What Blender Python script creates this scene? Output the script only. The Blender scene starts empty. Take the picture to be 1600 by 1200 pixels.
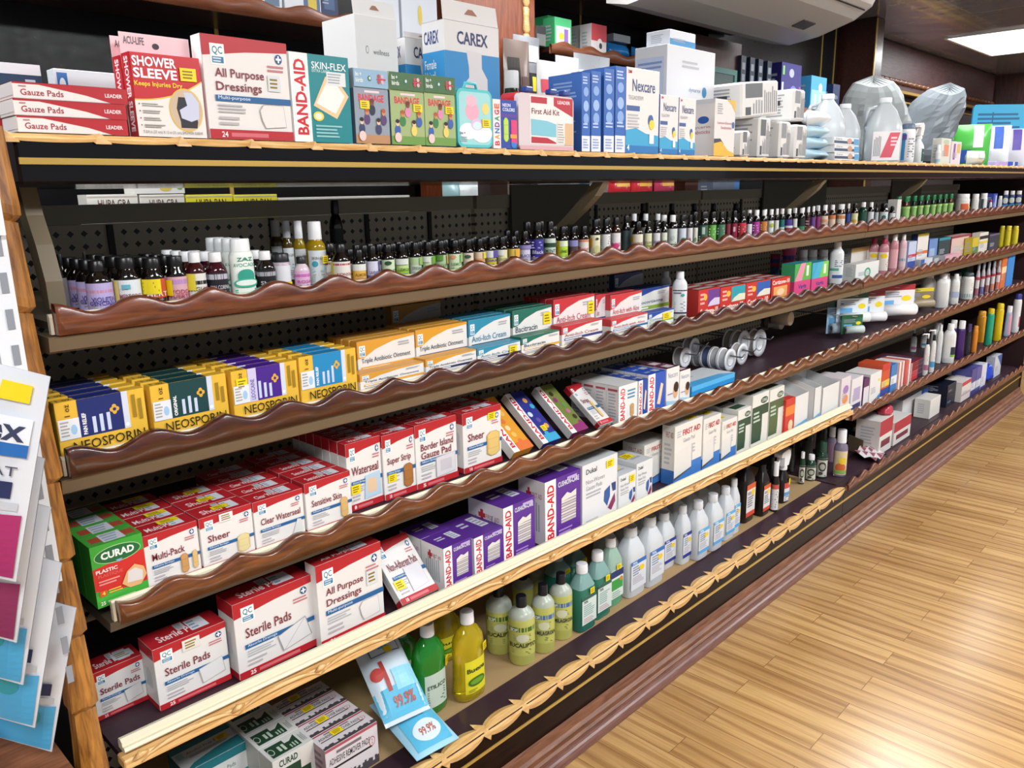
import bpy, math, random
from mathutils import Vector, Matrix
random.seed(7)
D = bpy.data
SC = bpy.context.scene
COL = SC.collection
PI = math.pi

# ------------------------------------------------------------------ camera
AX = ((0.69256183, -0.18151822, 0.69814701),      # world x, y, z in camera axes (right, down, forward)
      (-0.72111527, -0.14908179, 0.67658509),
      (-0.01873151, -0.97202148, -0.23414392))
EYE = 1.45
cam_data = D.cameras.new('camera')
cam_data.sensor_width = 36.0
cam_data.lens = 1250.0 / 1600.0 * 36.0
cam_data.clip_start = 0.02
cam = D.objects.new('camera', cam_data)
COL.objects.link(cam)
cam.matrix_world = Matrix(((AX[0][0], -AX[0][1], -AX[0][2], 0.0),
                           (AX[1][0], -AX[1][1], -AX[1][2], 0.0),
                           (AX[2][0], -AX[2][1], -AX[2][2], EYE),
                           (0, 0, 0, 1)))
SC.camera = cam

# ------------------------------------------------------------------ exposure, world
vs = SC.view_settings
vs.view_transform = 'Standard'
vs.look = 'None'
vs.gamma = 1.0
vs.use_curve_mapping = False
vs.exposure = 0.2
world = D.worlds.new('world')
SC.world = world
world.use_nodes = True
wb = world.node_tree.nodes['Background']
wb.inputs[0].default_value = (0.86, 0.92, 1.0, 1)
wb.inputs[1].default_value = 0.36

# ceiling troffers: (x, y) centres of the panels; the lamps hang just below them
CEIL = 2.5
PANELS = [(0.1, 1.55), (2.55, 1.55), (4.75, 1.36), (7.45, 1.77), (9.95, 1.77),
          (-0.6, -0.75), (1.8, -0.75), (4.2, -0.75), (6.6, -0.75), (9.0, -0.75)]  # aisle row: unseen, added to light the shelf fronts
for k, (lx, ly) in enumerate(PANELS):
    ld = D.lights.new('troffer_light', 'AREA')
    ld.shape = 'RECTANGLE'; ld.size = 1.1; ld.size_y = 0.55
    ld.energy = 17.0 if ly > 0 else 62.0
    ld.color = (0.97, 0.985, 1.0)
    lo = D.objects.new('troffer_light', ld)
    lo.location = (lx, ly, CEIL - 0.03)
    COL.objects.link(lo)


def ray(px, py):
    c = (px - 800.0, py - 600.0, 1250.0)
    return tuple(AX[i][0] * c[0] + AX[i][1] * c[1] + AX[i][2] * c[2] for i in range(3))


def at_y(px, py, y):
    r = ray(px, py); t = y / r[1]
    return Vector((r[0] * t, y, EYE + r[2] * t))


def at_z(px, py, z):
    r = ray(px, py); t = (z - EYE) / r[2]
    return Vector((r[0] * t, r[1] * t, z))


# ------------------------------------------------------------------ materials
MATS = {}


def lin(c):
    if isinstance(c, str):
        c = tuple(int(c[i:i + 2], 16) / 255.0 for i in (0, 2, 4))
    return tuple(((v / 12.92) if v <= 0.04045 else ((v + 0.055) / 1.055) ** 2.4) for v in c)


def node_mat(name):
    m = D.materials.new(name); m.use_nodes = True
    nt = m.node_tree
    return m, nt, nt.nodes['Principled BSDF']


def K(hexcol, rough=0.42, metal=0.0, trans=0.0, spec=0.5, coat=0.0, ior=1.45, alpha=1.0):
    """a plain printed or moulded surface with a little uneven gloss"""
    key = (hexcol, rough, metal, trans, spec, coat, ior, alpha)
    if key in MATS:
        return MATS[key]
    m, nt, b = node_mat('colour_' + str(hexcol))
    b.inputs['Base Color'].default_value = lin(hexcol) + (1,)
    b.inputs['Metallic'].default_value = metal
    b.inputs['Transmission Weight'].default_value = trans
    b.inputs['Specular IOR Level'].default_value = spec
    b.inputs['Coat Weight'].default_value = coat
    b.inputs['IOR'].default_value = ior
    b.inputs['Alpha'].default_value = alpha
    b.inputs['Roughness'].default_value = rough
    if trans == 0.0 and alpha == 1.0:
        n = nt.nodes.new('ShaderNodeTexNoise'); n.inputs['Scale'].default_value = 60.0
        mr = nt.nodes.new('ShaderNodeMapRange')
        mr.inputs['To Min'].default_value = max(0.02, rough - 0.07)
        mr.inputs['To Max'].default_value = min(1.0, rough + 0.07)
        nt.links.new(n.outputs['Fac'], mr.inputs['Value'])
        nt.links.new(mr.outputs['Result'], b.inputs['Roughness'])
    MATS[key] = m
    return m


def wood_mat(name, c1, c2, scale, axis='X', rough=0.35, coat=0.3, detail=6.0):
    m, nt, b = node_mat(name)
    tc = nt.nodes.new('ShaderNodeTexCoord')
    mp = nt.nodes.new('ShaderNodeMapping')
    s = [scale * 9.0] * 3
    s['XYZ'.index(axis)] = scale
    mp.inputs['Scale'].default_value = s
    n1 = nt.nodes.new('ShaderNodeTexNoise'); n1.inputs['Scale'].default_value = 3.0
    n1.inputs['Detail'].default_value = detail; n1.inputs['Distortion'].default_value = 0.6
    cr = nt.nodes.new('ShaderNodeValToRGB')
    cr.color_ramp.elements[0].position = 0.32; cr.color_ramp.elements[0].color = lin(c1) + (1,)
    cr.color_ramp.elements[1].position = 0.68; cr.color_ramp.elements[1].color = lin(c2) + (1,)
    nt.links.new(tc.outputs['Object'], mp.inputs['Vector'])
    nt.links.new(mp.outputs['Vector'], n1.inputs['Vector'])
    nt.links.new(n1.outputs['Fac'], cr.inputs['Fac'])
    nt.links.new(cr.outputs['Color'], b.inputs['Base Color'])
    b.inputs['Roughness'].default_value = rough
    b.inputs['Coat Weight'].default_value = coat
    b.inputs['Coat Roughness'].default_value = 0.15
    bp = nt.nodes.new('ShaderNodeBump'); bp.inputs['Strength'].default_value = 0.12
    bp.inputs['Distance'].default_value = 0.002
    nt.links.new(n1.outputs['Fac'], bp.inputs['Height'])
    nt.links.new(bp.outputs['Normal'], b.inputs['Normal'])
    return m


M_LIP = wood_mat('red_brown_wood', '4c2214', '7c432a', 5.0, 'X', 0.34, 0.3)
M_LIP_DARK = wood_mat('dark_mahogany', '2f120b', '532416', 5.0, 'X', 0.28, 0.5)
M_LIP_WARM = wood_mat('warm_walnut', '4e260f', '7c451f', 5.0, 'X', 0.28, 0.5)
M_GOLDWOOD = wood_mat('carved_golden_oak', 'cc9a58', 'eac488', 6.0, 'X', 0.38, 0.25)
M_POST = wood_mat('carved_amber_oak', '6e4217', 'b57a34', 6.0, 'Z', 0.34, 0.3)
M_MOLD = wood_mat('brown_moulding', '5a331f', '825438', 4.0, 'X', 0.42, 0.1)
M_QROUND = wood_mat('quarter_round', '5f3a30', '785044', 4.0, 'X', 0.45, 0.1)
M_PILLAR = wood_mat('red_cherry_wood', '6f331c', '97502f', 3.0, 'Z', 0.35, 0.3)
M_DARKWOOD = wood_mat('dark_cabinet_wood', '2a1310', '41211a', 3.0, 'X', 0.35, 0.3)
M_BACKLIP = wood_mat('back_shelf_wood', '6e3a22', '8a5032', 4.0, 'X', 0.4, 0.2)
M_BLACK = K('0a090b', 0.16, spec=0.35, coat=0.15)
M_BLACKMATT = K('131013', 0.5)
M_GOLD = K('c2a052', 0.35, metal=0.5)
M_CREAM = K('e0d9bf', 0.38)
M_TAUPE = K('6b5a45', 0.42, spec=0.4)
M_SHELFMETAL = K('5c5142', 0.4)
M_DECK = K('34202a', 0.5)
M_WHITE = K('ecebe8', 0.4)
M_STICK = K('f2d81c', 0.5)


def pegboard_mat():
    m, nt, b = node_mat('perforated_steel')
    tc = nt.nodes.new('ShaderNodeTexCoord')
    sx = nt.nodes.new('ShaderNodeSeparateXYZ')
    nt.links.new(tc.outputs['Object'], sx.inputs[0])

    def cell(out):
        a = nt.nodes.new('ShaderNodeMath'); a.operation = 'DIVIDE'; a.inputs[1].default_value = 0.0254
        f = nt.nodes.new('ShaderNodeMath'); f.operation = 'FRACT'
        s = nt.nodes.new('ShaderNodeMath'); s.operation = 'SUBTRACT'; s.inputs[1].default_value = 0.5
        ab = nt.nodes.new('ShaderNodeMath'); ab.operation = 'ABSOLUTE'
        nt.links.new(out, a.inputs[0]); nt.links.new(a.outputs[0], f.inputs[0])
        nt.links.new(f.outputs[0], s.inputs[0]); nt.links.new(s.outputs[0], ab.inputs[0])
        return ab.outputs[0]
    ad = nt.nodes.new('ShaderNodeMath'); ad.operation = 'ADD'
    nt.links.new(cell(sx.outputs[0]), ad.inputs[0]); nt.links.new(cell(sx.outputs[2]), ad.inputs[1])
    lt = nt.nodes.new('ShaderNodeMath'); lt.operation = 'LESS_THAN'; lt.inputs[1].default_value = 0.26
    nt.links.new(ad.outputs[0], lt.inputs[0])
    mx = nt.nodes.new('ShaderNodeMix'); mx.data_type = 'RGBA'
    mx.inputs[6].default_value = lin('bfb39b') + (1,); mx.inputs[7].default_value = lin('0c0b0a') + (1,)
    nt.links.new(lt.outputs[0], mx.inputs[0])
    nt.links.new(mx.outputs[2], b.inputs['Base Color'])
    b.inputs['Roughness'].default_value = 0.45
    return m


def floor_mat():
    m, nt, b = node_mat('oak_plank_floor')
    tc = nt.nodes.new('ShaderNodeTexCoord')
    mp = nt.nodes.new('ShaderNodeMapping'); mp.inputs['Rotation'].default_value = (0, 0, PI / 2)
    nt.links.new(tc.outputs['Object'], mp.inputs['Vector'])
    br = nt.nodes.new('ShaderNodeTexBrick')
    br.inputs['Scale'].default_value = 1.0
    br.inputs['Brick Width'].default_value = 0.72
    br.inputs['Row Height'].default_value = 0.088
    br.inputs['Mortar Size'].default_value = 0.0011
    br.inputs['Mortar Smooth'].default_value = 0.2
    br.inputs['Bias'].default_value = -0.1
    br.offset = 0.37
    br.inputs['Color1'].default_value = lin('c09c68') + (1,)
    br.inputs['Color2'].default_value = lin('a68050') + (1,)
    br.inputs['Mortar'].default_value = lin('80592f') + (1,)
    nt.links.new(mp.outputs['Vector'], br.inputs['Vector'])
    # every plank gets its own shift of the grain
    vx = nt.nodes.new('ShaderNodeVectorMath'); vx.operation = 'MULTIPLY_ADD'
    vx.inputs[1].default_value = (9.0, 9.0, 9.0)
    nt.links.new(br.outputs['Color'], vx.inputs[0]); nt.links.new(mp.outputs['Vector'], vx.inputs[2])
    m2 = nt.nodes.new('ShaderNodeMapping'); m2.inputs['Scale'].default_value = (0.7, 4.5, 1.0)
    nt.links.new(vx.outputs[0], m2.inputs['Vector'])
    wv = nt.nodes.new('ShaderNodeTexWave'); wv.wave_type = 'BANDS'; wv.bands_direction = 'Y'
    wv.inputs['Scale'].default_value = 1.3; wv.inputs['Distortion'].default_value = 11.0
    wv.inputs['Detail'].default_value = 2.5; wv.inputs['Detail Scale'].default_value = 0.55
    nt.links.new(m2.outputs['Vector'], wv.inputs['Vector'])
    n2 = nt.nodes.new('ShaderNodeTexNoise'); n2.inputs['Scale'].default_value = 4.0; n2.inputs['Detail'].default_value = 7.0
    m3 = nt.nodes.new('ShaderNodeMapping'); m3.inputs['Scale'].default_value = (1.5, 40.0, 1.0)
    nt.links.new(vx.outputs[0], m3.inputs['Vector']); nt.links.new(m3.outputs['Vector'], n2.inputs['Vector'])
    r1 = nt.nodes.new('ShaderNodeValToRGB')
    r1.color_ramp.elements[0].position = 0.0; r1.color_ramp.elements[0].color = (0.66, 0.56, 0.45, 1)
    r1.color_ramp.elements[1].position = 0.42; r1.color_ramp.elements[1].color = (1, 1, 1, 1)
    nt.links.new(wv.outputs['Color'], r1.inputs['Fac'])
    r2 = nt.nodes.new('ShaderNodeValToRGB')
    r2.color_ramp.elements[0].position = 0.3; r2.color_ramp.elements[0].color = (0.74, 0.68, 0.6, 1)
    r2.color_ramp.elements[1].position = 0.62; r2.color_ramp.elements[1].color = (1.08, 1.06, 1.0, 1)
    nt.links.new(n2.outputs['Fac'], r2.inputs['Fac'])
    a = nt.nodes.new('ShaderNodeMix'); a.data_type = 'RGBA'; a.blend_type = 'MULTIPLY'; a.inputs[0].default_value = 0.85
    nt.links.new(br.outputs['Color'], a.inputs[6]); nt.links.new(r1.outputs['Color'], a.inputs[7])
    c = nt.nodes.new('ShaderNodeMix'); c.data_type = 'RGBA'; c.blend_type = 'MULTIPLY'; c.inputs[0].default_value = 0.8
    nt.links.new(a.outputs[2], c.inputs[6]); nt.links.new(r2.outputs['Color'], c.inputs[7])
    nt.links.new(c.outputs[2], b.inputs['Base Color'])
    b.inputs['Roughness'].default_value = 0.28
    b.inputs['Coat Weight'].default_value = 0.9
    b.inputs['Coat Roughness'].default_value = 0.22
    return m


def ceiling_mat():
    m, nt, b = node_mat('mirror_tin_ceiling')
    tc = nt.nodes.new('ShaderNodeTexCoord')
    br = nt.nodes.new('ShaderNodeTexBrick')
    br.offset = 0.0
    br.inputs['Scale'].default_value = 1.0
    br.inputs['Brick Width'].default_value = 1.22; br.inputs['Row Height'].default_value = 0.61
    br.inputs['Mortar Size'].default_value = 0.012; br.inputs['Mortar Smooth'].default_value = 0.3
    br.inputs['Color1'].default_value = lin('b2b6c8') + (1,); br.inputs['Color2'].default_value = lin('a8acbe') + (1,)
    br.inputs['Mortar'].default_value = lin('cfd0da') + (1,)
    mp = nt.nodes.new('ShaderNodeMapping'); mp.inputs['Location'].default_value = (0.05, 0.13, 0)
    nt.links.new(tc.outputs['Object'], mp.inputs['Vector']); nt.links.new(mp.outputs['Vector'], br.inputs['Vector'])
    nt.links.new(br.outputs['Color'], b.inputs['Base Color'])
    b.inputs['Metallic'].default_value = 0.3
    b.inputs['Roughness'].default_value = 0.12
    b.inputs['Coat Weight'].default_value = 0.6
    b.inputs['Coat Roughness'].default_value = 0.05
    n = nt.nodes.new('ShaderNodeTexNoise'); n.inputs['Scale'].default_value = 2.6; n.inputs['Detail'].default_value = 2.0
    nt.links.new(tc.outputs['Object'], n.inputs['Vector'])
    bp = nt.nodes.new('ShaderNodeBump'); bp.inputs['Strength'].default_value = 0.45; bp.inputs['Distance'].default_value = 0.05
    nt.links.new(n.outputs['Fac'], bp.inputs['Height']); nt.links.new(bp.outputs['Normal'], b.inputs['Normal'])
    return m


def emit_mat(name, col, strength):
    m, nt, b = node_mat(name)
    b.inputs['Base Color'].default_value = (0.9, 0.9, 0.9, 1)
    b.inputs['Emission Color'].default_value = col + (1,)
    b.inputs['Emission Strength'].default_value = strength
    return m


# ------------------------------------------------------------------ mesh collecting
GLYPHS = {}


def glyphs(s, bold=0.0):
    key = (s, bold)
    if key in GLYPHS:
        return GLYPHS[key]
    cu = D.curves.new('txt', 'FONT')
    cu.body = s; cu.size = 1.0; cu.resolution_u = 2; cu.offset = bold
    ob = D.objects.new('txt', cu)
    me = ob.to_mesh()
    vv = [(v.co.x, v.co.y) for v in me.vertices]
    ff = [tuple(p.vertices) for p in me.polygons]
    ob.to_mesh_clear(); D.objects.remove(ob); D.curves.remove(cu)
    if not vv:
        GLYPHS[key] = ([], []); return GLYPHS[key]
    x0 = min(v[0] for v in vv); x1 = max(v[0] for v in vv)
    y0 = min(v[1] for v in vv); y1 = max(v[1] for v in vv)
    vv = [((v[0] - x0) / max(1e-6, x1 - x0), (v[1] - y0) / max(1e-6, y1 - y0)) for v in vv]
    GLYPHS[key] = (vv, ff)
    return GLYPHS[key]


class MB:
    def __init__(s):
        s.v = []; s.f = []; s.m = []; s.sm = []; s.mats = []

    def mi(s, mat):
        if mat not in s.mats:
            s.mats.append(mat)
        return s.mats.index(mat)

    def add(s, vs, fs, mat, smooth=False, M=None):
        o = len(s.v); k = s.mi(mat)
        s.v.extend([tuple(M @ Vector(v)) for v in vs] if M is not None else vs)
        for f in fs:
            s.f.append(tuple(i + o for i in f)); s.m.append(k); s.sm.append(smooth)

    def box(s, x0, x1, y0, y1, z0, z1, mat, c=0.0, M=None):
        if c <= 0:
            vs = [(x, y, z) for z in (z0, z1) for y in (y0, y1) for x in (x0, x1)]
            fs = [(0, 2, 3, 1), (4, 5, 7, 6), (0, 1, 5, 4), (2, 6, 7, 3), (0, 4, 6, 2), (1, 3, 7, 5)]
            s.add(vs, fs, mat, False, M); return
        vs = []; idx = {}
        for iz, z in ((0, z0), (1, z1)):
            for iy, y in ((0, y0), (1, y1)):
                for ix, x in ((0, x0), (1, x1)):
                    dx = c if ix == 0 else -c; dy = c if iy == 0 else -c; dz = c if iz == 0 else -c
                    idx[ix, iy, iz, 'x'] = len(vs); vs.append((x, y + dy, z + dz))
                    idx[ix, iy, iz, 'y'] = len(vs); vs.append((x + dx, y, z + dz))
                    idx[ix, iy, iz, 'z'] = len(vs); vs.append((x + dx, y + dy, z))
        I = lambda a, b, d, k: idx[a, b, d, k]
        fs = [(I(0, 0, 0, 'x'), I(0, 0, 1, 'x'), I(0, 1, 1, 'x'), I(0, 1, 0, 'x')),
              (I(1, 0, 0, 'x'), I(1, 1, 0, 'x'), I(1, 1, 1, 'x'), I(1, 0, 1, 'x')),
              (I(0, 0, 0, 'y'), I(1, 0, 0, 'y'), I(1, 0, 1, 'y'), I(0, 0, 1, 'y')),
              (I(0, 1, 0, 'y'), I(0, 1, 1, 'y'), I(1, 1, 1, 'y'), I(1, 1, 0, 'y')),
              (I(0, 0, 0, 'z'), I(0, 1, 0, 'z'), I(1, 1, 0, 'z'), I(1, 0, 0, 'z')),
              (I(0, 0, 1, 'z'), I(1, 0, 1, 'z'), I(1, 1, 1, 'z'), I(0, 1, 1, 'z'))]
        for b in (0, 1):
            for d in (0, 1):
                fs.append((I(0, b, d, 'y'), I(1, b, d, 'y'), I(1, b, d, 'z'), I(0, b, d, 'z')))
                fs.append((I(b, 0, d, 'x'), I(b, 1, d, 'x'), I(b, 1, d, 'z'), I(b, 0, d, 'z')))
                fs.append((I(b, d, 0, 'x'), I(b, d, 1, 'x'), I(b, d, 1, 'y'), I(b, d, 0, 'y')))
                for e in (0, 1):
                    fs.append((I(b, d, e, 'x'), I(b, d, e, 'y'), I(b, d, e, 'z')))
        s.add(vs, fs, mat, False, M)

    def extrude(s, prof, a, b, mat, axis='X', smooth=False, M=None):
        """closed polygon prof swept from a to b along an axis; prof is (y, z) for X, (x, z) for Y, (x, y) for Z"""
        n = len(prof)
        def put(p, t):
            return (t, p[0], p[1]) if axis == 'X' else ((p[0], t, p[1]) if axis == 'Y' else (p[0], p[1], t))
        vs = [put(p, a) for p in prof] + [put(p, b) for p in prof]
        fs = [(i, (i + 1) % n, n + (i + 1) % n, n + i) for i in range(n)]
        s.add(vs, fs, mat, smooth, M)
        s.add([put(p, a) for p in prof], [tuple(range(n))], mat, False, M)
        s.add([put(p, b) for p in prof], [tuple(reversed(range(n)))], mat, False, M)

    def lathe(s, prof, mat, n=16, sx=1.0, sy=1.0, p=2.0, M=None, smooth=True, a0=0.0, a1=None, cap=True):
        """prof: (r, z) pairs from the bottom up; p > 2 squares the section"""
        full = a1 is None
        if full:
            a1 = a0 + 2 * PI
        cnt = n if full else n + 1
        vs = []
        for (r, z) in prof:
            for i in range(cnt):
                t = a0 + (a1 - a0) * i / n
                c = math.cos(t); q = math.sin(t)
                x = math.copysign(abs(c) ** (2 / p), c); y = math.copysign(abs(q) ** (2 / p), q)
                vs.append((r * sx * x, r * sy * y, z))
        fs = []
        for j in range(len(prof) - 1):
            for i in range(n):
                i2 = (i + 1) % cnt
                fs.append((j * cnt + i, j * cnt + i2, (j + 1) * cnt + i2, (j + 1) * cnt + i))
        s.add(vs, fs, mat, smooth, M)
        if full and cap:
            if prof[0][0] > 1e-5:
                s.add(vs[:cnt], [tuple(reversed(range(cnt)))], mat, False, M)
            if prof[-1][0] > 1e-5:
                s.add(vs[-cnt:], [tuple(range(cnt))], mat, False, M)

    def tube(s, pts, r, mat, n=8, M=None):
        pts = [Vector(p) for p in pts]
        rs = r if isinstance(r, (list, tuple)) else [r] * len(pts)
        vs = []
        for i, p in enumerate(pts):
            d = (pts[min(i + 1, len(pts) - 1)] - pts[max(i - 1, 0)]).normalized()
            u = d.cross(Vector((0, 0, 1)))
            if u.length < 1e-3:
                u = Vector((1, 0, 0))
            u.normalize(); w = d.cross(u).normalized()
            for k in range(n):
                t = 2 * PI * k / n
                vs.append(tuple(p + (u * math.cos(t) + w * math.sin(t)) * rs[i]))
        fs = [(i * n + k, i * n + (k + 1) % n, (i + 1) * n + (k + 1) % n, (i + 1) * n + k)
              for i in range(len(pts) - 1) for k in range(n)]
        fs.append(tuple(reversed(range(n)))); fs.append(tuple(range((len(pts) - 1) * n, len(pts) * n)))
        s.add(vs, fs, mat, True, M)

    def sheet(s, grid, mat, thick=0.0, smooth=True, M=None):
        """grid[j][i] of points -> a skin; thick adds a second side along y"""
        nj = len(grid); ni = len(grid[0])
        vs = [tuple(p) for row in grid for p in row]
        fs = [(j * ni + i, j * ni + i + 1, (j + 1) * ni + i + 1, (j + 1) * ni + i) for j in range(nj - 1) for i in range(ni - 1)]
        s.add(vs, fs, mat, smooth, M)

    def mesh(s, name):
        me = D.meshes.new(name)
        me.from_pydata([tuple(v) for v in s.v], [], s.f)
        for m in s.mats:
            me.materials.append(m)
        me.polygons.foreach_set('material_index', s.m)
        me.polygons.foreach_set('use_smooth', s.sm)
        me.update()
        return me

    def build(s, name, parent=None):
        return put(name, s.mesh(name), parent)


def put(name, me, parent=None, loc=None):
    o = D.objects.new(name, me); COL.objects.link(o)
    if parent is not None:
        o.parent = parent
    if loc is not None:
        o.location = loc
    return o


def tag(o, label, cat, group=None, kind=None):
    if label: o['label'] = label
    if cat: o['category'] = cat
    if group: o['group'] = group
    if kind: o['kind'] = kind
    return o


def structure(o):
    o['kind'] = 'structure'
    return o


def empty(name, loc, rz=0.0):
    o = D.objects.new(name, None); COL.objects.link(o)
    o.empty_display_size = 0.02
    o.location = loc; o.rotation_euler = (0, 0, rz)
    return o


def dup(o, dx=0.0, dy=0.0, dz=0.0, label=None, parts=True, rz=0.0, skip=()):
    c = o.copy(); COL.objects.link(c)
    c.location = o.location + Vector((dx, dy, dz))
    if rz:
        c.rotation_euler.z += rz
    if label:
        c['label'] = label
    if parts:
        for ch in list(o.children):
            if ch.name.split('.')[0] in skip:
                continue
            d = ch.copy(); COL.objects.link(d); d.parent = c
            for g in list(ch.children):
                e = g.copy(); COL.objects.link(e); e.parent = d
    return c


# ------------------------------------------------------------------ print on faces
class Face:
    """u to the right, v up, both 0..1 across one face; every stroke lies a hair above the one before"""
    def __init__(s, mb, fn):
        s.mb = mb; s.fn = fn; s.e = 0.00025

    def _p(s, pts, faces, col):
        s.e += 0.00012
        s.mb.add([s.fn(u, v, s.e) for u, v in pts], faces, col if not isinstance(col, str) else K(col))

    curved = False

    def rect(s, u0, v0, u1, v1, col, n=1):
        if s.curved: n = max(n, 10)
        pts = []
        for i in range(n + 1):
            u = u0 + (u1 - u0) * i / n
            pts += [(u, v0), (u, v1)]
        s._p(pts, [(2 * i, 2 * i + 2, 2 * i + 3, 2 * i + 1) for i in range(n)], col)

    def poly(s, pts, col):
        s._p(pts, [tuple(range(len(pts)))], col)

    def ell(s, u, v, ru, rv, col, n=20):
        if s.curved:
            pts = []
            for i in range(15):
                t = PI * i / 14; w = rv * math.sin(t); x = u - ru * math.cos(t)
                pts += [(x, v - w), (x, v), (x, v + w)]
            s._p(pts, [(3 * i + k, 3 * i + 3 + k, 3 * i + 4 + k, 3 * i + 1 + k) for i in range(14) for k in (0, 1)], col)
            return
        s.poly([(u + ru * math.cos(2 * PI * i / n), v + rv * math.sin(2 * PI * i / n)) for i in range(n)], col)

    def text(s, t, u0, v0, u1, v1, col, bold=0.0, rot=0):
        gv, gf = glyphs(t, bold)
        if not gv:
            return
        if rot == 0:
            pts = [(u0 + x * (u1 - u0), v0 + y * (v1 - v0)) for x, y in gv]
        elif rot == 90:
            pts = [(u1 - y * (u1 - u0), v0 + x * (v1 - v0)) for x, y in gv]
        else:
            pts = [(u0 + y * (u1 - u0), v1 - x * (v1 - v0)) for x, y in gv]
        s._p(pts, gf, col)

    def lines(s, u0, v0, u1, v1, n, col='9a9a9a', rot=False):
        pts = []; fs = []
        for i in range(n):
            w = random.uniform(0.7, 1.0)
            if rot:
                t = (u1 - u0) / (2 * n - 1); a = u0 + 2 * i * t
                q = [(a, v0), (a + t, v0), (a + t, v0 + (v1 - v0) * w), (a, v0 + (v1 - v0) * w)]
            else:
                t = (v1 - v0) / (2 * n - 1); a = v1 - (2 * i + 1) * t
                q = [(u0, a), (u0 + (u1 - u0) * w, a), (u0 + (u1 - u0) * w, a + t), (u0, a + t)]
            fs.append(tuple(range(len(pts), len(pts) + 4))); pts += q
        s._p(pts, fs, col)


def box_faces(mb, W, Dp, H):
    return {'front': Face(mb, lambda u, v, e: (-W / 2 + u * W, -e, v * H)),
            'left': Face(mb, lambda u, v, e: (-W / 2 - e, Dp - u * Dp, v * H)),
            'right': Face(mb, lambda u, v, e: (W / 2 + e, u * Dp, v * H)),
            'top': Face(mb, lambda u, v, e: (-W / 2 + u * W, v * Dp, H + e))}


def sticker(parent, fn, u0, v0, u1, v1, col='f2d81c', name='price_sticker', ink=True):
    mb = MB()
    f = Face(mb, fn); f.e = 0.0019
    f.rect(u0, v0, u1, v1, col)
    if ink:
        f.lines(u0 + (u1 - u0) * .15, v0 + (v1 - v0) * .2, u1 - (u1 - u0) * .15, v1 - (v1 - v0) * .2, 3,
                '8a7410' if col != 'e9edf2' else '9fb0c4')
    return mb.build(name, parent)

# ================================================================== THE SETTING
b = MB(); b.box(-2.5, 9.6, -3.0, 2.46, -0.04, 0.0, floor_mat()); fl = structure(b.build('floor'))
b = MB(); b.box(-2.5, 9.6, -3.0, 2.46, CEIL, CEIL + 0.04, ceiling_mat()); structure(b.build('ceiling'))
M_WALLDARK = wood_mat('dark_wall_panel', '241619', '38242a', 2.0, 'Z', 0.3, 0.3)
b = MB(); b.box(-2.5, 9.6, 2.46, 2.5, 0, CEIL, M_WALLDARK); structure(b.build('wall_back'))
b = MB(); b.box(9.6, 9.66, -3.0, 2.46, 0, CEIL, wood_mat('end_wall_wood', '33201f', '51332e', 2.0, 'Z', 0.3, 0.3)); structure(b.build('wall_right'))

DIFF = emit_mat('troffer_diffuser', (0.93, 0.97, 1.0), 3.2)
names = ['above the counter, nearest the wall cabinets with dark panels', 'above the counter beside the wood pillar', 'above the counter beyond the air conditioner',
         'over the clear plastic bags, shown whole above the far shelves', '',
         'added unseen over the aisle behind the camera', 'added unseen over the aisle before the shelves with gauze boxes', 'added unseen over the middle of the aisle',
         'added unseen over the aisle where the shelves end', '']
for k, (lx, ly) in enumerate(PANELS):
    if k in (4, 9):
        continue
    t = empty('ceiling_light', (lx, ly, CEIL))
    f = MB()
    for (x0, x1, y0, y1) in ((-.62, .62, -.32, -.3), (-.62, .62, .3, .32), (-.62, -.6, -.3, .3), (.6, .62, -.3, .3)):
        f.box(x0, x1, y0, y1, -0.012, -0.001, M_WHITE)
    f.build('frame', t)
    f = MB(); f.box(-.6, .6, -.3, .3, -0.008, -0.001, DIFF); f.build('diffuser', t)
    tag(t, 'white ceiling light panel ' + names[k], 'ceiling light', 'ceiling light panels')

# ---- cabinets along the back wall, seen over the counter
YB = 2.2
t = empty('back_counter', (2.9, 2.1, 0))
f = MB(); f.box(-2.9, 2.7, -0.1, 0.33, 0, 1.33, M_DARKWOOD); f.build('cabinet', t)
f = MB(); f.box(-2.95, 2.75, -0.12, 0.34, 1.331, 1.36, M_BLACK); f.build('worktop', t)
tag(t, 'dark wood back counter behind the shelves, under the wall cabinets', 'counter')


def wave_lip(mb, x0, x1, y0, y1, z0, lo, hi, mat, ph=0.572, P=0.114, M=None, step=0.0095, cusp=True):
    n = max(2, int((x1 - x0) / step)); sec = []
    for i in range(n + 1):
        x = x0 + (x1 - x0) * i / n
        q = (x - ph) / P; k = round(q); u = q - k
        h = math.cos(PI * u) ** 2
        if cusp and k % 3 == 0:
            h = 0.35 * h + 0.75 * (1 - abs(2 * u)) ** 1.7
        z = z0 + lo + (hi - lo) * h
        sec.append([(x, y0, z0), (x, y0, z - 0.004), (x, y0 + 0.003, z), (x, y1 - 0.003, z), (x, y1, z - 0.004), (x, y1, z0)])
    vs = [p for s in sec for p in s]; m = 6
    fs = [(i * m + k, (i + 1) * m + k, (i + 1) * m + (k + 1) % m, i * m + (k + 1) % m) for i in range(n) for k in range(m)]
    fs = [tuple(reversed(q)) for q in fs]
    fs.append(tuple(range(m))); fs.append(tuple(reversed(range(n * m, n * m + m))))
    mb.add(vs, fs, mat, True, M)
    return mb


def shear(x0, s):
    return Matrix(((1, 0, 0, 0), (0, 1, 0, 0), (s, 0, 1, -s * x0), (0, 0, 0, 1)))


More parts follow.
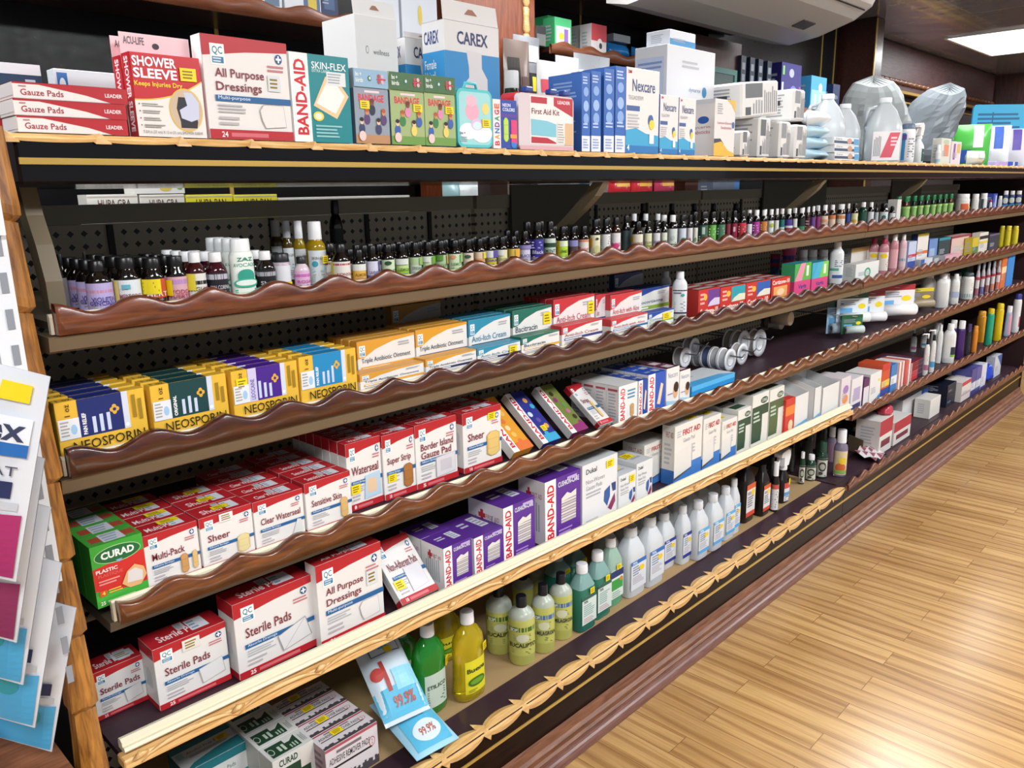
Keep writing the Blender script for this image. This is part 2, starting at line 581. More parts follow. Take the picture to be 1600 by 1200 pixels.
def wall_panel(name, x0, x1, label, bars, y=2.36):
    t = empty(name, ((x0 + x1) / 2, y, 1.362))
    w = (x1 - x0) / 2
    f = MB(); f.box(-w, w, 0, 0.09, 0, CEIL - 1.364, K('0b0a0c', .3, spec=.25)); pn = f.build('panel', t)
    for bx in bars:
        f = MB(); f.box(bx - .006 - (x0 + x1) / 2, bx + .006 - (x0 + x1) / 2, -0.004, 0, 0.01, CEIL - 1.38, M_GOLD); f.build('gold_strip', pn)
    for bz in (0.122, 0.135):
        f = MB(); f.box(-w, w, -0.004, 0, bz, bz + .006, M_GOLD); f.build('gold_strip', pn)
    tag(t, label, 'wall panel')


wall_panel('wall_panel', 0.2, 1.94, 'black glossy wall panel with gold strips behind the gauze boxes', (0.62, 1.22))
wall_panel('wall_panel', 2.43, 3.44, 'black glossy wall panel behind the small shelf of green and red boxes', (2.9,))
wall_panel('wall_panel', 3.96, 5.6, 'black glossy wall panel behind the purple and blue packs', (5.35, 5.55))


def back_shelf(name, x0, x1, zt, yf, label, lip=True, back=2.355, th=0.018, lipmat=None):
    t = empty(name, ((x0 + x1) / 2, yf, zt))
    w = (x1 - x0) / 2
    f = MB(); f.box(-w, w, 0.012, back - yf, -th, 0, M_DARKWOOD); f.build('board', t)
    if lip:
        f = MB(); wave_lip(f, -w, w, 0, 0.012, -th - .008, 0.034, 0.05, lipmat or M_BACKLIP, P=0.16, cusp=False); f.build('lip', t)
    else:
        f = MB(); f.box(-w, w, 0, 0.012, -th - .012, 0.004, lipmat or M_BACKLIP); f.build('lip', t)
    tag(t, label, 'shelf')
    return t


back_shelf('wall_shelf', 0.6, 1.94, 1.945, 2.1, 'brown wavy-edged wall shelf high above the gauze and shower sleeve boxes')
back_shelf('wall_shelf', 2.46, 3.4, 1.985, 2.14, 'small wavy-edged wall shelf carrying green, red and blue packs')
back_shelf('wall_shelf', 2.46, 3.62, 2.2, 2.06, 'plain dark upper wall shelf touching the air conditioner', lip=False)
back_shelf('wall_shelf', 3.98, 5.3, 1.875, 2.1, 'dark wall shelf under the purple and blue packs', lip=False)

t = empty('wood_pillar', (2.185, 2.18, 1.362))
f = MB(); f.box(-.225, .225, 0, .17, 0, CEIL - 1.364, M_PILLAR); f.build('pillar_face', t)
for px in (-.205, .175):
    f = MB()
    for i in range(12):
        z = .01 + i * .093
        f.lathe([(0.012, z), (0.02, z + .012), (0.015, z + .05), (0.018, z + .084), (0.011, z + .091)], M_GOLDWOOD, n=8, sy=0.5, M=Matrix.Translation((px, -.002, 0)))
    f.build('carved_strip', t)
tag(t, 'red-brown wood pillar with golden carved strips between the wall shelves', 'pillar')

t = empty('wood_pillar', (3.7, 2.16, 1.362))
f = MB(); f.box(-.24, .25, 0, .19, 0, 0.79, wood_mat('brown_pillar', '3a1d17', '55291d', 3.0, 'Z', 0.35, 0.3)); f.build('pillar_face', t)
tag(t, 'dark brown wood pillar behind the teal framed picture', 'pillar')
t = empty('framed_picture', (3.72, 2.145, 1.60))
f = MB()
M_TEAL = K('4f8f86', 0.4)
f.box(-.17, -.145, 0, .013, 0, .42, M_TEAL); f.box(.145, .17, 0, .013, 0, .42, M_TEAL)
f.box(-.145, .145, 0, .013, 0, .025, M_TEAL); f.box(-.145, .145, 0, .013, .395, .42, M_TEAL); f.build('frame', t)
f = MB(); f.box(-.145, .145, .004, .012, .025, .395, K('31564f', 0.3)); f.build('picture', t)
tag(t, 'teal framed picture hanging behind the big white swabstick box', 'picture')

# air conditioner
t = empty('air_conditioner', (3.4, 2.05, 2.1))
M_AC = K('d6d4d2', 0.35, spec=0.4)
prof = [(0.0, 0.05), (-0.1, 0.03), (-0.25, 0.05), (-0.42, 0.1), (-0.5, 0.15), (-0.535, 0.22), (-0.53, 0.36), (0.0, 0.36)]
f = MB(); f.extrude(prof, -0.72, 0.62, M_AC); f.build('casing', t)
ep = [(y * 0.98, .06 + (z - .06) * .97) for y, z in prof]
f = MB(); f.extrude(ep, 0.62, 0.645, K('c9c7c6', 0.4)); f.build('end_cap', t)
f = MB(); f.box(-0.6, 0.6, -0.006, 0.0, 0, 0.05, M_BLACKMATT, M=Matrix.Translation((0, -0.475, 0.125)) @ Matrix.Rotation(math.radians(-58), 4, 'X')); f.build('louver', t)
f = MB(); f.box(0.3, 0.42, -0.03, 0.03, -0.003, 0.003, K('5b5659'), M=Matrix.Translation((0, -0.3, 0.062)) @ Matrix.Rotation(math.radians(-16), 4, 'X')); f.build('grille', t)
tag(t, 'white wall air conditioner hanging over the counter below the ceiling', 'air conditioner')
t = empty('header_cabinet', (3.4, 2.06, 2.22))
f = MB(); f.box(.25, .75, 0, .28, .02, CEIL - 2.222, M_DARKWOOD); f.build('cabinet', t)
tag(t, 'dark header cabinet behind the air conditioner', 'cabinet')

# far bay beyond the cabinets
t = empty('wood_pillar', (5.72, 2.14, 0))
f = MB(); f.box(-.07, .07, 0, .3, 0.0, CEIL - .002, M_DARKWOOD); f.build('pillar_face', t)
f = MB(); f.box(-.075, -.06, -.006, 0, 1.3, CEIL - .01, M_GOLD); f.build('gold_strip', t)
tag(t, 'slim dark pillar with a gold strip left of the clear plastic bags', 'pillar')
t = empty('wall_mirror', (7.6, 2.43, 1.1))
f = MB(); f.box(-1.75, 1.9, 0, .02, 0, .98, K('8c8486', 0.12, metal=0.9)); f.build('glass', t)
f = MB(); f.box(-1.78, 1.93, -.012, 0, .98, .992, M_GOLD); f.build('frame', t)
tag(t, 'long wall mirror in a gold strip behind the clear plastic bags', 'mirror')
t = empty('frieze_panel', (7.6, 2.40, 2.14))
f = MB(); f.box(-1.78, 1.95, 0, .05, 0, .35, wood_mat('frieze_wood', '3b2527', '5a3c3c', 3.0, 'X', .5, 0)); f.build('board', t)
f = MB()
for i in range(34):
    f.lathe([(0.008, 0), (0.022, .02), (.014, .06), (.02, .09), (.008, .1)], M_MOLD, n=6, M=Matrix.Translation((-1.74 + i * .108, -.01, .08)) @ Matrix.Rotation(PI / 2, 4, 'Y'))
f.build('carved_strip', t)
f = MB(); f.box(-1.78, 1.95, -.02, 0, .0, .02, M_GOLD); f.build('gold_strip', t)
tag(t, 'carved brown frieze panel under the mirror-like ceiling', 'panel')

t = empty('picture_frame', (9.4, 1.78, 1.62)); t.rotation_euler = (0, 0, -PI / 2)
f = MB()
for q in ((-.3, -.24, 0, .84), (.24, .3, 0, .84), (-.24, .24, 0, .06), (-.24, .24, .78, .84)):
    f.box(q[0], q[1], -.02, .02, q[2], q[3], K('857c7a', 0.4))
f.build('frame', t)
f = MB(); f.box(-.24, .24, .0, .015, .06, .78, K('5d5858', 0.15, metal=0.6)); f.build('glass', t)
f = MB(); f.box(-.26, .26, .02, .2, .02, .05, M_DARKWOOD); f.build('bracket', t)
tag(t, 'grey framed mirror on the far end wall', 'mirror')
t = empty('framed_picture', (9.42, .95, 1.6)); t.rotation_euler = (0, math.radians(24), -PI / 2)
f = MB(); f.box(-.33, .33, -.02, .02, 0, .8, K('4a4142', 0.4)); f.build('frame', t)
f = MB(); f.box(-.27, .27, -.024, -.021, .06, .74, wood_mat('old_picture', '3b3436', '6b5c58', 6.0, 'X', .4)); f.build('picture', t)
tag(t, 'tilted dark picture on the far end wall by the blue board', 'picture')

# ================================================================== THE SHELVING
XL, XJ, XR = 0.335, 3.24, 6.25
ZB = {1: (1.269, 0.001, 0.35), 2: (1.0655, -0.005, 0.35), 3: (0.820, -0.0055, 0.35), 4: (0.578, -0.0155, 0.35), 4.5: (0.503, -0.019, 3.29)}
UP = {1: 0.016, 2: 0.02, 3: 0.022, 4: 0.014}
Z_DECK5 = 0.2165
Z_TOP = 1.5365


def zbot(L, x):
    a, s, x0 = ZB[4.5 if L == 4 and x > XJ else L]
    return a + s * (x - x0)


def deck(L, x):
    if L == 5: return Z_DECK5
    if L == 0: return Z_TOP
    return zbot(L, x) + UP[L]


def carved_run(mb, x0, x1, unit, y, z, up, out, drop, M=None, mat=None, ts=1.0):
    """lens-shaped carved leaves along an edge: each leaf swells on the top face and on the front face, a small tip at every node"""
    mat = mat or M_GOLDWOOD
    n = int(round((x1 - x0) / unit)); u = (x1 - x0) / n; k = 10
    for i in range(n):
        a = x0 + i * u
        ring = []
        for j in range(k + 1):
            t = j / k
            h = math.sin(PI * min(1, max(0, t))) ** 0.55
            xx = a + u * t
            back = 0.010 + up * h; dr = 0.006 + drop * h
            ring.append([(xx, y + back, z), (xx, y + back * .55, z + out * h), (xx, y + .002, z + out * .35 * h + .001),
                         (xx, y - out * .35 * h - .001, z - dr * .5), (xx, y, z - dr), (xx, y + back, z - .003)])
        vs = [p for r in ring for p in r]; m = 6
        fs = [tuple(reversed((q * m + w, (q + 1) * m + w, (q + 1) * m + (w + 1) % m, q * m + (w + 1) % m))) for q in range(k) for w in range(m)]
        mb.add(vs, fs, mat, False, M)
        # leaf tips at the node
        w = u * 0.13
        tip = [(a - w, y + .010, z + .001), (a + w * .9, y + .012, z + .001), (a - w * .9, y + .012 + (up + .008) * ts, z + .008 * ts), (a, y - .002, z + .004),
               (a - w * .4, y - .003, z - .010), (a + w, y - .003, z - .010), (a + w * .9, y - .001, z - drop - .010 * ts)]
        mb.add(tip, [(0, 3, 1), (0, 2, 3), (1, 3, 2), (0, 1, 2), (3, 4, 5), (4, 6, 5), (3, 5, 1), (0, 4, 3)], mat, False, M)


def shelf(L, x0, x1, label, style, lipmat):
    a, s, xr = ZB[4.5 if L == 4 and x0 > 2 else L]
    M = shear(xr, s) ; z = a
    t = empty('shelf', (0, 0, 0))
    up = UP[L]
    f = MB(); f.box(x0, x1, 1.225, 1.70, z + up - .012, z + up - .0008, M_DECK if L > 2 else M_SHELFMETAL, M=M); f.build('deck', t)
    if style in ('wave', 'rail'):
        f = MB(); wave_lip(f, x0, x1, 1.197, 1.214, z, 0.027, 0.044, lipmat, M=M); f.build('lip', t)
        f = MB()
        if style == 'rail':
            pr = [(1.2145, z), (1.2145, z + .030), (1.218, z + .034), (1.222, z + .033), (1.224, z + .029), (1.2245, z)]
        else:
            pr = [(1.2145, z), (1.2145, z + .024), (1.218, z + .028), (1.224, z + .028), (1.2245, z)]
        f.extrude(pr, x0 - (.004 if x0 < 1 else 0), x1, M_CREAM, M=M); f.build('price_rail', t)
        if L < 3:
            f = MB(); f.extrude([(1.203, z - .002), (1.206, z - .022), (1.214, z - .026), (1.26, z - .026), (1.26, z - .002)], x0 - (.012 if x0 < 1 else 0), x1, M_TAUPE, M=M); f.build('channel', t)
        if L == 3:
            f = MB(); f.extrude([(1.216, z - .004), (1.22, z - .018), (1.4, z - .018), (1.4, z - .001), (1.216, z - .001)], x0 - (.01 if x0 < 1 else 0), x1, M_SHELFMETAL, M=M); f.build('channel', t)
    else:
        f = MB()
        pr = [(1.2, z + .026), (1.197, z + .03), (1.2, z + .035), (1.207, z + .034), (1.208, z + .041), (1.214, z + .045), (1.222, z + .043), (1.2245, z + .036), (1.2245, z + .026)]
        f.extrude(pr, x0, x1, M_CREAM, M=M); f.build('price_rail', t)
        f = MB(); f.box(x0 - .005, x1, 1.192, 1.222, z, z + .018, M_GOLDWOOD, c=.002, M=M)
        fs_ = f.build('front_strip', t)
        f = MB()
        n = int((x1 - x0) / .165)
        for i in range(n):
            b0 = x0 + .02 + i * .165
            pts = []
            for j in range(13):
                q = j / 12
                pts.append((b0 + .165 * q, 1.1925 - .004 * math.sin(PI * q), z + .004 + .020 * math.sin(PI * q) ** .6))
            f.tube(pts, [.0016 + .0032 * math.sin(PI * j / 12) for j in range(13)], M_GOLDWOOD, n=6, M=M)
            f.tube([(b0 - .012, 1.19, z + .014), (b0 - .002, 1.187, z + .022), (b0 + .012, 1.19, z + .02)], [.002, .006, .0015], M_GOLDWOOD, n=6, M=M)
        f.build('carving', fs_)
        f = MB(); f.box(x0 + .02, x1, 1.226, 1.69, z - .01, z + .001, M_SHELFMETAL, M=M); f.build('channel', t)
    tag(t, label, 'shelf', 'shelves of the long fixture')
    return t


shelf(1, .347, XJ - .002, 'top wavy wooden shelf holding small dark bottles, left of the joint', 'wave', M_LIP)
shelf(2, .335, XJ - .002, 'dark wavy shelf holding ointment cartons and red cream boxes', 'wave', M_LIP_DARK)
shelf(3, .372, XJ - .002, 'brown wavy shelf with cream rail holding bandage boxes and tape spools', 'rail', M_LIP_WARM)
shelf(4, .350, XJ - .002, 'golden carved shelf with cream rail holding sterile pads and purple boxes', 'gold', None)
shelf(1, XJ + .002, XR, 'top wavy shelf beyond the joint, holding green-capped bottles and white jars', 'wave', M_LIP)
shelf(2, XJ + .002, XR, 'wavy shelf beyond the joint, holding pink bottles and small cartons', 'wave', M_LIP)
shelf(3, XJ + .002, XR, 'wavy shelf beyond the joint, holding hanging gauze packs and white bottles', 'rail', M_LIP)
shelf(4, XJ + .002, XR, 'wavy shelf beyond the joint, holding maroon cartons, pump bottles and orange bottles', 'wave', M_LIP)

# base with bottom deck
M_BASE = wood_mat('dark_glossy_base', '170b06', '271409', 4.0, 'X', 0.3, 0.0)
M_BASE.node_tree.nodes['Principled BSDF'].inputs['Specular IOR Level'].default_value = 0.05
for (x0, x1, lab, gold) in ((XL, XJ - .0015, 'dark glossy shelf base with golden carved leaf edge and gold stripe', True),
                            (XJ + .0015, XR, 'dark glossy shelf base beyond the joint with brown wavy lip', False)):
    t = empty('display_plinth', (0, 0, 0))
    f = MB(); f.box(x0, x1, 1.205, 1.72, 0.002, .205, M_BASE); f.build('plinth', t)
    f = MB(); f.box(x0, x1, 1.200, 1.72, .2055, .212, M_DECK); f.build('deck', t)
    if gold:
        f = MB(); f.box(x0 + .05, x1 - .01, 1.300, 1.70, .2122, .2158, K('a58a62', .6)); f.build('deck_liner', t)
        f = MB(); carved_run(f, x0, x1, .13, 1.2, .2125, .026, .006, .024, ts=.8); f.build('carved_edge', t)
    else:
        f = MB(); f.box(x0, x1, 1.24, 1.70, .2122, .2158, M_DECK); f.build('deck_liner', t)
        f = MB(); wave_lip(f, x0, x1, 1.187, 1.2, .2, .025, .045, M_LIP); f.build('lip', t)
    f = MB(); f.box(x0, x1, 1.2022, 1.2048, .148, .156, M_GOLD); f.build('gold_stripe', t)
    f = MB(); f.extrude([(1.2045, .002), (1.176, .002), (1.176, .03), (1.182, .036), (1.182, .05), (1.19, .058), (1.196, .074), (1.2045, .078)], x0, x1, M_MOLD); f.build('moulding', t)
    f = MB(); f.extrude([(1.1755, .002)] + [(1.1755 - .024 * math.sin(q * PI / 12), .002 + .026 * math.cos(q * PI / 12)) for q in range(7)], x0, x1, M_QROUND, smooth=False); f.build('quarter_round', t)
    tag(t, lab, 'base')

# frame: side panel, pegboard, brackets
t = empty('shelving_frame', (0, 0, 0))
f = MB(); f.box(.303, .317, 1.216, 1.76, .0, 1.469, M_BLACKMATT); f.build('side_panel', t)
PEG = pegboard_mat()
for x0, x1 in ((XL, 1.62), (1.635, 2.86), (2.875, XR)):
    f = MB(); f.box(x0, x1, 1.722, 1.74, .01, 1.402, PEG); f.build('pegboard', t)
    f = MB(); f.box(x0, x1, 1.712, 1.742, 1.403, 1.440, K('a89c84', .45)); f.build('top_rail', t)
for x in (.62, .98, 1.25, 1.46, 2.2, 2.5, 3.2, 3.8):
    f = MB(); f.box(x - .006, x + .006, 1.7165, 1.7215, 1.29, 1.40, M_BLACKMATT); f.build('upright', t)
for (pa, pb) in (((800, 300), (922, 330)), ((1195, 290), (1292, 300)), ((1395, 290), (1440, 300))):
    a = at_y(pa[0], pa[1], 1.70); c = at_y(pb[0], pb[1], 1.70)
    f = MB(); f.box(a.x, c.x, 1.702, 1.711, 1.28, 1.469, K('66604f', .5)); f.build('upright', t)
def arm(x, pts, w=.016):
    f = MB(); vs = []
    n = len(pts)
    for (y, z, d) in pts:
        vs += [(x - w, y - d, z), (x + w, y - d, z), (x + w, y + d, z), (x - w, y + d, z)]
    fs = [(i * 4 + k, i * 4 + (k + 1) % 4, i * 4 + 4 + (k + 1) % 4, i * 4 + 4 + k) for i in range(n - 1) for k in range(4)]
    fs += [(3, 2, 1, 0), (n * 4 - 4, n * 4 - 3, n * 4 - 2, n * 4 - 1)]
    f.add(vs, fs, K('6a5f4b', .4), False); f.build('bracket', t)
arm(.362, [(1.245, 1.302, .012), (1.25, 1.34, .016), (1.27, 1.39, .018), (1.29, 1.43, .016), (1.30, 1.468, .014)], .011)
for (px, py) in ((950, 285), (1292, 285), (1450, 285)):
    a = at_y(px, py, 1.215)
    arm(a.x, [(1.42, 1.335, .014), (1.35, 1.365, .016), (1.305, 1.40, .018), (1.265, 1.435, .02), (1.235, 1.468, .016)], .013)
f = MB(); f.box(XR + .004, XR + .018, 1.2, 1.76, .0, 1.468, K('2a1216', .5)); f.build('side_panel', t)
tag(t, 'dark frame of the shelving with perforated steel back and curved brackets', 'frame')

# counter
t = empty('counter_top', (0, 0, 0))
f = MB(); f.box(.331, XR, 1.205, 1.78, 1.4705, 1.534, M_BLACK, c=.004); f.build('slab', t)
f = MB(); f.box(.333, XR, 1.2015, 1.2045, 1.496, 1.5045, M_GOLD); f.build('gold_stripe', t)
f = MB(); carved_run(f, .322, XR, .115, 1.203, 1.5335, .012, .002, .003, ts=.25); f.build('carved_edge', t)
tag(t, 'long black counter top with gold stripe and carved wooden edge', 'counter top')

# corner post
t = empty('corner_post', (.302, 1.2, 0))
for i in range(13):
    z = .002 + i * .1185
    if z > 1.5: break
    f = MB(); vs = []
    for (dz, w, d) in ((0, .013, .012), (.008, .0195, .02), (.02, .0195, .02), (.07, .017, .0165), (.117, .0155, .014)):
        vs += [(-w, -d, z + dz), (-w * .35, -d * 1.35, z + dz + (.006 if dz else 0)), (w * .5, -d * 1.1, z + dz), (w, -d * .7, z + dz), (w, .014, z + dz), (-w, .014, z + dz)]
    m = 6
    fs = [(a * m + k, a * m + (k + 1) % m, a * m + m + (k + 1) % m, a * m + m + k) for a in range(4) for k in range(m)]
    fs += [tuple(reversed(range(m))), tuple(range(4 * m, 5 * m))]
    f.add(vs, fs, M_POST, False); f.build('segment', t)
tag(t, 'amber carved wooden corner post at the near end of the shelving', 'post')

# ================================================================== PRODUCTS: builders
ORD = ['', 'second', 'third', 'fourth', 'fifth', 'sixth', 'seventh', 'eighth', 'ninth']
OCC = {}


def fit(L, x0, x1, y0, y1, gap=.0006):
    """keep neighbours on one shelf from cutting into each other"""
    for (a0, a1, b0, b1) in OCC.get(L, []):
        if y0 < b1 and y1 > b0 and x0 < a1 + gap and x1 > a0 - gap:
            if x0 + x1 > a0 + a1: x0 = max(x0, a1 + gap)
            else: x1 = min(x1, a0 - gap)
    if x1 - x0 < .008: x1 = x0 + .008
    OCC.setdefault(L, []).append((x0, x1, y0, y1))
    return x0, x1


def box_mesh(W, Dp, H, col, art=None, c=.0007, rough=.38):
    mb = MB()
    m = K(col, rough) if isinstance(col, str) else col
    mb.box(-W / 2, W / 2, 0, Dp, 0, H, m, c=c)
    if art:
        art(box_faces(mb, W, Dp, H))
    return mb


def carton(L, tl, tr, y, dep, col, art, label, n=1, name='carton', cat='box', gap=.002, z=None, h=None, rz=0.0, tilt=0.0,
           stick=None, group=None, off=0.0, far=None, nofit=False, rough=.38):
    a = at_y(tl[0], tl[1], y); c = at_y(tr[0], tr[1], y)
    x0, x1 = a.x, c.x
    if not nofit:
        x0, x1 = fit(L, x0, x1, y, y + n * (dep + gap))
    if z is None:
        z = max(deck(L, x0), deck(L, x1)) + .0006 + off
    if h is None:
        h = max(.012, (a.z + c.z) / 2 - z)
    W = x1 - x0
    mb = box_mesh(W, dep, h, col, art, rough=rough)
    o = mb.build(name)
    o.location = ((x0 + x1) / 2, y, z)
    o.rotation_euler = (tilt, 0, rz)
    g = group or (('files of ' + name.replace('_', ' ') + 's') if n > 1 else None)
    tag(o, label, cat, g)
    for s in stick or ():
        face, u0, v0, u1, v1 = s[:5]
        cc = s[5] if len(s) > 5 else 'f2d81c'
        tmp = MB(); fn = box_faces(tmp, W, dep, h)[face].fn
        sticker(o, fn, u0, v0, u1, v1, cc)
    base = label.split(', front')[0]
    for i in range(1, n):
        dup(o, dy=i * (dep + gap), dz=0, label=(far or base) + ', ' + ORD[i] + ' back in its file')
    return o


# profiles: body, cap, label z range (fractions of the height)
SHAPES = {
    'boston': ([(.9, 0), (1, .02), (1, .60), (.94, .66), (.76, .74), (.56, .785), (.52, .82)], [(.6, .80), (.62, .825), (.6, .985), (.55, 1)], .05, .59, 1, 2.0),
    'widecap': ([(.9, 0), (1, .02), (1, .60), (.94, .67), (.76, .75), (.7, .80)], [(.76, .79), (.78, .81), (.76, .985), (.72, 1)], .05, .59, 1, 2.0),
    'vial': ([(.95, 0), (1, .015), (1, .60), (.9, .66), (.68, .70), (.66, .73)], [(.7, .725), (.66, .99), (.62, 1)], .04, .56, 1, 2.0),
    'flip': ([(.92, 0), (1, .02), (.97, .72), (.88, .78), (.8, .785)], [(.82, .787), (.8, .985), (.74, 1)], .05, .74, .62, 2.4),
    'alcohol': ([(.94, 0), (1, .02), (1, .60), (.94, .67), (.52, .83), (.42, .85), (.42, .88)], [(.46, .868), (.47, .90), (.45, .99), (.42, 1)], .12, .55, .74, 4.5),
    'peroxide': ([(.94, 0), (1, .02), (1, .66), (.95, .69), (.48, .86), (.42, .87), (.42, .89)], [(.45, .88), (.45, .99), (.42, 1)], .1, .62, .8, 5.0),
    'round': ([(.94, 0), (1, .02), (1, .67), (.95, .73), (.74, .79), (.42, .825), (.38, .85)], [(.42, .842), (.40, .99), (.37, 1)], .16, .62, 1, 2.0),
    'flask': ([(.84, 0), (.97, .015), (1, .10), (.97, .42), (1, .58), (.92, .70), (.62, .80), (.36, .85), (.34, .88)], [(.38, .868), (.39, .89), (.37, .99), (.34, 1)], .10, .48, .66, 2.3),
    'jar': ([(.94, 0), (1, .02), (1, .74), (.92, .78), (.86, .79)], [(.92, .785), (.93, .81), (.92, .985), (.87, 1)], .1, .70, 1, 2.0),
    'lotion': ([(.92, 0), (1, .02), (1, .70), (.92, .77), (.6, .84), (.5, .85)], [(.54, .848), (.52, .99), (.48, 1)], .12, .62, .75, 2.4),
    'can': ([(.96, 0), (1, .015), (1, .80), (.9, .85), (.84, .86)], [(.86, .862), (.84, .97), (.7, 1)], .08, .76, 1, 2.0),
    'tube_up': ([(.62, .14), (.72, .2), (.95, .97), (1, 1)], [(.62, 0), (.64, .135)], .25, .92, .55, 2.2),
}


def label_face(mb, shape, r, H, z0=None, z1=None, span=2.3):
    body, cap, lz0, lz1, sy, p = SHAPES[shape]
    z0 = lz0 if z0 is None else z0; z1 = lz1 if z1 is None else z1
    rr = r
    def rad(z):
        f = z / H
        for (ra, za), (rb, zb) in zip(body, body[1:]):
            if za <= f <= zb:
                return r * (ra + (rb - ra) * (f - za) / max(1e-6, zb - za))
        return r
    if p > 3.5:
        def fn(u, v, e):
            z = H * (z0 + v * (z1 - z0))
            return ((u - .5) * 2 * r * .86, -(r * sy + e * 2), z)
    else:
        def fn(u, v, e):
            t = -PI / 2 + (u - .5) * span
            z = H * (z0 + v * (z1 - z0)); q = rad(z) + (e * 3.5 if e > .0005 else e)
            c = math.cos(t); s = math.sin(t)
            return (q * math.copysign(abs(c) ** (2 / p), c), q * sy * math.copysign(abs(s) ** (2 / p), s), z)
    f = Face(mb, fn); f.curved = p < 3.5
    return f


def bottle_meshes(shape, r, H, glass, cap, lab=None, n=18, span=2.3, lz=None, level=None, liquid=None):
    body, capp, z0, z1, sy, p = SHAPES[shape]
    out = {}
    mb = MB()
    pr = [(q * r, z * H) for q, z in body]
    if level is not None and liquid is not None:
        zl = level * H; lo = []; hi = []
        for (ra, za), (rb, zb) in zip(pr, pr[1:]):
            lo.append((ra, za)) if za <= zl else hi.append((ra, za))
            if za <= zl < zb:
                q = (ra + (rb - ra) * (zl - za) / (zb - za), zl); lo.append(q); hi.append(q)
        hi.append(pr[-1])
        mb.lathe(lo, liquid, n, 1, sy, p, cap=True); mb.lathe(hi, glass, n, 1, sy, p, cap=True)
    else:
        mb.lathe(pr, glass, n, 1, sy, p)
    out['body'] = mb.mesh('body')
    mb = MB(); mb.lathe([(q * r, z * H) for q, z in capp], cap, 14, 1, 1 if shape not in ('flip', 'tube_up') else sy, 2.0)
    out['cap'] = mb.mesh('cap')
    if lab:
        mb = MB(); f = label_face(mb, shape, r, H, lz[0] if lz else None, lz[1] if lz else None, span)
        f.rect(0, 0, 1, 1, lab[0], n=14 if p < 3.5 else 1)
        for fn in lab[1:]:
            fn(f)
        out['label'] = mb.mesh('label')
    return out


GLASS = K('100a08', .08, coat=.3)
GLASS_AMBER = K('2a1206', .08, coat=.3)
CAPB = K('121214', .3)
CAPW = K('e8e8ea', .4)


def bottle(L, pxl, pxr, pyc, shape, glass, cap, lab, label, y=1.24, n=1, name='bottle', cat='bottle', rz=None, yc=None, stick=None,
           group=None, r=None, h=None, gap=.003, span=2.3, lz=None, level=None, liquid=None, far=None, nofit=False, z=None, cap_turn=0):
    """pxl, pxr: silhouette; pyc: top of the cap"""
    mid = (pxl + pxr) / 2
    d0 = at_y(pxl, pyc, y); d1 = at_y(pxr, pyc, y); m = at_y(mid, pyc, y)
    th = math.atan2(m.x, y)
    sy = SHAPES[shape][4]
    if r is None:
        w = (d1.x - d0.x) * math.cos(th)
        r = w / 2 / math.sqrt(math.cos(th) ** 2 + (sy * math.sin(th)) ** 2)
    cy = y + r * sy
    if th > .75 and SHAPES[shape][5] < 3.5:
        rz = -.9 * th if rz is None else rz
        r = (d1.x - d0.x) * math.cos(th) / 2; cy = y + r; sy = 1.0
    c = at_y(mid, pyc, cy)
    x0, x1 = c.x - r, c.x + r
    if not nofit:
        x0, x1 = fit(L, x0, x1, y, y + n * (2 * r * sy + gap))
    r = (x1 - x0) / 2; cx = (x0 + x1) / 2
    if z is None:
        z = max(deck(L, x0), deck(L, x1)) + .0005
    H = h or max(.03, c.z - z)
    ms = bottle_meshes(shape, r, H, glass, cap, lab, span=span, lz=lz, level=level, liquid=liquid)
    if rz is None:
        rz = -0.5 * th if SHAPES[shape][4] == 1 else 0.0
    t = empty(name, (cx, cy, z), rz)
    put('body', ms['body'], t); put('cap', ms['cap'], t)
    lo = put('label', ms['label'], t) if 'label' in ms else None
    if stick:
        tmp = MB(); f = label_face(tmp, shape, r, H, 0, 1, 2.3)
        sticker(t, f.fn, *stick)
    tag(t, label, cat, group)
    for i in range(1, n):
        dup(t, dy=i * (2 * r * sy + gap), label=(far or label) + ', ' + ORD[i] + ' back', skip=('price_sticker',))
    return t


# ------------------------------------------------------------------ artwork
RED = 'b3222b'; QBLUE = '1f5f96'; INK = '7d2a38'; NAVY = '1c2340'


def logo_qc(F, u, v, w, h):
    F.rect(u, v, u + w, v + h, 'eef2f2')
    F.text('QC', u + w * .14, v + h * .45, u + w * .86, v + h * .88, '1f6f80', .01)
    F.rect(u + w * .1, v + h * .08, u + w * .9, v + h * .38, '2f78a0')
    F.lines(u + w * .16, v + h * .13, u + w * .84, v + h * .33, 2, 'c9dbe6')


def cross(F, u, v, w, h, col='1f4f86'):
    F.ell(u + w / 2, v + h / 2, w / 2, h / 2, col, 12)
    F.rect(u + w * .4, v + h * .15, u + w * .6, v + h * .85, 'f4f4f4'); F.rect(u + w * .15, v + h * .4, u + w * .85, v + h * .6, 'f4f4f4')


def bandage(F, u, v, w, h, col='c9965c', edge='a8763e'):
    F.poly([(u, v + h * .12), (u + w * .3, v), (u + w * .7, v), (u + w, v + h * .12), (u + w, v + h * .88), (u + w * .7, v + h), (u + w * .3, v + h), (u, v + h * .88)], edge)
    F.poly([(u + w * .06, v + h * .14), (u + w * .33, v + h * .02), (u + w * .67, v + h * .02), (u + w * .94, v + h * .14), (u + w * .94, v + h * .86), (u + w * .67, v + h * .98), (u + w * .33, v + h * .98), (u + w * .06, v + h * .86)], col)
    F.rect(u + w * .1, v + h * .3, u + w * .9, v + h * .7, edge); F.rect(u + w * .12, v + h * .315, u + w * .88, v + h * .685, col)


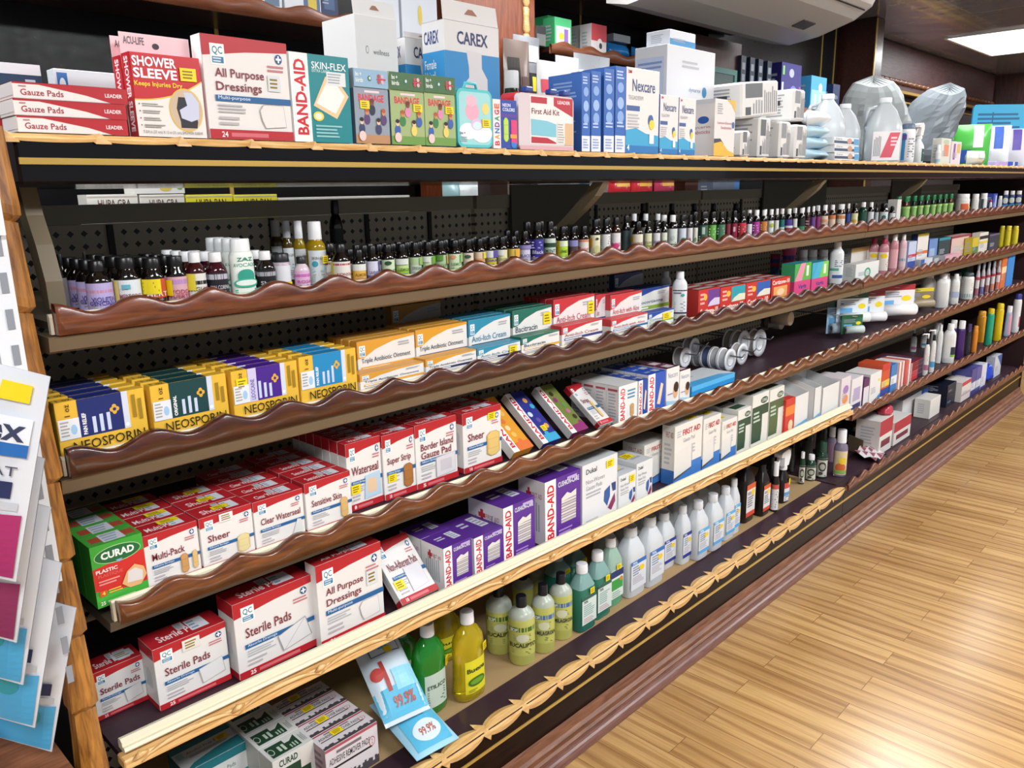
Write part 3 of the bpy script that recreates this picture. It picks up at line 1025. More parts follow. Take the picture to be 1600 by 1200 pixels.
def pad(F, u, v, w, h, col='dcdcda', edge='a9a9ab'):
    F.poly([(u, v + h * .1), (u + w, v), (u + w, v + h), (u, v + h * .92)], edge)
    F.poly([(u + w * .02, v + h * .115), (u + w * .975, v + h * .02), (u + w * .975, v + h * .975), (u + w * .02, v + h * .9)], col)


def art_qc(title, count='30', pic=None, sub='Adhesive Bandages', two=None, toptext=None, topwhite=True, tw=.62):
    def art(S):
        F = S['front']
        F.poly([(0, 1), (0, .80), (.16, .82), (.5, .865), (1, .9), (1, 1)], RED)
        logo_qc(F, .09, .72, .16, .2)
        cross(F, .84, .78, .09, .1)
        F.lines(.74, .70, .95, .76, 2, 'c07a80')
        if two:
            F.text(title, .12, .58, .12 + tw, .69, INK, .012); F.text(two, .12, .45, .12 + tw * .93, .56, INK, .012)
        else:
            F.text(title, .12, .51, .12 + tw, .64, INK, .012)
        F.rect(.1, .37, 1, .43, QBLUE); F.text(sub, .13, .38, .5, .425, 'dfe9f0')
        F.lines(.12, .26, .48, .34, 3, 'b4b4b8'); F.lines(.12, .14, .36, .22, 2, 'b9b0b4')
        if pic: pic(F)
        F.rect(0, 0, 1, .095, RED)
        F.text(count, .13, .02, .2, .075, 'f0e6e6', .02); F.lines(.24, .025, .8, .065, 1, 'cf6a72')
        T = S['top']
        T.rect(0, 0, 1, 1, RED)
        T.text(toptext or title, .14, .22, .14 + min(.6, tw), .6, 'f1e4e4', .012)
        T.rect(.44, .5, .56, .92, 'd8d8da'); T.lines(.45, .55, .55, .87, 4, '7f8890')
        if topwhite:
            T.rect(.58, .18, .82, .86, 'd9dee4'); T.lines(.6, .28, .7, .76, 3, '8aa0b8')
        Lf = S['left']
        Lf.rect(0, .82, 1, 1, RED); Lf.rect(0, 0, 1, .09, RED); Lf.lines(.3, .3, .7, .7, 6, 'c4c6cc', True)
    return art


def art_neos(panel, ptext, sub=None):
    def art(S):
        F = S['front']
        F.rect(.235, .33, .73, 1.0, panel)
        F.rect(.73, .33, .80, 1.0, 'cfd6e6'); F.ell(.765, .4, .022, .035, 'f4f4f6', 10)
        if sub:
            F.rect(.235, .33, .36, 1.0, 'c9c4e6'); F.text(ptext, .265, .37, .325, .78, '3d2a8a', .01, 90)
        else:
            F.text(ptext, .27, .37, .315, .75, 'f4f4f4', .03, 90)
        F.lines(.38, .37, .58, .72, 3, 'c5d0e8', True)
        for du, dv in ((0, .05), (0, -.05), (.03, 0), (-.03, 0)):
            F.ell(.635 + du, .72 + dv, .026, .042, 'd9a93c', 10)
        F.ell(.635, .72, .02, .03, panel, 10)
        F.text('1 oz', .09, .74, .15, .95, '4a3a10', .01, 90)
        F.lines(.84, .5, .88, .95, 1, '9a7a20', True); F.lines(.91, .45, .95, .85, 1, '9a7a20', True)
        F.rect(.01, .34, .235, .70, 'dfe3ea'); F.lines(.03, .40, .13, .66, 5, 'a8a49c'); F.ell(.17, .5, .035, .09, '9ec4e4', 12)
        F.text('NEOSPORIN', .14, .11, .95, .28, '2a2410', .004)
        S['top'].rect(.235, 0, .73, 1, panel); S['top'].text('1 oz', .05, .2, .2, .8, '4a3a10')
    return art


def art_oint(topc, title, tcol, bar, dark=False):
    def art(S):
        F = S['front']
        F.poly([(0, 1), (0, .62), (.12, .64), (.3, .78), (.6, .90), (1, .95), (1, 1)], topc)
        logo_qc(F, .03, .66, .1, .24)
        F.text(title, .06, .48, .06 + min(.85, .055 * len(title)), .62, tcol, .004)
        F.rect(.05, .32, 1, .43, bar); F.lines(.07, .35, .6, .40, 1, 'f0f0f0')
        F.lines(.06, .1, .7, .26, 3, 'b0aeb2'); F.lines(.7, .78, .95, .86, 2, 'a9a9ad')
        S['top'].rect(0, 0, 1, 1, topc); S['left'].rect(0, .6, 1, 1, topc)
    return art


def art_bandaid(body, spine=.34, pic='strip', sub=None):
    def art(S):
        F = S['front']
        F.rect(spine, 0, 1, 1, body)
        F.rect(0, 0, spine, 1, 'f1efee')
        F.text('BAND-AID', spine * .2, .08, spine * .82, .93, 'c81f2c', .03, 90)
        if sub: F.text(sub, spine + .06, .84, .95, .92, 'f0f4f8', .01)
        if pic == 'strip':
            F.poly([(spine + .12, .2), (spine + .3, .16), (.88, .66), (.74, .72)], 'e6cfa8')
        if pic == 'pad':
            F.poly([(spine + .05, .42), (spine + .28, .76), (.72, .8), (.97, .55), (.74, .28)], 'e8c79a'); F.poly([(spine + .1, .45), (spine + .3, .70), (.7, .74), (.9, .55), (.72, .34)], 'efeee8')
        if pic == 'stack':
            for q in range(9):
                F.rect(spine + .14, .25 + q * .045, .86, .285 + q * .045, 'd8d4cc' if q % 2 else 'c2bcb4')
            F.poly([(spine + .14, .65), (spine + .3, .72), (.7, .68), (.86, .72), (.86, .62), (spine + .14, .6)], 'dedad2')
        S['left'].rect(0, 0, 1, 1, 'efedec'); S['left'].lines(.2, .2, .8, .8, 7, 'a9b2bd', True)
        S['top'].rect(0, 0, 1, 1, body); S['top'].lines(.2, .5, .5, .7, 2, 'c9c4dc'); S['top'].rect(.62, .3, .88, .8, 'd9dade'); S['top'].lines(.65, .36, .85, .74, 4, '8a93b8')
    return art


def art_plain(title=None, tcol='5a5f6a', bands=(), rects=(), lines=True, top=None, left=None, tb=(.12, .62, .7, .72), bold=0.0, ells=(), polys=(), texts=()):
    def art(S):
        F = S['front']
        for (v0, v1, c) in bands: F.rect(0, v0, 1, v1, c)
        for (u0, v0, u1, v1, c) in rects: F.rect(u0, v0, u1, v1, c)
        for (pts, c) in polys: F.poly(pts, c)
        for (u, v, ru, rv, c) in ells: F.ell(u, v, ru, rv, c)
        if title: F.text(title, tb[0], tb[1], tb[2], tb[3], tcol, bold)
        for tx in texts: F.text(*tx)
        if lines: F.lines(.12, .3, .6, .5, 4, 'a4a8b0')
        if top: S['top'].rect(0, 0, 1, 1, top); S['top'].lines(.2, .3, .7, .7, 2, 'c9ccd2')
        if left:
            S['left'].rect(0, 0, 1, 1, left); S['left'].lines(.2, .3, .8, .8, 6, 'a4a8b0')
        else:
            S['left'].lines(.2, .25, .75, .75, 5, 'b4b8c0')
    return art


def lab(base, *ops):
    return (base,) + ops


def L_text(s, u0, v0, u1, v1, c, bold=.01, rot=0):
    return lambda F: F.text(s, u0, v0, u1, v1, c, bold, rot)


def L_rect(u0, v0, u1, v1, c, n=8):
    return lambda F: F.rect(u0, v0, u1, v1, c, n)


def L_lines(u0, v0, u1, v1, n, c='8a8a90'):
    return lambda F: F.lines(u0, v0, u1, v1, n, c)


def L_ell(u, v, ru, rv, c):
    return lambda F: F.ell(u, v, ru, rv, c)


def pouch(name, W, H, Dp, front, label, cat, loc, rz=0.0, tilt=0.0, art=None, crimp=True, rough=.22, hang=False, group=None, roll=0.0):
    """a filled bag: two bulging skins that meet in flat crimped ends"""
    mb = MB(); n = 12
    m = K(front, rough) if isinstance(front, str) else front
    def pt(i, j, side):
        u = i / n; v = j / n
        bul = (max(0, math.sin(PI * u)) ** .5) * max(0, math.sin(PI * v)) ** .7
        wob = .06 * math.sin(9 * u + 4 * v) + .05 * math.sin(13 * v + 5 * u)
        return ((u - .5) * W, side * Dp / 2 * bul * (1 + wob) - (0.0006 if side < 0 else -.0006), v * H)
    for side in (-1, 1):
        g = [[pt(i, j, side) for i in range(n + 1)] for j in range(n + 1)]
        if side > 0: g = [list(reversed(r)) for r in g]
        mb.sheet(g, m)
    if art:
        def fn(u, v, e):
            uu = min(1, max(0, u)); vv = min(1, max(0, v))
            bul = (max(0, math.sin(PI * uu)) ** .5) * max(0, math.sin(PI * vv)) ** .7
            wob = .06 * math.sin(9 * uu + 4 * vv) + .05 * math.sin(13 * vv + 5 * uu)
            return ((uu - .5) * W, -Dp / 2 * bul * (1 + wob) - .0014 - e * 3, vv * H)
        fa = Face(mb, fn); fa.curved = True; art(fa)
    o = mb.build(name)
    o.location = loc; o.rotation_euler = (tilt, roll, rz)
    tag(o, label, cat, group)
    return o


def Grid(u0, v0, u1, v1, col, n=10):
    """patch that follows a bulging skin"""
    def f(F):
        pts = [(u0 + (u1 - u0) * i / n, v0 + (v1 - v0) * j / n) for j in range(n + 1) for i in range(n + 1)]
        F._p(pts, [(j * (n + 1) + i, j * (n + 1) + i + 1, (j + 1) * (n + 1) + i + 1, (j + 1) * (n + 1) + i) for j in range(n) for i in range(n)], col)
    return f


def crumple(name, W, H, Dp, m, label, cat, loc, rz=0.0, seed=1, amp=.16, tip=None, group=None, jit=0.0):
    rnd = random.Random(seed); ph = [rnd.uniform(0, 6.28) for _ in range(10)]
    mb = MB(); n = 26; k = 14; g = []
    for j in range(k + 1):
        v = j / k; row = []
        base = (1 - abs(2 * v - 1) ** 4) ** .5 * (1 - .35 * v)
        for i in range(n):
            t = 2 * PI * i / n
            d = 1 + amp * (math.sin(3 * t + ph[0] + 3 * v) * .5 + math.sin(7 * t + ph[1] - 5 * v) * .35 + math.sin(11 * t + ph[2] + 9 * v) * .25 + math.sin(5 * t + 13 * v + ph[3]) * .3)
            d += jit * rnd.uniform(-1, 1)
            row.append((W / 2 * base * d * math.cos(t) + (tip or 0) * v * v, Dp / 2 * base * d * math.sin(t), H * v * (1 + amp * .35 * math.sin(2 * t + ph[4]) * v)))
        g.append(row)
    zmin = min(p[2] for r in g for p in r)
    g = [[(x, y, z - zmin) for x, y, z in r] for r in g]
    vs = [p for r in g for p in r]
    fs = [(j * n + i, j * n + (i + 1) % n, (j + 1) * n + (i + 1) % n, (j + 1) * n + i) for j in range(k) for i in range(n)]
    mb.add(vs, fs, m, jit == 0)
    o = mb.build(name); o.location = loc; o.rotation_euler = (0, 0, rz)
    return tag(o, label, cat, group)



# ================================================================== ON THE COUNTER TOP
def art_gauze(S):
    F = S['front']
    F.poly([(.22, 1), (1, .98), (1, 0), (.85, 0), (.62, .42), (.22, .9)], RED)
    F.rect(0, .9, 1, 1, RED)
    F.text('Gauze Pads', .06, .22, .42, .60, 'a23040', .008)
    F.text('LEADER', .79, .38, .95, .62, 'f4eaea', .02)
    F.lines(.05, .72, .12, .8, 1, 'b9838a')
    S['left'].rect(.0, .2, 1, .8, 'e6dfe0'); S['left'].rect(0, 0, .3, 1, RED)
    S['top'].rect(0, 0, 1, 1, RED)


for k, (p, q, lab_) in enumerate((((24, 172), (197, 181), 'lowest box of the stack'), ((18, 147), (195, 156), 'middle box of the stack'), ((16, 119), (196, 131), 'topmost box of the stack'))):
    zz = Z_TOP + .0006 + k * .0212
    carton(0, p, q, 1.216 + .002 * k, .09, 'e9e5e2', art_gauze, 'white and red gauze pads box, ' + lab_ + ' at the near counter end', z=zz, h=.0205, name='gauze_box', nofit=True)
OCC.setdefault(0, []).append((.33, .484, 1.2, 1.31))
carton(0, (82, 103), (182, 118), 1.40, .03, 'e4e8ec', art_plain(None, rects=((.04, .6, .2, .95, '2f6fb4'),), ells=((.12, .78, .05, .1, 'e8f0f8'),)), 'white box with small blue square behind the gauze stack', name='dressing_box')
carton(0, (-30, 92), (62, 104), 1.38, .03, '1d3a5c', art_plain(None, bands=((.86, 1, 'e8ecf0'), (0, .3, '1676b8')), rects=((.7, .2, .88, .8, 'c9d4de'),)), 'navy and white box peeking over the left of the gauze stack', name='dressing_box')


def shower(label, tl, tr, y, front):
    def art(S):
        F = S['front']
        cv = [(q / 12, .43 + .27 * (q / 12) ** 2.2) for q in range(13)]; st = [(2 * q, 2 * q + 2, 2 * q + 3, 2 * q + 1) for q in range(12)]
        F._p([p for u, v in cv for p in ((u, 0), (u, v + .018))], st, 'e6c24a'); F._p([p for u, v in cv for p in ((u, 0), (u, v))], st, 'e9e4df')
        F.text('SHOWER', .02, .84, .64, .96, 'eef0fa', .03); F.text('SLEEVE', .02, .70, .64, .82, 'eef0fa', .03)
        F.text('Keeps Injuries Dry', .02, .59, .70, .665, 'f2d23a', .02)
        F.ell(.72, .34, .25, .27, 'e2bf4e', 28); F.ell(.72, .34, .235, .255, 'cdb59a', 28)
        F.poly([(.62, .5), (.58, .36), (.62, .2), (.62, .12), (.86, .12), (.88, .2), (.84, .4), (.78, .5)], '2a2830')
        F.poly([(.70, .56), (.82, .56), (.92, .44), (.9, .24), (.78, .2), (.64, .24), (.62, .34), (.74, .4)], 'c9cde2')
        for q in range(4):
            F.ell(.05, .39 - q * .085, .008, .01, '3a3a3a', 8); F.lines(.09, .365 - q * .085, .4, .40 - q * .085, 2, '9a9894')
        F.text('7-3/4 in (27 cm) X 12 in (31 cm) SHOWER SLEEVE', .06, .03, .93, .075, '5a5a60')
        Lf = S['left']; Lf.rect(0, 0, 1, 1, 'b3202a'); Lf.text('SHOWER SLEEVE', .25, .06, .75, .96, 'f0e8ec', .03, 270)
    o = carton(0, tl, tr, y, .028, 'c2262f', art, label, name='sleeve_box', stick=(('front', .68, .70, .92, .86),) if front else ())
    W = o.dimensions.x
    b = MB(); H = max(v.co.z for v in o.data.vertices); Wd = max(v.co.x for v in o.data.vertices) * 2
    g = Face(b, lambda u, v, e: ((u - .5) * Wd, .0285 - e, H + .001 + v * .03))
    b.box(-Wd / 2, Wd / 2, .0285, .0297, H - .02, H + .03, K('e8cdd2', .4), c=.0003)
    g.e = .0003
    g.text('ACU-LIFE', .05, .45, .34, .8, '6a5a62', .02); g.ell(.5, .45, .05, .14, '2a2226'); g.rect(.68, -.3, 1, .05, 'c2262f'); g.text('One Size', .74, -.22, .96, -.02, 'f2e4e6', .02)
    b.build('hang_tab', o)


shower('red and white shower sleeve box with yellow price sticker', (201, 79), (311, 92), 1.216, True)
shower('red shower sleeve box standing behind the front shower sleeve box', (187, 85), (301, 98), 1.247, False)


def art_allp(S):
    art_qc('All Purpose', '24', two='Dressings', sub='Multi-purpose', tw=.57,
           pic=lambda F: (F.poly([(.66, .12), (.92, .14), (.9, .36), (.65, .36), (.6, .30), (.62, .2)], 'a8a6a6'), F.poly([(.663, .125), (.915, .145), (.896, .355), (.655, .353), (.607, .297), (.627, .202)], 'e4e0dd'),))(S)
    S['left'].rect(0, 0, 1, 1, 'f0efee')


carton(0, (309, 43), (447, 76), 1.216, .03, 'e6e2df', art_allp, 'tall white all purpose dressings box on the counter beside the shower sleeve', name='dressing_box',
       stick=(('front', .73, .5, .88, .66, 'd4d8dc'),), rough=.45)


def art_skin(S):
    art_bandaid('17838a', .3, 'pad', 'SKIN-FLEX')(S)
    F = S['front']; F.text('EXTRA LARGE', .36, .80, .66, .835, 'd8eef0'); F.rect(.6, .66, .93, .82, 'dfe4e6'); F.lines(.62, .69, .9, .8, 4, 'a0a8b0')
    F.ell(.42, .3, .09, .055, 'e8d04a'); F.ell(.42, .3, .06, .036, 'f2ead0'); F.lines(.36, .06, .85, .2, 4, '8cc4c8')


carton(0, (450, 80), (543, 91), 1.217, .028, '17838a', art_skin, 'teal extra large bandage box with white spine on the counter', name='bandage_box')


def kids(label, tl, tr, bg, hdr, blobs, y=1.218):
    def art(S):
        F = S['front']
        F.rect(0, 0, 1, .74, bg)
        F.rect(0, .0, 1, .12, blobs[0])
        F.text('BANDAGE', .12, .57, .86, .67, 'd23a4a', .03); F.lines(.3, .69, .75, .72, 1, 'f0d0d8')
        rnd = random.Random(label)
        for q in range(5):
            u = .18 + q * .16; c = blobs[1 + q % (len(blobs) - 1)]
            vv = .2 + .13 * (q % 3)
            F.ell(u, vv, .09, .075, c, 12); F.ell(u, vv + .1, .055, .045, ('e7c3a2', 'c98a5e', '7a4a30')[q % 3], 12)
            F.ell(u, vv + .125, .058, .03, ('2b2226', 'b5562a', '6a3420')[q % 3], 12)
        F.ell(.17, .1, .1, .07, 'e6c9c4', 14)
        F.rect(0, .76, 1, 1, hdr); F.text('bo +', .05, .90, .22, .96, 'e8ece6', .02); F.text('birds', .05, .82, .26, .88, 'e8ece6', .02)
        F.ell(.45, .88, .055, .038, '3f6f58', 14); F.ell(.46, .885, .03, .022, 'cfe0e8', 10)
        for q in range(4):
            F.ell(.72 + .1 * (q % 2), .92 - .075 * (q // 2), .045, .03, 'd8b4b8' if q % 2 else 'b04a52', 8)
        F.rect(.66, .87, .92, .89, 'c83a48')
        S['left'].rect(0, 0, 1, .74, '55667a'); S['top'].rect(0, 0, 1, 1, hdr)
    return carton(0, tl, tr, y, .02, bg, art, label, name='bandage_box', stick=(('front', .15 if 'grey' in label else .66, .47, .42 if 'grey' in label else .93, .58),), off=.001)


kids('grey and blue children bandage box with blue header card', (550, 106), (604, 112), '8f9aa8', '8fb2cc', ('b98a62', '3a3f66', '5a3f6e', '27304a'))
kids('green children bandage box with green header, left of its twin', (607, 112), (660, 117), '9fb27a', '446b45', ('6f9a4a', '3f5fa8', '3f7f4a', 'd98ab0', 'e6cf6a'))
kids('green children bandage box with green header, beside the round-cornered tin', (661, 117), (709, 122), '9fb27a', '446b45', ('6f9a4a', '3f5fa8', '3f7f4a', 'd98ab0', 'e6cf6a'))

# rounded turquoise tin
a = at_y(713, 137, 1.218); c = at_y(768, 143, 1.218); bb = at_y(713, 232, 1.218)
x0, x1 = fit(0, a.x, c.x, 1.218, 1.24)
W = x1 - x0; H = a.z - Z_TOP
t = empty('bandage_tin', ((x0 + x1) / 2, 1.218, Z_TOP + .0006))
def rrect(w, h, r, n=5):
    pts = []
    for cx, cz, a0 in ((w / 2 - r, r, -90), (w / 2 - r, h - r, 0), (-w / 2 + r, h - r, 90), (-w / 2 + r, r, 180)):
        for q in range(n + 1):
            t_ = math.radians(a0 + 90 * q / n); pts.append((cx + r * math.cos(t_), cz + r * math.sin(t_)))
    return pts
f = MB(); f.extrude(rrect(W, H, .014), 0, .022, K('5cc4c8', .3), axis='Y'); f.build('case', t)
f = MB(); F = Face(f, lambda u, v, e: ((u - .5) * W, -e, v * H))
F.poly([(u / W * .9 + .5, (v - H / 2) / H * .9 + .5) for u, v in rrect(W, H, .012)], '9fd6d8')
F.ell(.42, .62, .2, .16, 'e8a9bc'); F.ell(.40, .80, .15, .1, 'efb6c6'); F.ell(.8, .68, .1, .1, 'e8d27a')
F.ell(.3, .28, .26, .14, 'e9eef0'); F.ell(.68, .25, .3, .16, 'e9eef0'); F.ell(.55, .4, .18, .1, 'd8c0e0'); F.ell(.55, .38, .13, .07, 'cfe6ea')
F.text('bo +', .06, .22, .2, .27, '2a3a4a', .02); F.lines(.06, .1, .3, .18, 3, '8aa0a8')
f.build('lid_picture', t)
f = MB(); f.tube([(-.018, .012, H - .002), (-.014, .012, H + .012), (.014, .012, H + .012), (.018, .012, H - .002)], .003, K('4fb9c2', .3)); f.build('handle', t)
tag(t, 'turquoise round-cornered bandage tin with pink and white cloud picture', 'tin')
sticker(t, lambda u, v, e: ((u - .5) * W, -e - .001, v * H), .68, .36, .92, .5)


def art_neon(S):
    F = S['front']
    F.rect(0, 0, .33, 1, 'e6e4e6')
    for q, (ch, col) in enumerate(zip('BANDAGE', ('c83a4a', 'e09a3a', '2f6fb4', '7a4a9a', '3fa06a', 'c83a4a', 'e0703a'))):
        F.text(ch, .07, .06 + q * .125, .27, .06 + q * .125 + .1, col, .03, 90)
    F.rect(.33, 0, 1, 1, '2b4aa0'); F.text('NEON', .4, .86, .74, .93, 'e8ecf6', .02); F.text('COLORS', .4, .77, .92, .84, 'e8ecf6', .02); F.rect(.33, .64, 1, .72, '5a3f9a')
    bandage(F, .42, .14, .22, .5, 'b8d85a', '8aa84a'); F.rect(.74, .1, 1, .6, 'd8407a'); F.ell(.85, .08, .12, .06, '2f7fd0'); F.rect(.7, .22, .98, .3, 'e8a03a')
    S['left'].rect(0, 0, 1, 1, 'e6e4e6')


carton(0, (769, 154), (806, 158), 1.217, .03, '2b4aa0', art_neon, 'small blue neon coloured bandage box beside the red first aid case', name='bandage_box')

# first aid case
a = at_y(829, 141, 1.217); c = at_y(898, 150, 1.217)
x0, x1 = fit(0, at_y(808, 140, 1.217).x + .003, c.x, 1.215, 1.25)
W = x1 - x0; H = a.z - Z_TOP - .004
t = empty('first_aid_case', ((x0 + x1) / 2, 1.219, Z_TOP + .0006))
f = MB(); f.extrude(rrect(W, H, .012), .012, .05, K('c9202a', .25, coat=.3), axis='Y'); f.build('back_shell', t)
f = MB(); f.extrude(rrect(W * .98, H * .98, .011), .0, .0118, K('dccfd2', .15, coat=.5), axis='Y'); f.build('clear_lid', t)
f = MB(); F = Face(f, lambda u, v, e: ((u - .5) * W, -e, v * H))
F.rect(.2, .1, .97, .95, 'e8e4e2'); F.rect(.22, .82, .5, .93, 'b52a3a'); F.poly([(.62, .95), (.97, .95), (.97, .62), (.62, .80)], 'b52a3a')
F.text('LEADER', .69, .84, .92, .9, 'f0e6e8', .02); F.text('First Aid Kit', .23, .63, .72, .73, '7a2a34', .01)
F.poly([(.22, .26), (.22, .54), (.5, .52), (.66, .47), (.66, .24)], '7fc0d2'); F.poly([(.22, .12), (.22, .23), (.5, .22), (.66, .14), (.66, .12)], 'b52a3a')
F.rect(.68, .12, .82, .5, 'e4e2dc'); F.lines(.69, .14, .81, .48, 8, 'a8a8a4'); F.rect(.82, .1, .97, .5, 'd9b48a'); F.rect(.02, .0, .98, .07, 'd8a9ac')
f.build('card', t)
for q in (-.3, .12, .36):
    f = MB(); f.box(q * W - .011, q * W + .011, -.002, .016, H + .0004, H + .011, K('27418f', .3), c=.002); f.build('clip', t)
tag(t, 'red plastic first aid case with clear lid and blue clips', 'first aid kit')

# carex-type urinal boxes and the open white box
def art_urinal(S):
    F = S['front']
    F.rect(0, 0, 1, .77, '2c86c0')
    F.poly([(.38, .79), (.66, .78), (.66, .66), (.76, .58), (.76, 0), (.28, 0), (.28, .5), (.42, .58), (.42, .66)], 'd6d2d2')
    F.text('CAREX', .22, .83, .78, .93, '2b3566', .02)
    F.poly([(.22, .5), (.52, .5), (.46, .32), (.12, .32)], '2f8f94'); F.ell(.38, .42, .03, .03, 'd8ecec')
    Lf = S['left']; Lf.rect(0, 0, 1, .77, '3291cc'); Lf.text('CAREX', .1, .83, .75, .93, '3b4a80', .02); Lf.text('Female', .1, .64, .62, .71, 'e4eef6', .01); Lf.text('Urinal', .1, .55, .56, .62, 'e4eef6', .01); Lf.lines(.1, .44, .8, .52, 3, 'b4d4ea')
    S['top'].rect(0, 0, 1, 1, 'd9d7d6')


def hang_box(tl, tr, y, dep, art, label, tabh, col='dcdad9', **k):
    o = carton(0, tl, tr, y, dep, col, art, label, name='carton', **k)
    H = max(v.co.z for v in o.data.vertices); W = max(v.co.x for v in o.data.vertices)
    b = MB(); vs = [(-W, dep * .5, H), (W, dep * .5, H), (W * .97, dep * .5 + .004, H + tabh), (-W * .99, dep * .5 + .004, H + tabh)]
    M = Matrix.Translation((0, -dep * .5 + .002, 0))
    b.add(vs + [(x, y_ + .0012, z) for x, y_, z in vs], [(0, 1, 2, 3), (7, 6, 5, 4), (3, 2, 6, 7), (0, 3, 7, 4), (1, 5, 6, 2)], K(col, .4), False, M)
    F = Face(b, lambda u, v, e: ((u - .5) * 2 * W, .002 - e + v * .004, H + v * tabh))
    F.poly([(.38, .4), (.62, .4), (.54, .68), (.46, .68)], '9a6a58')
    b.build('hang_tab', o)
    return o


hang_box((693, 31), (779, 43), 1.31, .07, art_urinal, 'large blue and white urinal box with hanging tab', .04)
hang_box((632, 58), (690, 66), 1.40, .06, art_urinal, 'blue and white urinal box behind the large one', .012)


def art_well(S):
    F = S['front']
    F.text('wellness', .4, .72, .78, .76, '6a6a72', .004); F.ell(.26, .75, .035, .03, '8a8a92'); F.ell(.26, .75, .026, .022, 'dcdada')
    F.lines(.12, .28, .82, .56, 9, 'a9a7ac'); F.lines(.12, .12, .5, .18, 2, 'b4b2b6')
    Lf = S['left']
    pts = [(.12 + .75 * math.sin(q * PI / 24), .66 - .58 * (1 - math.cos(q * PI / 24))) for q in range(13)]
    Lf._p([p for a_, b_ in pts for p in ((a_, b_), (a_ - .02, b_ - .05))], [(2 * q, 2 * q + 2, 2 * q + 3, 2 * q + 1) for q in range(12)], 'b06aa8')


hang_box((553, 20), (619, 32), 1.36, .11, art_well, 'white open-topped box with pink arc, left of the urinal boxes', .03, col='dedddc')

def art_blueoval(S):
    F = S['front']; F.ell(.5, .45, .34, .22, '2f4fa0', 24); F.ell(.38, .5, .06, .07, 'e4e8f2', 12); F.poly([(.52, .62), (.6, .62), (.72, .25), (.56, .25)], 'd9e0ee'); F.ell(.5, .86, .06, .06, 'e6cf5a')
carton(0, (626, -18), (682, -8), 1.50, .06, 'e2e6ee', art_blueoval, 'tall white box with blue oval behind the urinal boxes', name='carton')
carton(0, (575, -22), (622, -14), 1.50, .06, 'e2e6ee', art_blueoval, 'tall white box with blue oval, partly hidden by the white open-topped box', name='carton')

# nexcare dressings: blue spines and fronts
def art_spine(S):
    F = S['front']; F.rect(0, 0, 1, 1, '2f62b4'); F.rect(0, 0, 1, .2, 'dfe3ea'); F.lines(.12, .86, .85, .95, 3, 'b4c8ea')
    F.ell(.5, .76, .3, .06, '86a8dc'); F.ell(.5, .58, .32, .07, '9ab8e4'); F.ell(.5, .42, .32, .07, '86a8dc'); F.lines(.15, .04, .8, .16, 4, '8fa4cc'); F.lines(.15, .3, .85, .36, 2, 'b4c8ea')
    S['left'].rect(0, 0, 1, 1, '3a6cbc'); S['left'].lines(.15, .2, .85, .9, 16, '88a8dc')
    S['top'].rect(0, 0, 1, 1, 'd9dde4')
def art_tega(S):
    F = S['front']
    F.poly([(0, 0), (1, 0), (1, .22), (.6, .24), (.3, .30), (0, .27)], '3aa0cc'); F.rect(0, 0, 1, .09, '2474b4')
    F.text('Nexcare', .18, .73, .86, .87, '27407c', .008); F.text('TEGADERM', .06, .63, .5, .68, '9a9ea8'); F.rect(.02, .5, .4, .56, '3a5a96'); F.lines(.05, .3, .4, .46, 5, 'b4b2b6'); F.text('3M', .05, .93, .15, .97, 'c83040', .02)
    F.ell(.74, .4, .08, .07, '3a5a9a', 16); F.ell(.77, .35, .08, .06, 'e8cf3a', 16); F.text('4', .03, .03, .1, .1, 'e8f0f8', .02); F.rect(.7, .12, .84, .24, 'e4e8ec')
    S['left'].rect(0, 0, 1, 1, '2f62b4'); S['left'].lines(.2, .2, .8, .9, 14, '88a8dc')


for k, (p, q) in enumerate((((909, 115), (922, 112)), ((924, 113), (939, 110)), ((944, 108), (960, 107)), ((962, 105), (978, 103)))):
    carton(0, p, q, 1.217, .1, '2f62b4', art_spine, 'narrow blue dressing box with light pictures, ' + ('leftmost of four beside the first aid case', 'second of four from the first aid case', 'third of four from the first aid case', 'touching the large white dressing box')[k], name='dressing_box')
carton(0, (979, 103), (1031, 113), 1.217, .03, 'e2dedb', art_tega, 'large white dressing box with blue wave and blue lettering', name='dressing_box')
carton(0, (1032, 147), (1061, 151), 1.217, .03, 'e2dedb', art_tega, 'smaller white dressing box with blue wave, left one of two', name='dressing_box')
carton(0, (1062, 152), (1088, 155), 1.217, .03, 'e2dedb', art_tega, 'smaller white dressing box with blue wave, right one of two', name='dressing_box')

def art_swab(S):
    F = S['front']
    F.ell(.78, .62, .05, .05, '3a86b4'); F.text('dynarex', .45, .6, .7, .65, '6a8aa8'); F.text('TAMPONS TIGE A', .06, .36, .55, .42, '9a9a9e'); F.text('POVIDONE IODEE', .06, .26, .62, .32, '9a9a9e'); F.lines(.3, .82, .7, .88, 2, 'b9bcc2'); F.rect(.78, .4, .88, .55, 'd0d0d4')
    Lf = S['left']; Lf.rect(.06, .1, .9, .9, 'c9d4ee'); Lf.lines(.1, .14, .86, .86, 18, '8a9ed0')


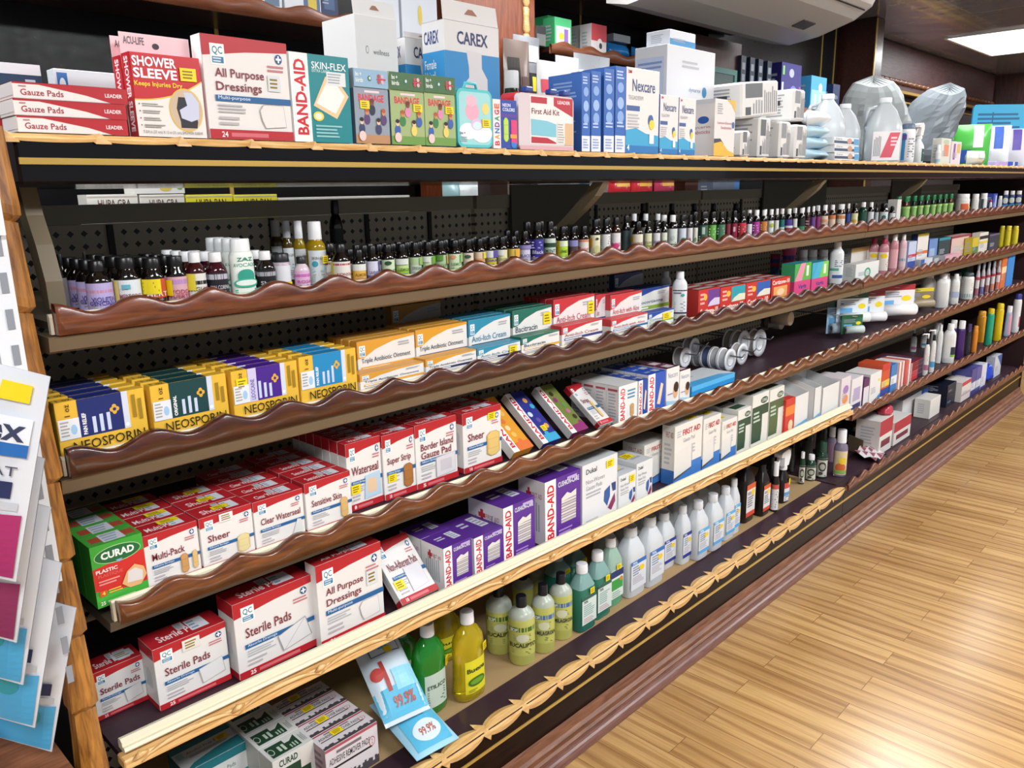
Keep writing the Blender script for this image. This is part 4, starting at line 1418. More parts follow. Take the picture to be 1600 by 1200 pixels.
carton(0, (1043, 72), (1118, 80), 1.345, .11, 'dfe1e6', art_swab, 'big white swabstick box with pale blue side, above the dressing boxes', name='carton', h=None)
carton(0, (1047, 47), (1087, 52), 1.36, .08, 'dfe4ea', art_plain(None, bands=((0, .45, '3f8fc4'),)), 'small white and blue box lying on the swabstick box', z=at_y(1080, 76, 1.345).z + .002, name='carton', nofit=True)
def art_lemon(S):
    F = S['front']
    F.poly([(0, .0), (1, 0), (1, .06), (.7, .1), (.35, .26), (0, .22)], 'e2b23a'); F.poly([(0, .22), (.35, .26), (.5, .2), (.3, .31), (0, .3)], '3a3a44')
    F.poly([(.55, 1), (1, 1), (1, .78), (.8, .92)], 'e2b23a'); F.text('Lemon-Glycerin', .14, .55, .88, .61, 'b8485e'); F.text('Swabsticks', .3, .48, .82, .53, 'b8485e'); F.lines(.12, .74, .4, .92, 5, 'a4a4a8'); F.ell(.9, .56, .06, .06, '2f5fa8')
    Lf = S['left']; Lf.ell(.6, .64, .2, .065, '2a55a4'); Lf.text('Glycerin', .1, .48, .85, .54, 'a8486e'); Lf.text('Swabsticks', .1, .4, .85, .46, 'a8486e'); Lf.rect(0, .93, 1, 1, 'c9cdd4')


carton(0, (1118, 154), (1150, 157), 1.217, .09, 'dedad8', art_lemon, 'white lemon swabstick box with yellow swoosh', name='carton')

# grey-white supply packs
def art_med(dark):
    def art(S):
        F = S['front']; F.rect(.1, .55, .55, .95, dark); F.lines(.6, .1, .95, .9, 7, '8a8c90', True); F.rect(.1, .08, .24, .3, '3a3e44'); F.lines(.3, .1, .55, .5, 4, '9a9ca0', True)
        S['left'].lines(.2, .15, .8, .85, 8, '9a9ca0'); S['left'].rect(.3, .5, .6, .66, '3a3e44')
    return art
SUP = 'white and grey medical supply pack, '
def pack(px, py, w, h, d, y, z, rz, roll, label, m='dddcda', art=None):
    c = at_y(px, py, y)
    mb = box_mesh(w, d, h, m, art, c=.006)
    o = mb.build('supply_pack'); o.location = (c.x, y, z); o.rotation_euler = (0, roll, rz)
    return tag(o, label, 'supply pack', 'grey and white supply packs')
zt = Z_TOP + .0008
pack(1166, 225, .052, .075, .11, 1.218, zt, -.0, 0, SUP + 'short one in front beside the lemon box', art=art_med('6a6c70'))
pack(1196, 200, .075, .122, .11, 1.245, zt, -.0, 0, SUP + 'with a large dark grey square', art=art_med('5c5f63'))
pack(1228, 205, .075, .115, .11, 1.235, zt, -.0, 0, SUP + 'upright in the middle of the lower row', art=art_med('8a8c90'))
pack(1253, 205, .085, .110, .11, 1.235, zt, -.0, 0, SUP + 'upright at the right of the lower row', art=art_med('8a8c90'))
pack(1190, 150, .24, .105, .12, 1.26, zt + .1255, -.0, -.10, SUP + 'long one lying tilted on top of the row', art=art_med('5c5f63'))
pack(1250, 150, .085, .10, .12, 1.26, zt + .1255, -.0, .0, SUP + 'short one on top at the right', art=art_med('8a8c90'))

# jugs
M_MILK = K('dfe6ea', .3, trans=.35)
def jug(px, ptop, y, H, label, capc='e4e8ec', fill=False):
    c = at_y(px, ptop, y)
    t = empty('water_jug' if fill else 'plastic_jug', (c.x, y, Z_TOP + .0006), -1.0)
    r = H * .27
    b = MB(); b.lathe([(.94 * r, 0), (r, .02 * H), (r, .5 * H), (.93 * r, .6 * H), (.62 * r, .8 * H), (.34 * r, .9 * H), (.3 * r, .93 * H)], M_MILK, 20, 1, 1, 3.0); b.build('body', t)
    b = MB(); b.lathe([(.36 * r, .925 * H), (.36 * r, .985 * H), (.33 * r, H)], K(capc, .4), 14); b.build('cap', t)
    b = MB(); b.tube([(-.42 * r, 0, .86 * H), (-.86 * r, 0, .84 * H), (-1.0 * r, 0, .74 * H), (-1.0 * r, 0, .56 * H), (-.9 * r, 0, .5 * H)], r * .12, M_MILK); b.build('handle', t)
    if fill:
        b = MB(); F = Face(b, lambda u, v, e: ((u - .5) * 1.5 * r, -r - e * 2, H * (.04 + v * .44))); F.rect(0, 0, 1, 1, 'e9e6e6'); F.poly([(.62, .95), (.98, .95), (.72, .1), (.3, .1)], 'd85a6a'); F.lines(.05, .15, .3, .9, 5, '8a8a90', True); F.lines(.66, .5, .9, .8, 3, 'f2d0d6'); b.build('label', t)
    return tag(t, label, 'jug')


jug(1386, 133, 1.34, .27, 'large clear water jug with pink striped label on the counter', fill=True)
jug(1294, 148, 1.40, .26, 'white jug behind the stacked blue and white small boxes')
jug(1322, 152, 1.47, .25, 'translucent jug right of the white jug, its handle to the left')

# light blue folded packs and small boxes before the jugs
def art_mid(S):
    F = S['front']; F.rect(0, .2, 1, .55, '3a4a6a'); F.ell(.62, .55, .1, .4, 'c89a86'); F.rect(.8, .1, 1, .9, '5aa0d0'); F.text('Care', .06, .68, .3, .88, '4a4a58')
for k in range(3):
    carton(0, (1305, 233 - k * 17), (1343, 234 - k * 17), 1.22, .08, 'e2e6ea', art_mid, 'small blue and white carton with a face picture, ' + ('lowest', 'middle', 'topmost')[k] + ' of three stacked', z=Z_TOP + .0006 + k * .0265, h=.026, name='carton', nofit=True)
OCC[0].append((2.24, 2.5, 1.2, 1.3))
a = at_y(1272, 245, 1.225)
for k in range(3):
    pouch('wipes_pack', .14 - k * .01, .038, .10, 'b9d8e6', 'light blue soft pack, ' + ('lowest', 'middle', 'topmost')[k] + ' of the pile before the white jug', 'wipes', (at_y(1271, 245, 1.28).x, 1.285, Z_TOP + .001 + k * .0395), art=None, rough=.25, group='light blue soft packs')
pouch('wipes_pack', .13, .05, .10, 'e4eaee', 'white soft pack lying on the light blue packs', 'wipes', (at_y(1272, 200, 1.285).x, 1.285, Z_TOP + .001 + 3 * .0395), rough=.25)

# clear plastic bags
M_BAG = K('b4babb', .2, trans=.25, ior=1.2)
M_BAG2 = K('7f868c', .18, trans=.25, ior=1.2)
crumple('plastic_bag', .40, .42, .18, M_BAG, 'clear grey plastic bag standing behind the water jug', 'bag', (at_y(1368, 240, 1.58).x, 1.60, Z_TOP + .002), rz=-1.0, seed=21, amp=.12, tip=-.02, jit=.025)
crumple('plastic_bag', .38, .42, .16, M_BAG2, 'dark clear plastic bag right of the water jug, leaning to the right', 'bag', (at_y(1440, 240, 1.55).x, 1.58, Z_TOP + .002), rz=-1.0, seed=22, amp=.14, tip=.14, jit=.025)

# bottles and packs at the far end of the counter
bottle(0, 1410, 1436, 163, 'can', K('e0e2e4', .35), K('5a6a80', .4), lab('e2e4e8', L_rect(.1, 0, .35, 1, '3f8fc8'), L_rect(.0, .75, .4, .95, '5a4a9a'), L_lines(.5, .1, .9, .8, 8)), 'white canister with blue stripes beside the water jug', y=1.24, h=.165)
bottle(0, 1425, 1441, 162, 'can', K('25406a', .35), K('2c4a66', .4), lab('2a5a90', L_rect(.3, .1, .5, .9, '7fb4e0')), 'dark blue canister behind the white canister', y=1.33, h=.17)
def spray(L, px, ptop, y, H, r, glass, head, labl, label, turn=0.0, name='spray_bottle', z=None):
    c = at_y(px, ptop, y)
    if z is None: z = deck(L, c.x) + .0006
    t = empty(name, (c.x, y + r, z), turn)
    b = MB(); h = H * .68
    b.lathe([(.94 * r, 0), (r, .02 * h), (r, .62 * h), (.92 * r, .72 * h), (.45 * r, .9 * h), (.4 * r, h)], glass, 18, 1, .75, 2.6); b.build('body', t)
    b = MB(); b.lathe([(.46 * r, h * .97), (.48 * r, h + .02 * H), (.42 * r, h + .07 * H)], head, 14); b.build('collar', t)
    b = MB(); s = H * .40
    b.extrude([(-.30 * s, h + .07 * H), (.18 * s, h + .07 * H), (.36 * s, h + .62 * s), (.34 * s, h + .86 * s), (.1 * s, h + s), (-.5 * s, h + .94 * s), (-.62 * s, h + .86 * s), (-.62 * s, h + .7 * s), (-.3 * s, h + .66 * s)], -.2 * s, .2 * s, head, axis='Y'); th_ = b.build('trigger_head', t)
    b = MB(); b.tube([(-.4 * s, 0, h + .68 * s), (-.5 * s, 0, h + .45 * s), (-.62 * s, 0, h + .28 * s)], .05 * s, head); b.build('trigger', th_)
    b = MB(); F = Face(b, lambda u, v, e: (r * .99 * math.sin((u - .5) * 1.5), -r * .75 * math.cos((u - .5) * 1.5) ** .8 - e * 3 - .0006, h * (.06 + v * .55)))
    F.rect(0, 0, 1, 1, labl[0], 8)
    for op in labl[1:]: op(F)
    b.build('label', t)
    return tag(t, label, 'bottle')


spray(0, 1451, 174, 1.26, .165, .030, K('e2e6e4', .35), K('e8e8e8', .4), lab('e6e8e6', L_rect(.15, .05, .85, .95, '1f6a50'), L_rect(.25, .1, .75, .9, '16443a'), L_text('ACE', .32, .6, .68, .72, 'cfe6dc')), 'white trigger spray bottle with green label at the far counter end')
bottle(0, 1465, 1474, 205, 'vial', K('e4e6e4', .3), K('e8eaea', .4), lab('d8dcdc', L_rect(0, .1, 1, .4, '9cc4d0')), 'slim white bottle right of the green labelled spray', y=1.23, h=.085)
carton(0, (1472, 196), (1489, 197), 1.235, .04, 'd8d9cf', art_plain(None, rects=((.3, .3, .8, .75, 'e08a6a'),), ells=((.5, .85, .3, .1, 'b8c4a8'),)), 'cream jar-shaped pack with orange print at the far counter end', name='carton', h=.115)
carton(0, (1490, 203), (1505, 204), 1.235, .04, 'e0d8dc', art_plain(None, rects=((.2, .2, .4, .9, '8a4a9a'), (.55, .5, .9, .9, 'd8b46a'))), 'thin pinkish carton with purple bar at the far counter end', name='carton', h=.105)
FAR = (('4fae4a', 1519, 186, .20, .23, 'green and white wipes bag with blue corner', ('e6ecec', '3a62b8')),
       ('e8e8ee', 1551, 190, .20, .24, 'white wipes bag with blue stripe and yellow cap', ('3a62b8', 'd8d8e0')),
       ('e4e2ec', 1580, 190, .20, .24, 'white wipes bag with purple corner at the picture edge', ('6a5ab0', 'e8e8f0')))
for k, (c0, px, py, w, h, lab_, cols) in enumerate(FAR):
    y = 1.27 + .0 * k
    pouch('wipes_bag', w, h, .07, c0, lab_, 'wipes', (at_y(px, 250, 1.38).x, 1.40, Z_TOP + .001), rz=-1.15,
          art=lambda F, cc=cols: (Grid(.55, .45, .8, .98, cc[0], 4)(F), Grid(.2, .1, .5, .4, cc[1], 4)(F)))
pouch('wipes_bag', .15, .07, .06, 'd9dcd2', 'low cream wipes bag with black code box at the far counter end', 'wipes', (at_y(1530, 250, 1.225).x, 1.245, Z_TOP + .001), rz=-.3, art=lambda F: (Grid(.4, .4, .7, .8, 'b4b8b0', 4)(F), Grid(.75, .1, .95, .5, '58b04a', 4)(F)))
carton(0, (1560, 246), (1576, 246), 1.222, .05, 'b9a6dc', art_plain(None, lines=False), 'small lilac carton at the far front edge of the counter', name='carton', h=.022)
carton(0, (1579, 243), (1592, 243), 1.222, .03, '2f52b4', art_plain(None, lines=False, rects=((.4, 0, .6, 1, 'd8def0'),)), 'small blue and white carton at the far front edge of the counter', name='carton', h=.024)
a = at_y(1563, 112, 1.5); c = at_y(1600, 108, 1.5)
t = empty('message_board', ((a.x + .24), 1.50, Z_TOP + .012)); t.rotation_euler = (0, 0, -.7)
f = MB(); f.extrude([(u, v) for u, v in rrect(.46, .40, .03)], 0, .012, K('3fb4e4', .35), axis='Y'); f.build('board', t)
f = MB(); F = Face(f, lambda u, v, e: ((u - .5) * .46, -e, v * .4)); F.lines(.08, .62, .8, .86, 4, '2a6a94'); F.rect(.3, .62, .32, .88, '2a6a94'); f.build('handwriting', t)
f = MB(); f.box(-.15, .15, -.03, .05, -.0115, .0005, K('2a6a94', .4)); f.build('foot', t)
tag(t, 'light blue message board standing at the far end of the counter', 'board')

# ================================================================== BEHIND THE COUNTER (wall shelves)
def on(px, ptop, w, h, d, y, z, label, col, art=None, name='carton', cat='box', rz=0.0):
    c = at_y(px, ptop, y)
    o = box_mesh(w, d, h, col, art).build(name); o.location = (c.x, y, z + .0006); o.rotation_euler = (0, 0, rz)
    return tag(o, label, cat)


ZS = 1.945
on(418, 0, .09, .16, .1, 2.13, ZS, 'white and yellow carton on the high wall shelf, leftmost in view', 'dfe2e6', art_plain(None, rects=((.4, .1, .9, .6, '6a7f96'), (.5, .2, .8, .5, 'd9c04a'))))
on(474, 0, .12, .15, .1, 2.13, ZS, 'white carton with blue and yellow picture on the high wall shelf', 'e4e6ea', art_plain('TWF-S', '7a7e88', rects=((.5, .05, .95, .45, '5a6f96'), (.62, .1, .86, .4, 'd9c04a')), tb=(.2, .55, .55, .66)))
on(514, 0, .06, .15, .1, 2.13, ZS, 'dark blue carton on the high wall shelf by the white open-topped box', '2a3a5c', art_plain(None, rects=((.2, .2, .8, .8, '4a5f8a'),)))
ZS = 1.985
on(868, 55, .09, .13, .08, 2.225, ZS, 'green carton with white front, rear one on the small wall shelf', '3fae6a', art_plain(None, rects=((.1, .05, .9, .65, 'dfe8e0'),)))
on(880, 62, .10, .11, .06, 2.165 - .008, ZS, 'green and white carton with yellow dot, front one on the small wall shelf', '4ab878', art_plain(None, rects=((.08, .05, .92, .72, 'e4ece6'), (.55, .2, .8, .65, '8a6ab8')), ells=((.4, .4, .16, .12, 'e8cf3a'),), lines=False))
on(846, 60, .05, .07, .06, 2.17, ZS, 'black and white tin on the small wall shelf left of the green cartons', '6a6c6a', art_plain(None, bands=((.6, 1, '2a2a2c'),), lines=False))
on(917, 62, .09, .12, .07, 2.23, ZS, 'red and white carton, rear one on the small wall shelf', 'd8d4d4', art_plain(None, rects=((.1, .1, .9, .6, 'c8505a'),)))
on(936, 58, .10, .115, .06, 2.158, ZS, 'red and white carton, front one on the small wall shelf', 'e6dede', art_plain(None, bands=((.45, 1, 'cf3f4a'),), ells=((.55, .4, .16, .14, 'f0ece8'), (.6, .3, .1, .1, '3a2a2a')), lines=False))
for k, (px, lab_) in enumerate(((968, 'blue soft pack at the left on the small wall shelf'), (1000, 'blue soft pack in the middle of the small wall shelf'), (1020, 'blue soft pack at the right end of the small wall shelf'))):
    c = at_y(px, 85, 2.2)
    pouch('wipes_pack', (.14, .13, .1)[k], .07, .09, '2f86d0', lab_, 'wipes', (c.x + (0, .02, .06)[k], 2.215, ZS + .001), art=None, rough=.2)
on(972, 60, .12, .03, .08, 2.19, ZS + .074, 'flat grey carton lying on the blue packs', '8a8f96')
ZS = 2.2
on(1005, 5, .09, .1, .08, 2.08, ZS, 'dark blue and white carton on the upper wall shelf', '3a4a6a', art_plain(None, rects=((.2, .1, .8, .6, 'd8dce2'),)))
on(1030, 5, .05, .1, .06, 2.08, ZS, 'white and red carton on the upper wall shelf', 'd8ccc8', art_plain(None, bands=((.5, .8, 'c06a5a'),)))
on(1045, 5, .06, .1, .06, 2.08, ZS, 'yellow and black carton on the upper wall shelf', 'd8c43a', art_plain(None, rects=((.1, .1, .9, .3, '2a2a2a'),)))
ZS = 1.875
DK = 'dark binder-like pack with grey labels on the far wall shelf, '
for k, px in enumerate((1163, 1177, 1190, 1204)):
    on(px, 80, .05, .22, .15, 2.14, ZS, DK + ('first', 'second', 'third', 'fourth')[k] + ' from the brown pillar', '1d2638', art_plain(None, rects=((.2, .7, .8, .85, '8a919e'), (.2, .45, .8, .6, '8a919e'), (.2, .2, .8, .35, '8a919e')), lines=False, left='2a3a54'))
on(1240, 66, .24, .225, .1, 2.12, ZS, 'purple pack with green numeral on the far wall shelf', '34307a', art_plain('1', '8fe06a', ells=((.5, .78, .12, .1, 'b4b8e0'), (.62, .3, .2, .2, '7a7cc4')), rects=((.03, .3, .12, .55, 'd0d4f0'), (.9, .2, 1, .5, 'a04a9a')), lines=False, tb=(.06, .72, .14, .92), bold=.03))
on(1283, 84, .21, .19, .1, 2.13, ZS, 'sky blue pack with pale figures on the far wall shelf', '4aa6de', art_plain(None, rects=((.05, .05, .95, .6, '9cc8e4'),), ells=((.6, .68, .12, .13, 'e0ecf6'), (.3, .3, .08, .2, 'c4d8ec'), (.6, .3, .08, .2, 'c4d8ec'), (.85, .3, .06, .18, 'c4d8ec')), lines=False))
on(1310, 100, .10, .17, .1, 2.14, ZS, 'navy pack at the right end of the far wall shelf', '26345e', art_plain('MEN', 'b4bcd0', tb=(.2, .5, .7, .62), lines=False))

# goods on the back counter between pillar and dressings: bags and bottles
on(776, 110, .08, .12, .06, 1.90, 1.36, 'dark brown carton on the back counter left of the grey pouches', '3a2620')
ZC = 1.36
def bc_pouch(px, ptop, pbot, w, y, col, label, art=None, rough=.15):
    c = at_y(px, ptop, y)
    pouch('supply_pouch', w, c.z - ZC - .002, .05, col, label, 'pouch', (c.x, y, ZC + .001), art=art, rough=rough, group='pouches on the back counter')
SILV = K('9a9da2', .3, metal=.4)
bc_pouch(806, 62, 200, .13, 2.03, K('7a6a62', .2), 'clear brown pouch of dark tools beside the wood pillar', lambda F: (Grid(.1, .5, .5, .9, '2a2422', 4)(F), Grid(.55, .45, .9, .8, '5a4038', 4)(F), Grid(.3, .62, .5, .7, 'e8d23a', 3)(F)))
bc_pouch(822, 56, 200, .14, 2.12, SILV, 'silver and orange pouch beside the wood pillar', lambda F: (Grid(.05, .6, .2, .97, 'd8623a', 4)(F), Grid(.22, .45, .95, .8, '2a2a2e', 5)(F), Grid(.55, .7, .72, .78, 'e8d23a', 3)(F), Grid(.3, .86, .9, .95, 'd0d2d4', 3)(F)))
bc_pouch(858, 95, 220, .13, 1.93, K('b9b7b6', .3), 'white pouch with red print under the small wall shelf, left one', lambda F: (Grid(.1, .8, .4, .88, 'b83a4a', 3)(F), Grid(.3, .66, .8, .76, '5a6a5a', 3)(F), Grid(.4, .55, .7, .63, 'b83a4a', 3)(F)))
bc_pouch(886, 88, 220, .13, 1.99, K('b9b7b6', .3), 'white pouch with red print under the small wall shelf, rear one', lambda F: (Grid(.3, .74, .7, .84, 'b83a4a', 3)(F), Grid(.4, .6, .8, .7, '7a5a4a', 3)(F)))
bc_pouch(925, 86, 230, .22, 2.03, SILV, 'large silver pouch with white text under the small wall shelf', lambda F: (Grid(.1, .8, .9, .9, 'e4e6e8', 5)(F), Grid(.1, .72, .5, .76, 'b04a52', 3)(F), Grid(.15, .55, .6, .68, 'd8dadc', 3)(F)))
bc_pouch(905, 170, 240, .10, 1.90, K('cfd2d6', .25), 'small white and blue pouch by the blue dressing spines', lambda F: (Grid(.3, .2, .7, .8, '5a86b8', 4)(F),))
on(1015, 100, .2, .06, .06, 2.1, 1.9 - .0, 'flat red carton under the small wall shelf', 'b8343f', art_plain('Leader', 'e8c4c8', lines=False, tb=(.3, .3, .7, .6))) if False else None
bottle(0, 784, 814, 111, 'widecap', K('1c2a1c', .1), K('d8dcdc', .4), lab('8a3a34', L_rect(0, .2, 1, .6, '5a8aa8')), 'dark green vitamin bottle with white lid behind the neon bandage box', y=1.34, name='pill_bottle')
bottle(0, 768, 786, 150, 'can', K('3a4a9a', .3), K('2f4a9a', .3), lab('c04a5a', L_rect(0, .4, 1, .7, '3a5ab0')), 'small blue capped bottle behind the neon bandage box', y=1.30, name='pill_bottle')

# seen through the gap under the counter
def chupa(S, col='e8e5dc', t='HUPA GRA'):
    F = S['front']; F.text(t, .2, .70, .85, .88, '5a3a34', .01); F.rect(0, .93, 1, .96, 'b9b2a8'); S['top'].rect(0, 0, 1, 1, 'd9d6ce')
ZQ = 1.36
for px0, px1, col, lab_, t_ in ((134, 215, 'e6e3da', 'white lettered box seen under the counter, left one of two', 'HUPA GRA'), (217, 288, 'e6e3da', 'white lettered box seen under the counter, right one of two', 'HUPA GRA'),
                          (290, 363, 'e8de3a', 'yellow lettered box seen under the counter, left one of two', 'HUPA PAN'), (365, 433, 'e8de3a', 'yellow lettered box seen under the counter, right one of two', 'HUPA PAN')):
    a = at_y(px0, 304, 2.02); c = at_y(px1, 304, 2.02)
    o = box_mesh(c.x - a.x - .002, .06, a.z - ZQ - .001, col, lambda S, tt=t_: chupa(S, t=tt)).build('tea_box'); o.location = ((a.x + c.x) / 2, 2.02, ZQ + .0006); tag(o, lab_, 'box', 'boxes seen under the counter')
a = at_y(207, 281, 2.02); c = at_y(287, 281, 2.02); zb = at_y(207, 304, 2.02).z
o = box_mesh(c.x - a.x, .06, .045, 'e2e0dc', lambda S: (S['front'].rect(.2, .62, .75, .95, '5a4a86'), S['front'].ell(.15, .5, .06, .18, 'd0703a'), S['front'].ell(.62, .3, .12, .16, 'd8c04a'), S['front'].ell(.9, .35, .06, .14, '6aa84a'))).build('tea_box'); o.location = ((a.x + c.x) / 2, 2.02, zb + .001); tag(o, 'white fruit-printed box lying on the white lettered boxes', 'box')
a = at_y(435, 309, 2.02); c = at_y(640, 309, 2.02)
o = box_mesh(c.x - a.x, .2, a.z - ZQ - .001, 'd6d4cc', None).build('paper_stack'); o.location = ((a.x + c.x) / 2, 2.02, ZQ + .0006); tag(o, 'low white stack of papers seen under the counter', 'papers')
pouch('candy_bag', .26, .16, .07, 'a9d0d4', 'pale teal bag with brown picture seen under the counter', 'bag', (at_y(730, 300, 2.05).x, 2.03, ZQ + .001), art=lambda F: (Grid(.65, .2, .95, .9, '8a5a4a', 4)(F), Grid(.2, .3, .5, .9, 'e4ecec', 4)(F)), rough=.2)
for k, (px, col, lab_) in enumerate(((970, 'c02a34', 'red bag seen under the counter, left one'), (1005, 'c8303a', 'red bag with orange print seen under the counter, middle one'), (1040, 'b83a5a', 'red and pink bag seen under the counter, right one'))):
    pouch('candy_bag', .15, .165, .06, col, lab_, 'bag', (at_y(px, 295, 2.02).x, 2.03, ZQ + .001), art=lambda F: (Grid(.2, .6, .8, .8, 'e0a43a', 3)(F),), rough=.2)
on(1135, 290, .25, .13, .08, 2.0, ZQ, 'grey blue carton seen under the counter beyond the red bags', '6a7486', art_plain(None, rects=((.8, 0, 1, 1, '4a7ab4'),)))

# ================================================================== TOP SHELF: small bottles
def lb(base, name=None, tcol='5a4a6a', band=None, bcol=None, extra=()):
    ops = []
    if band: ops.append(L_rect(0, band[0], 1, band[1], bcol))
    if name: ops.append(L_text(name, .22, .36, .82, .52, tcol, .01))
    ops.append(L_lines(.26, .12, .76, .26, 2, '8a8a92'))
    return lab(base, *ops, *extra)


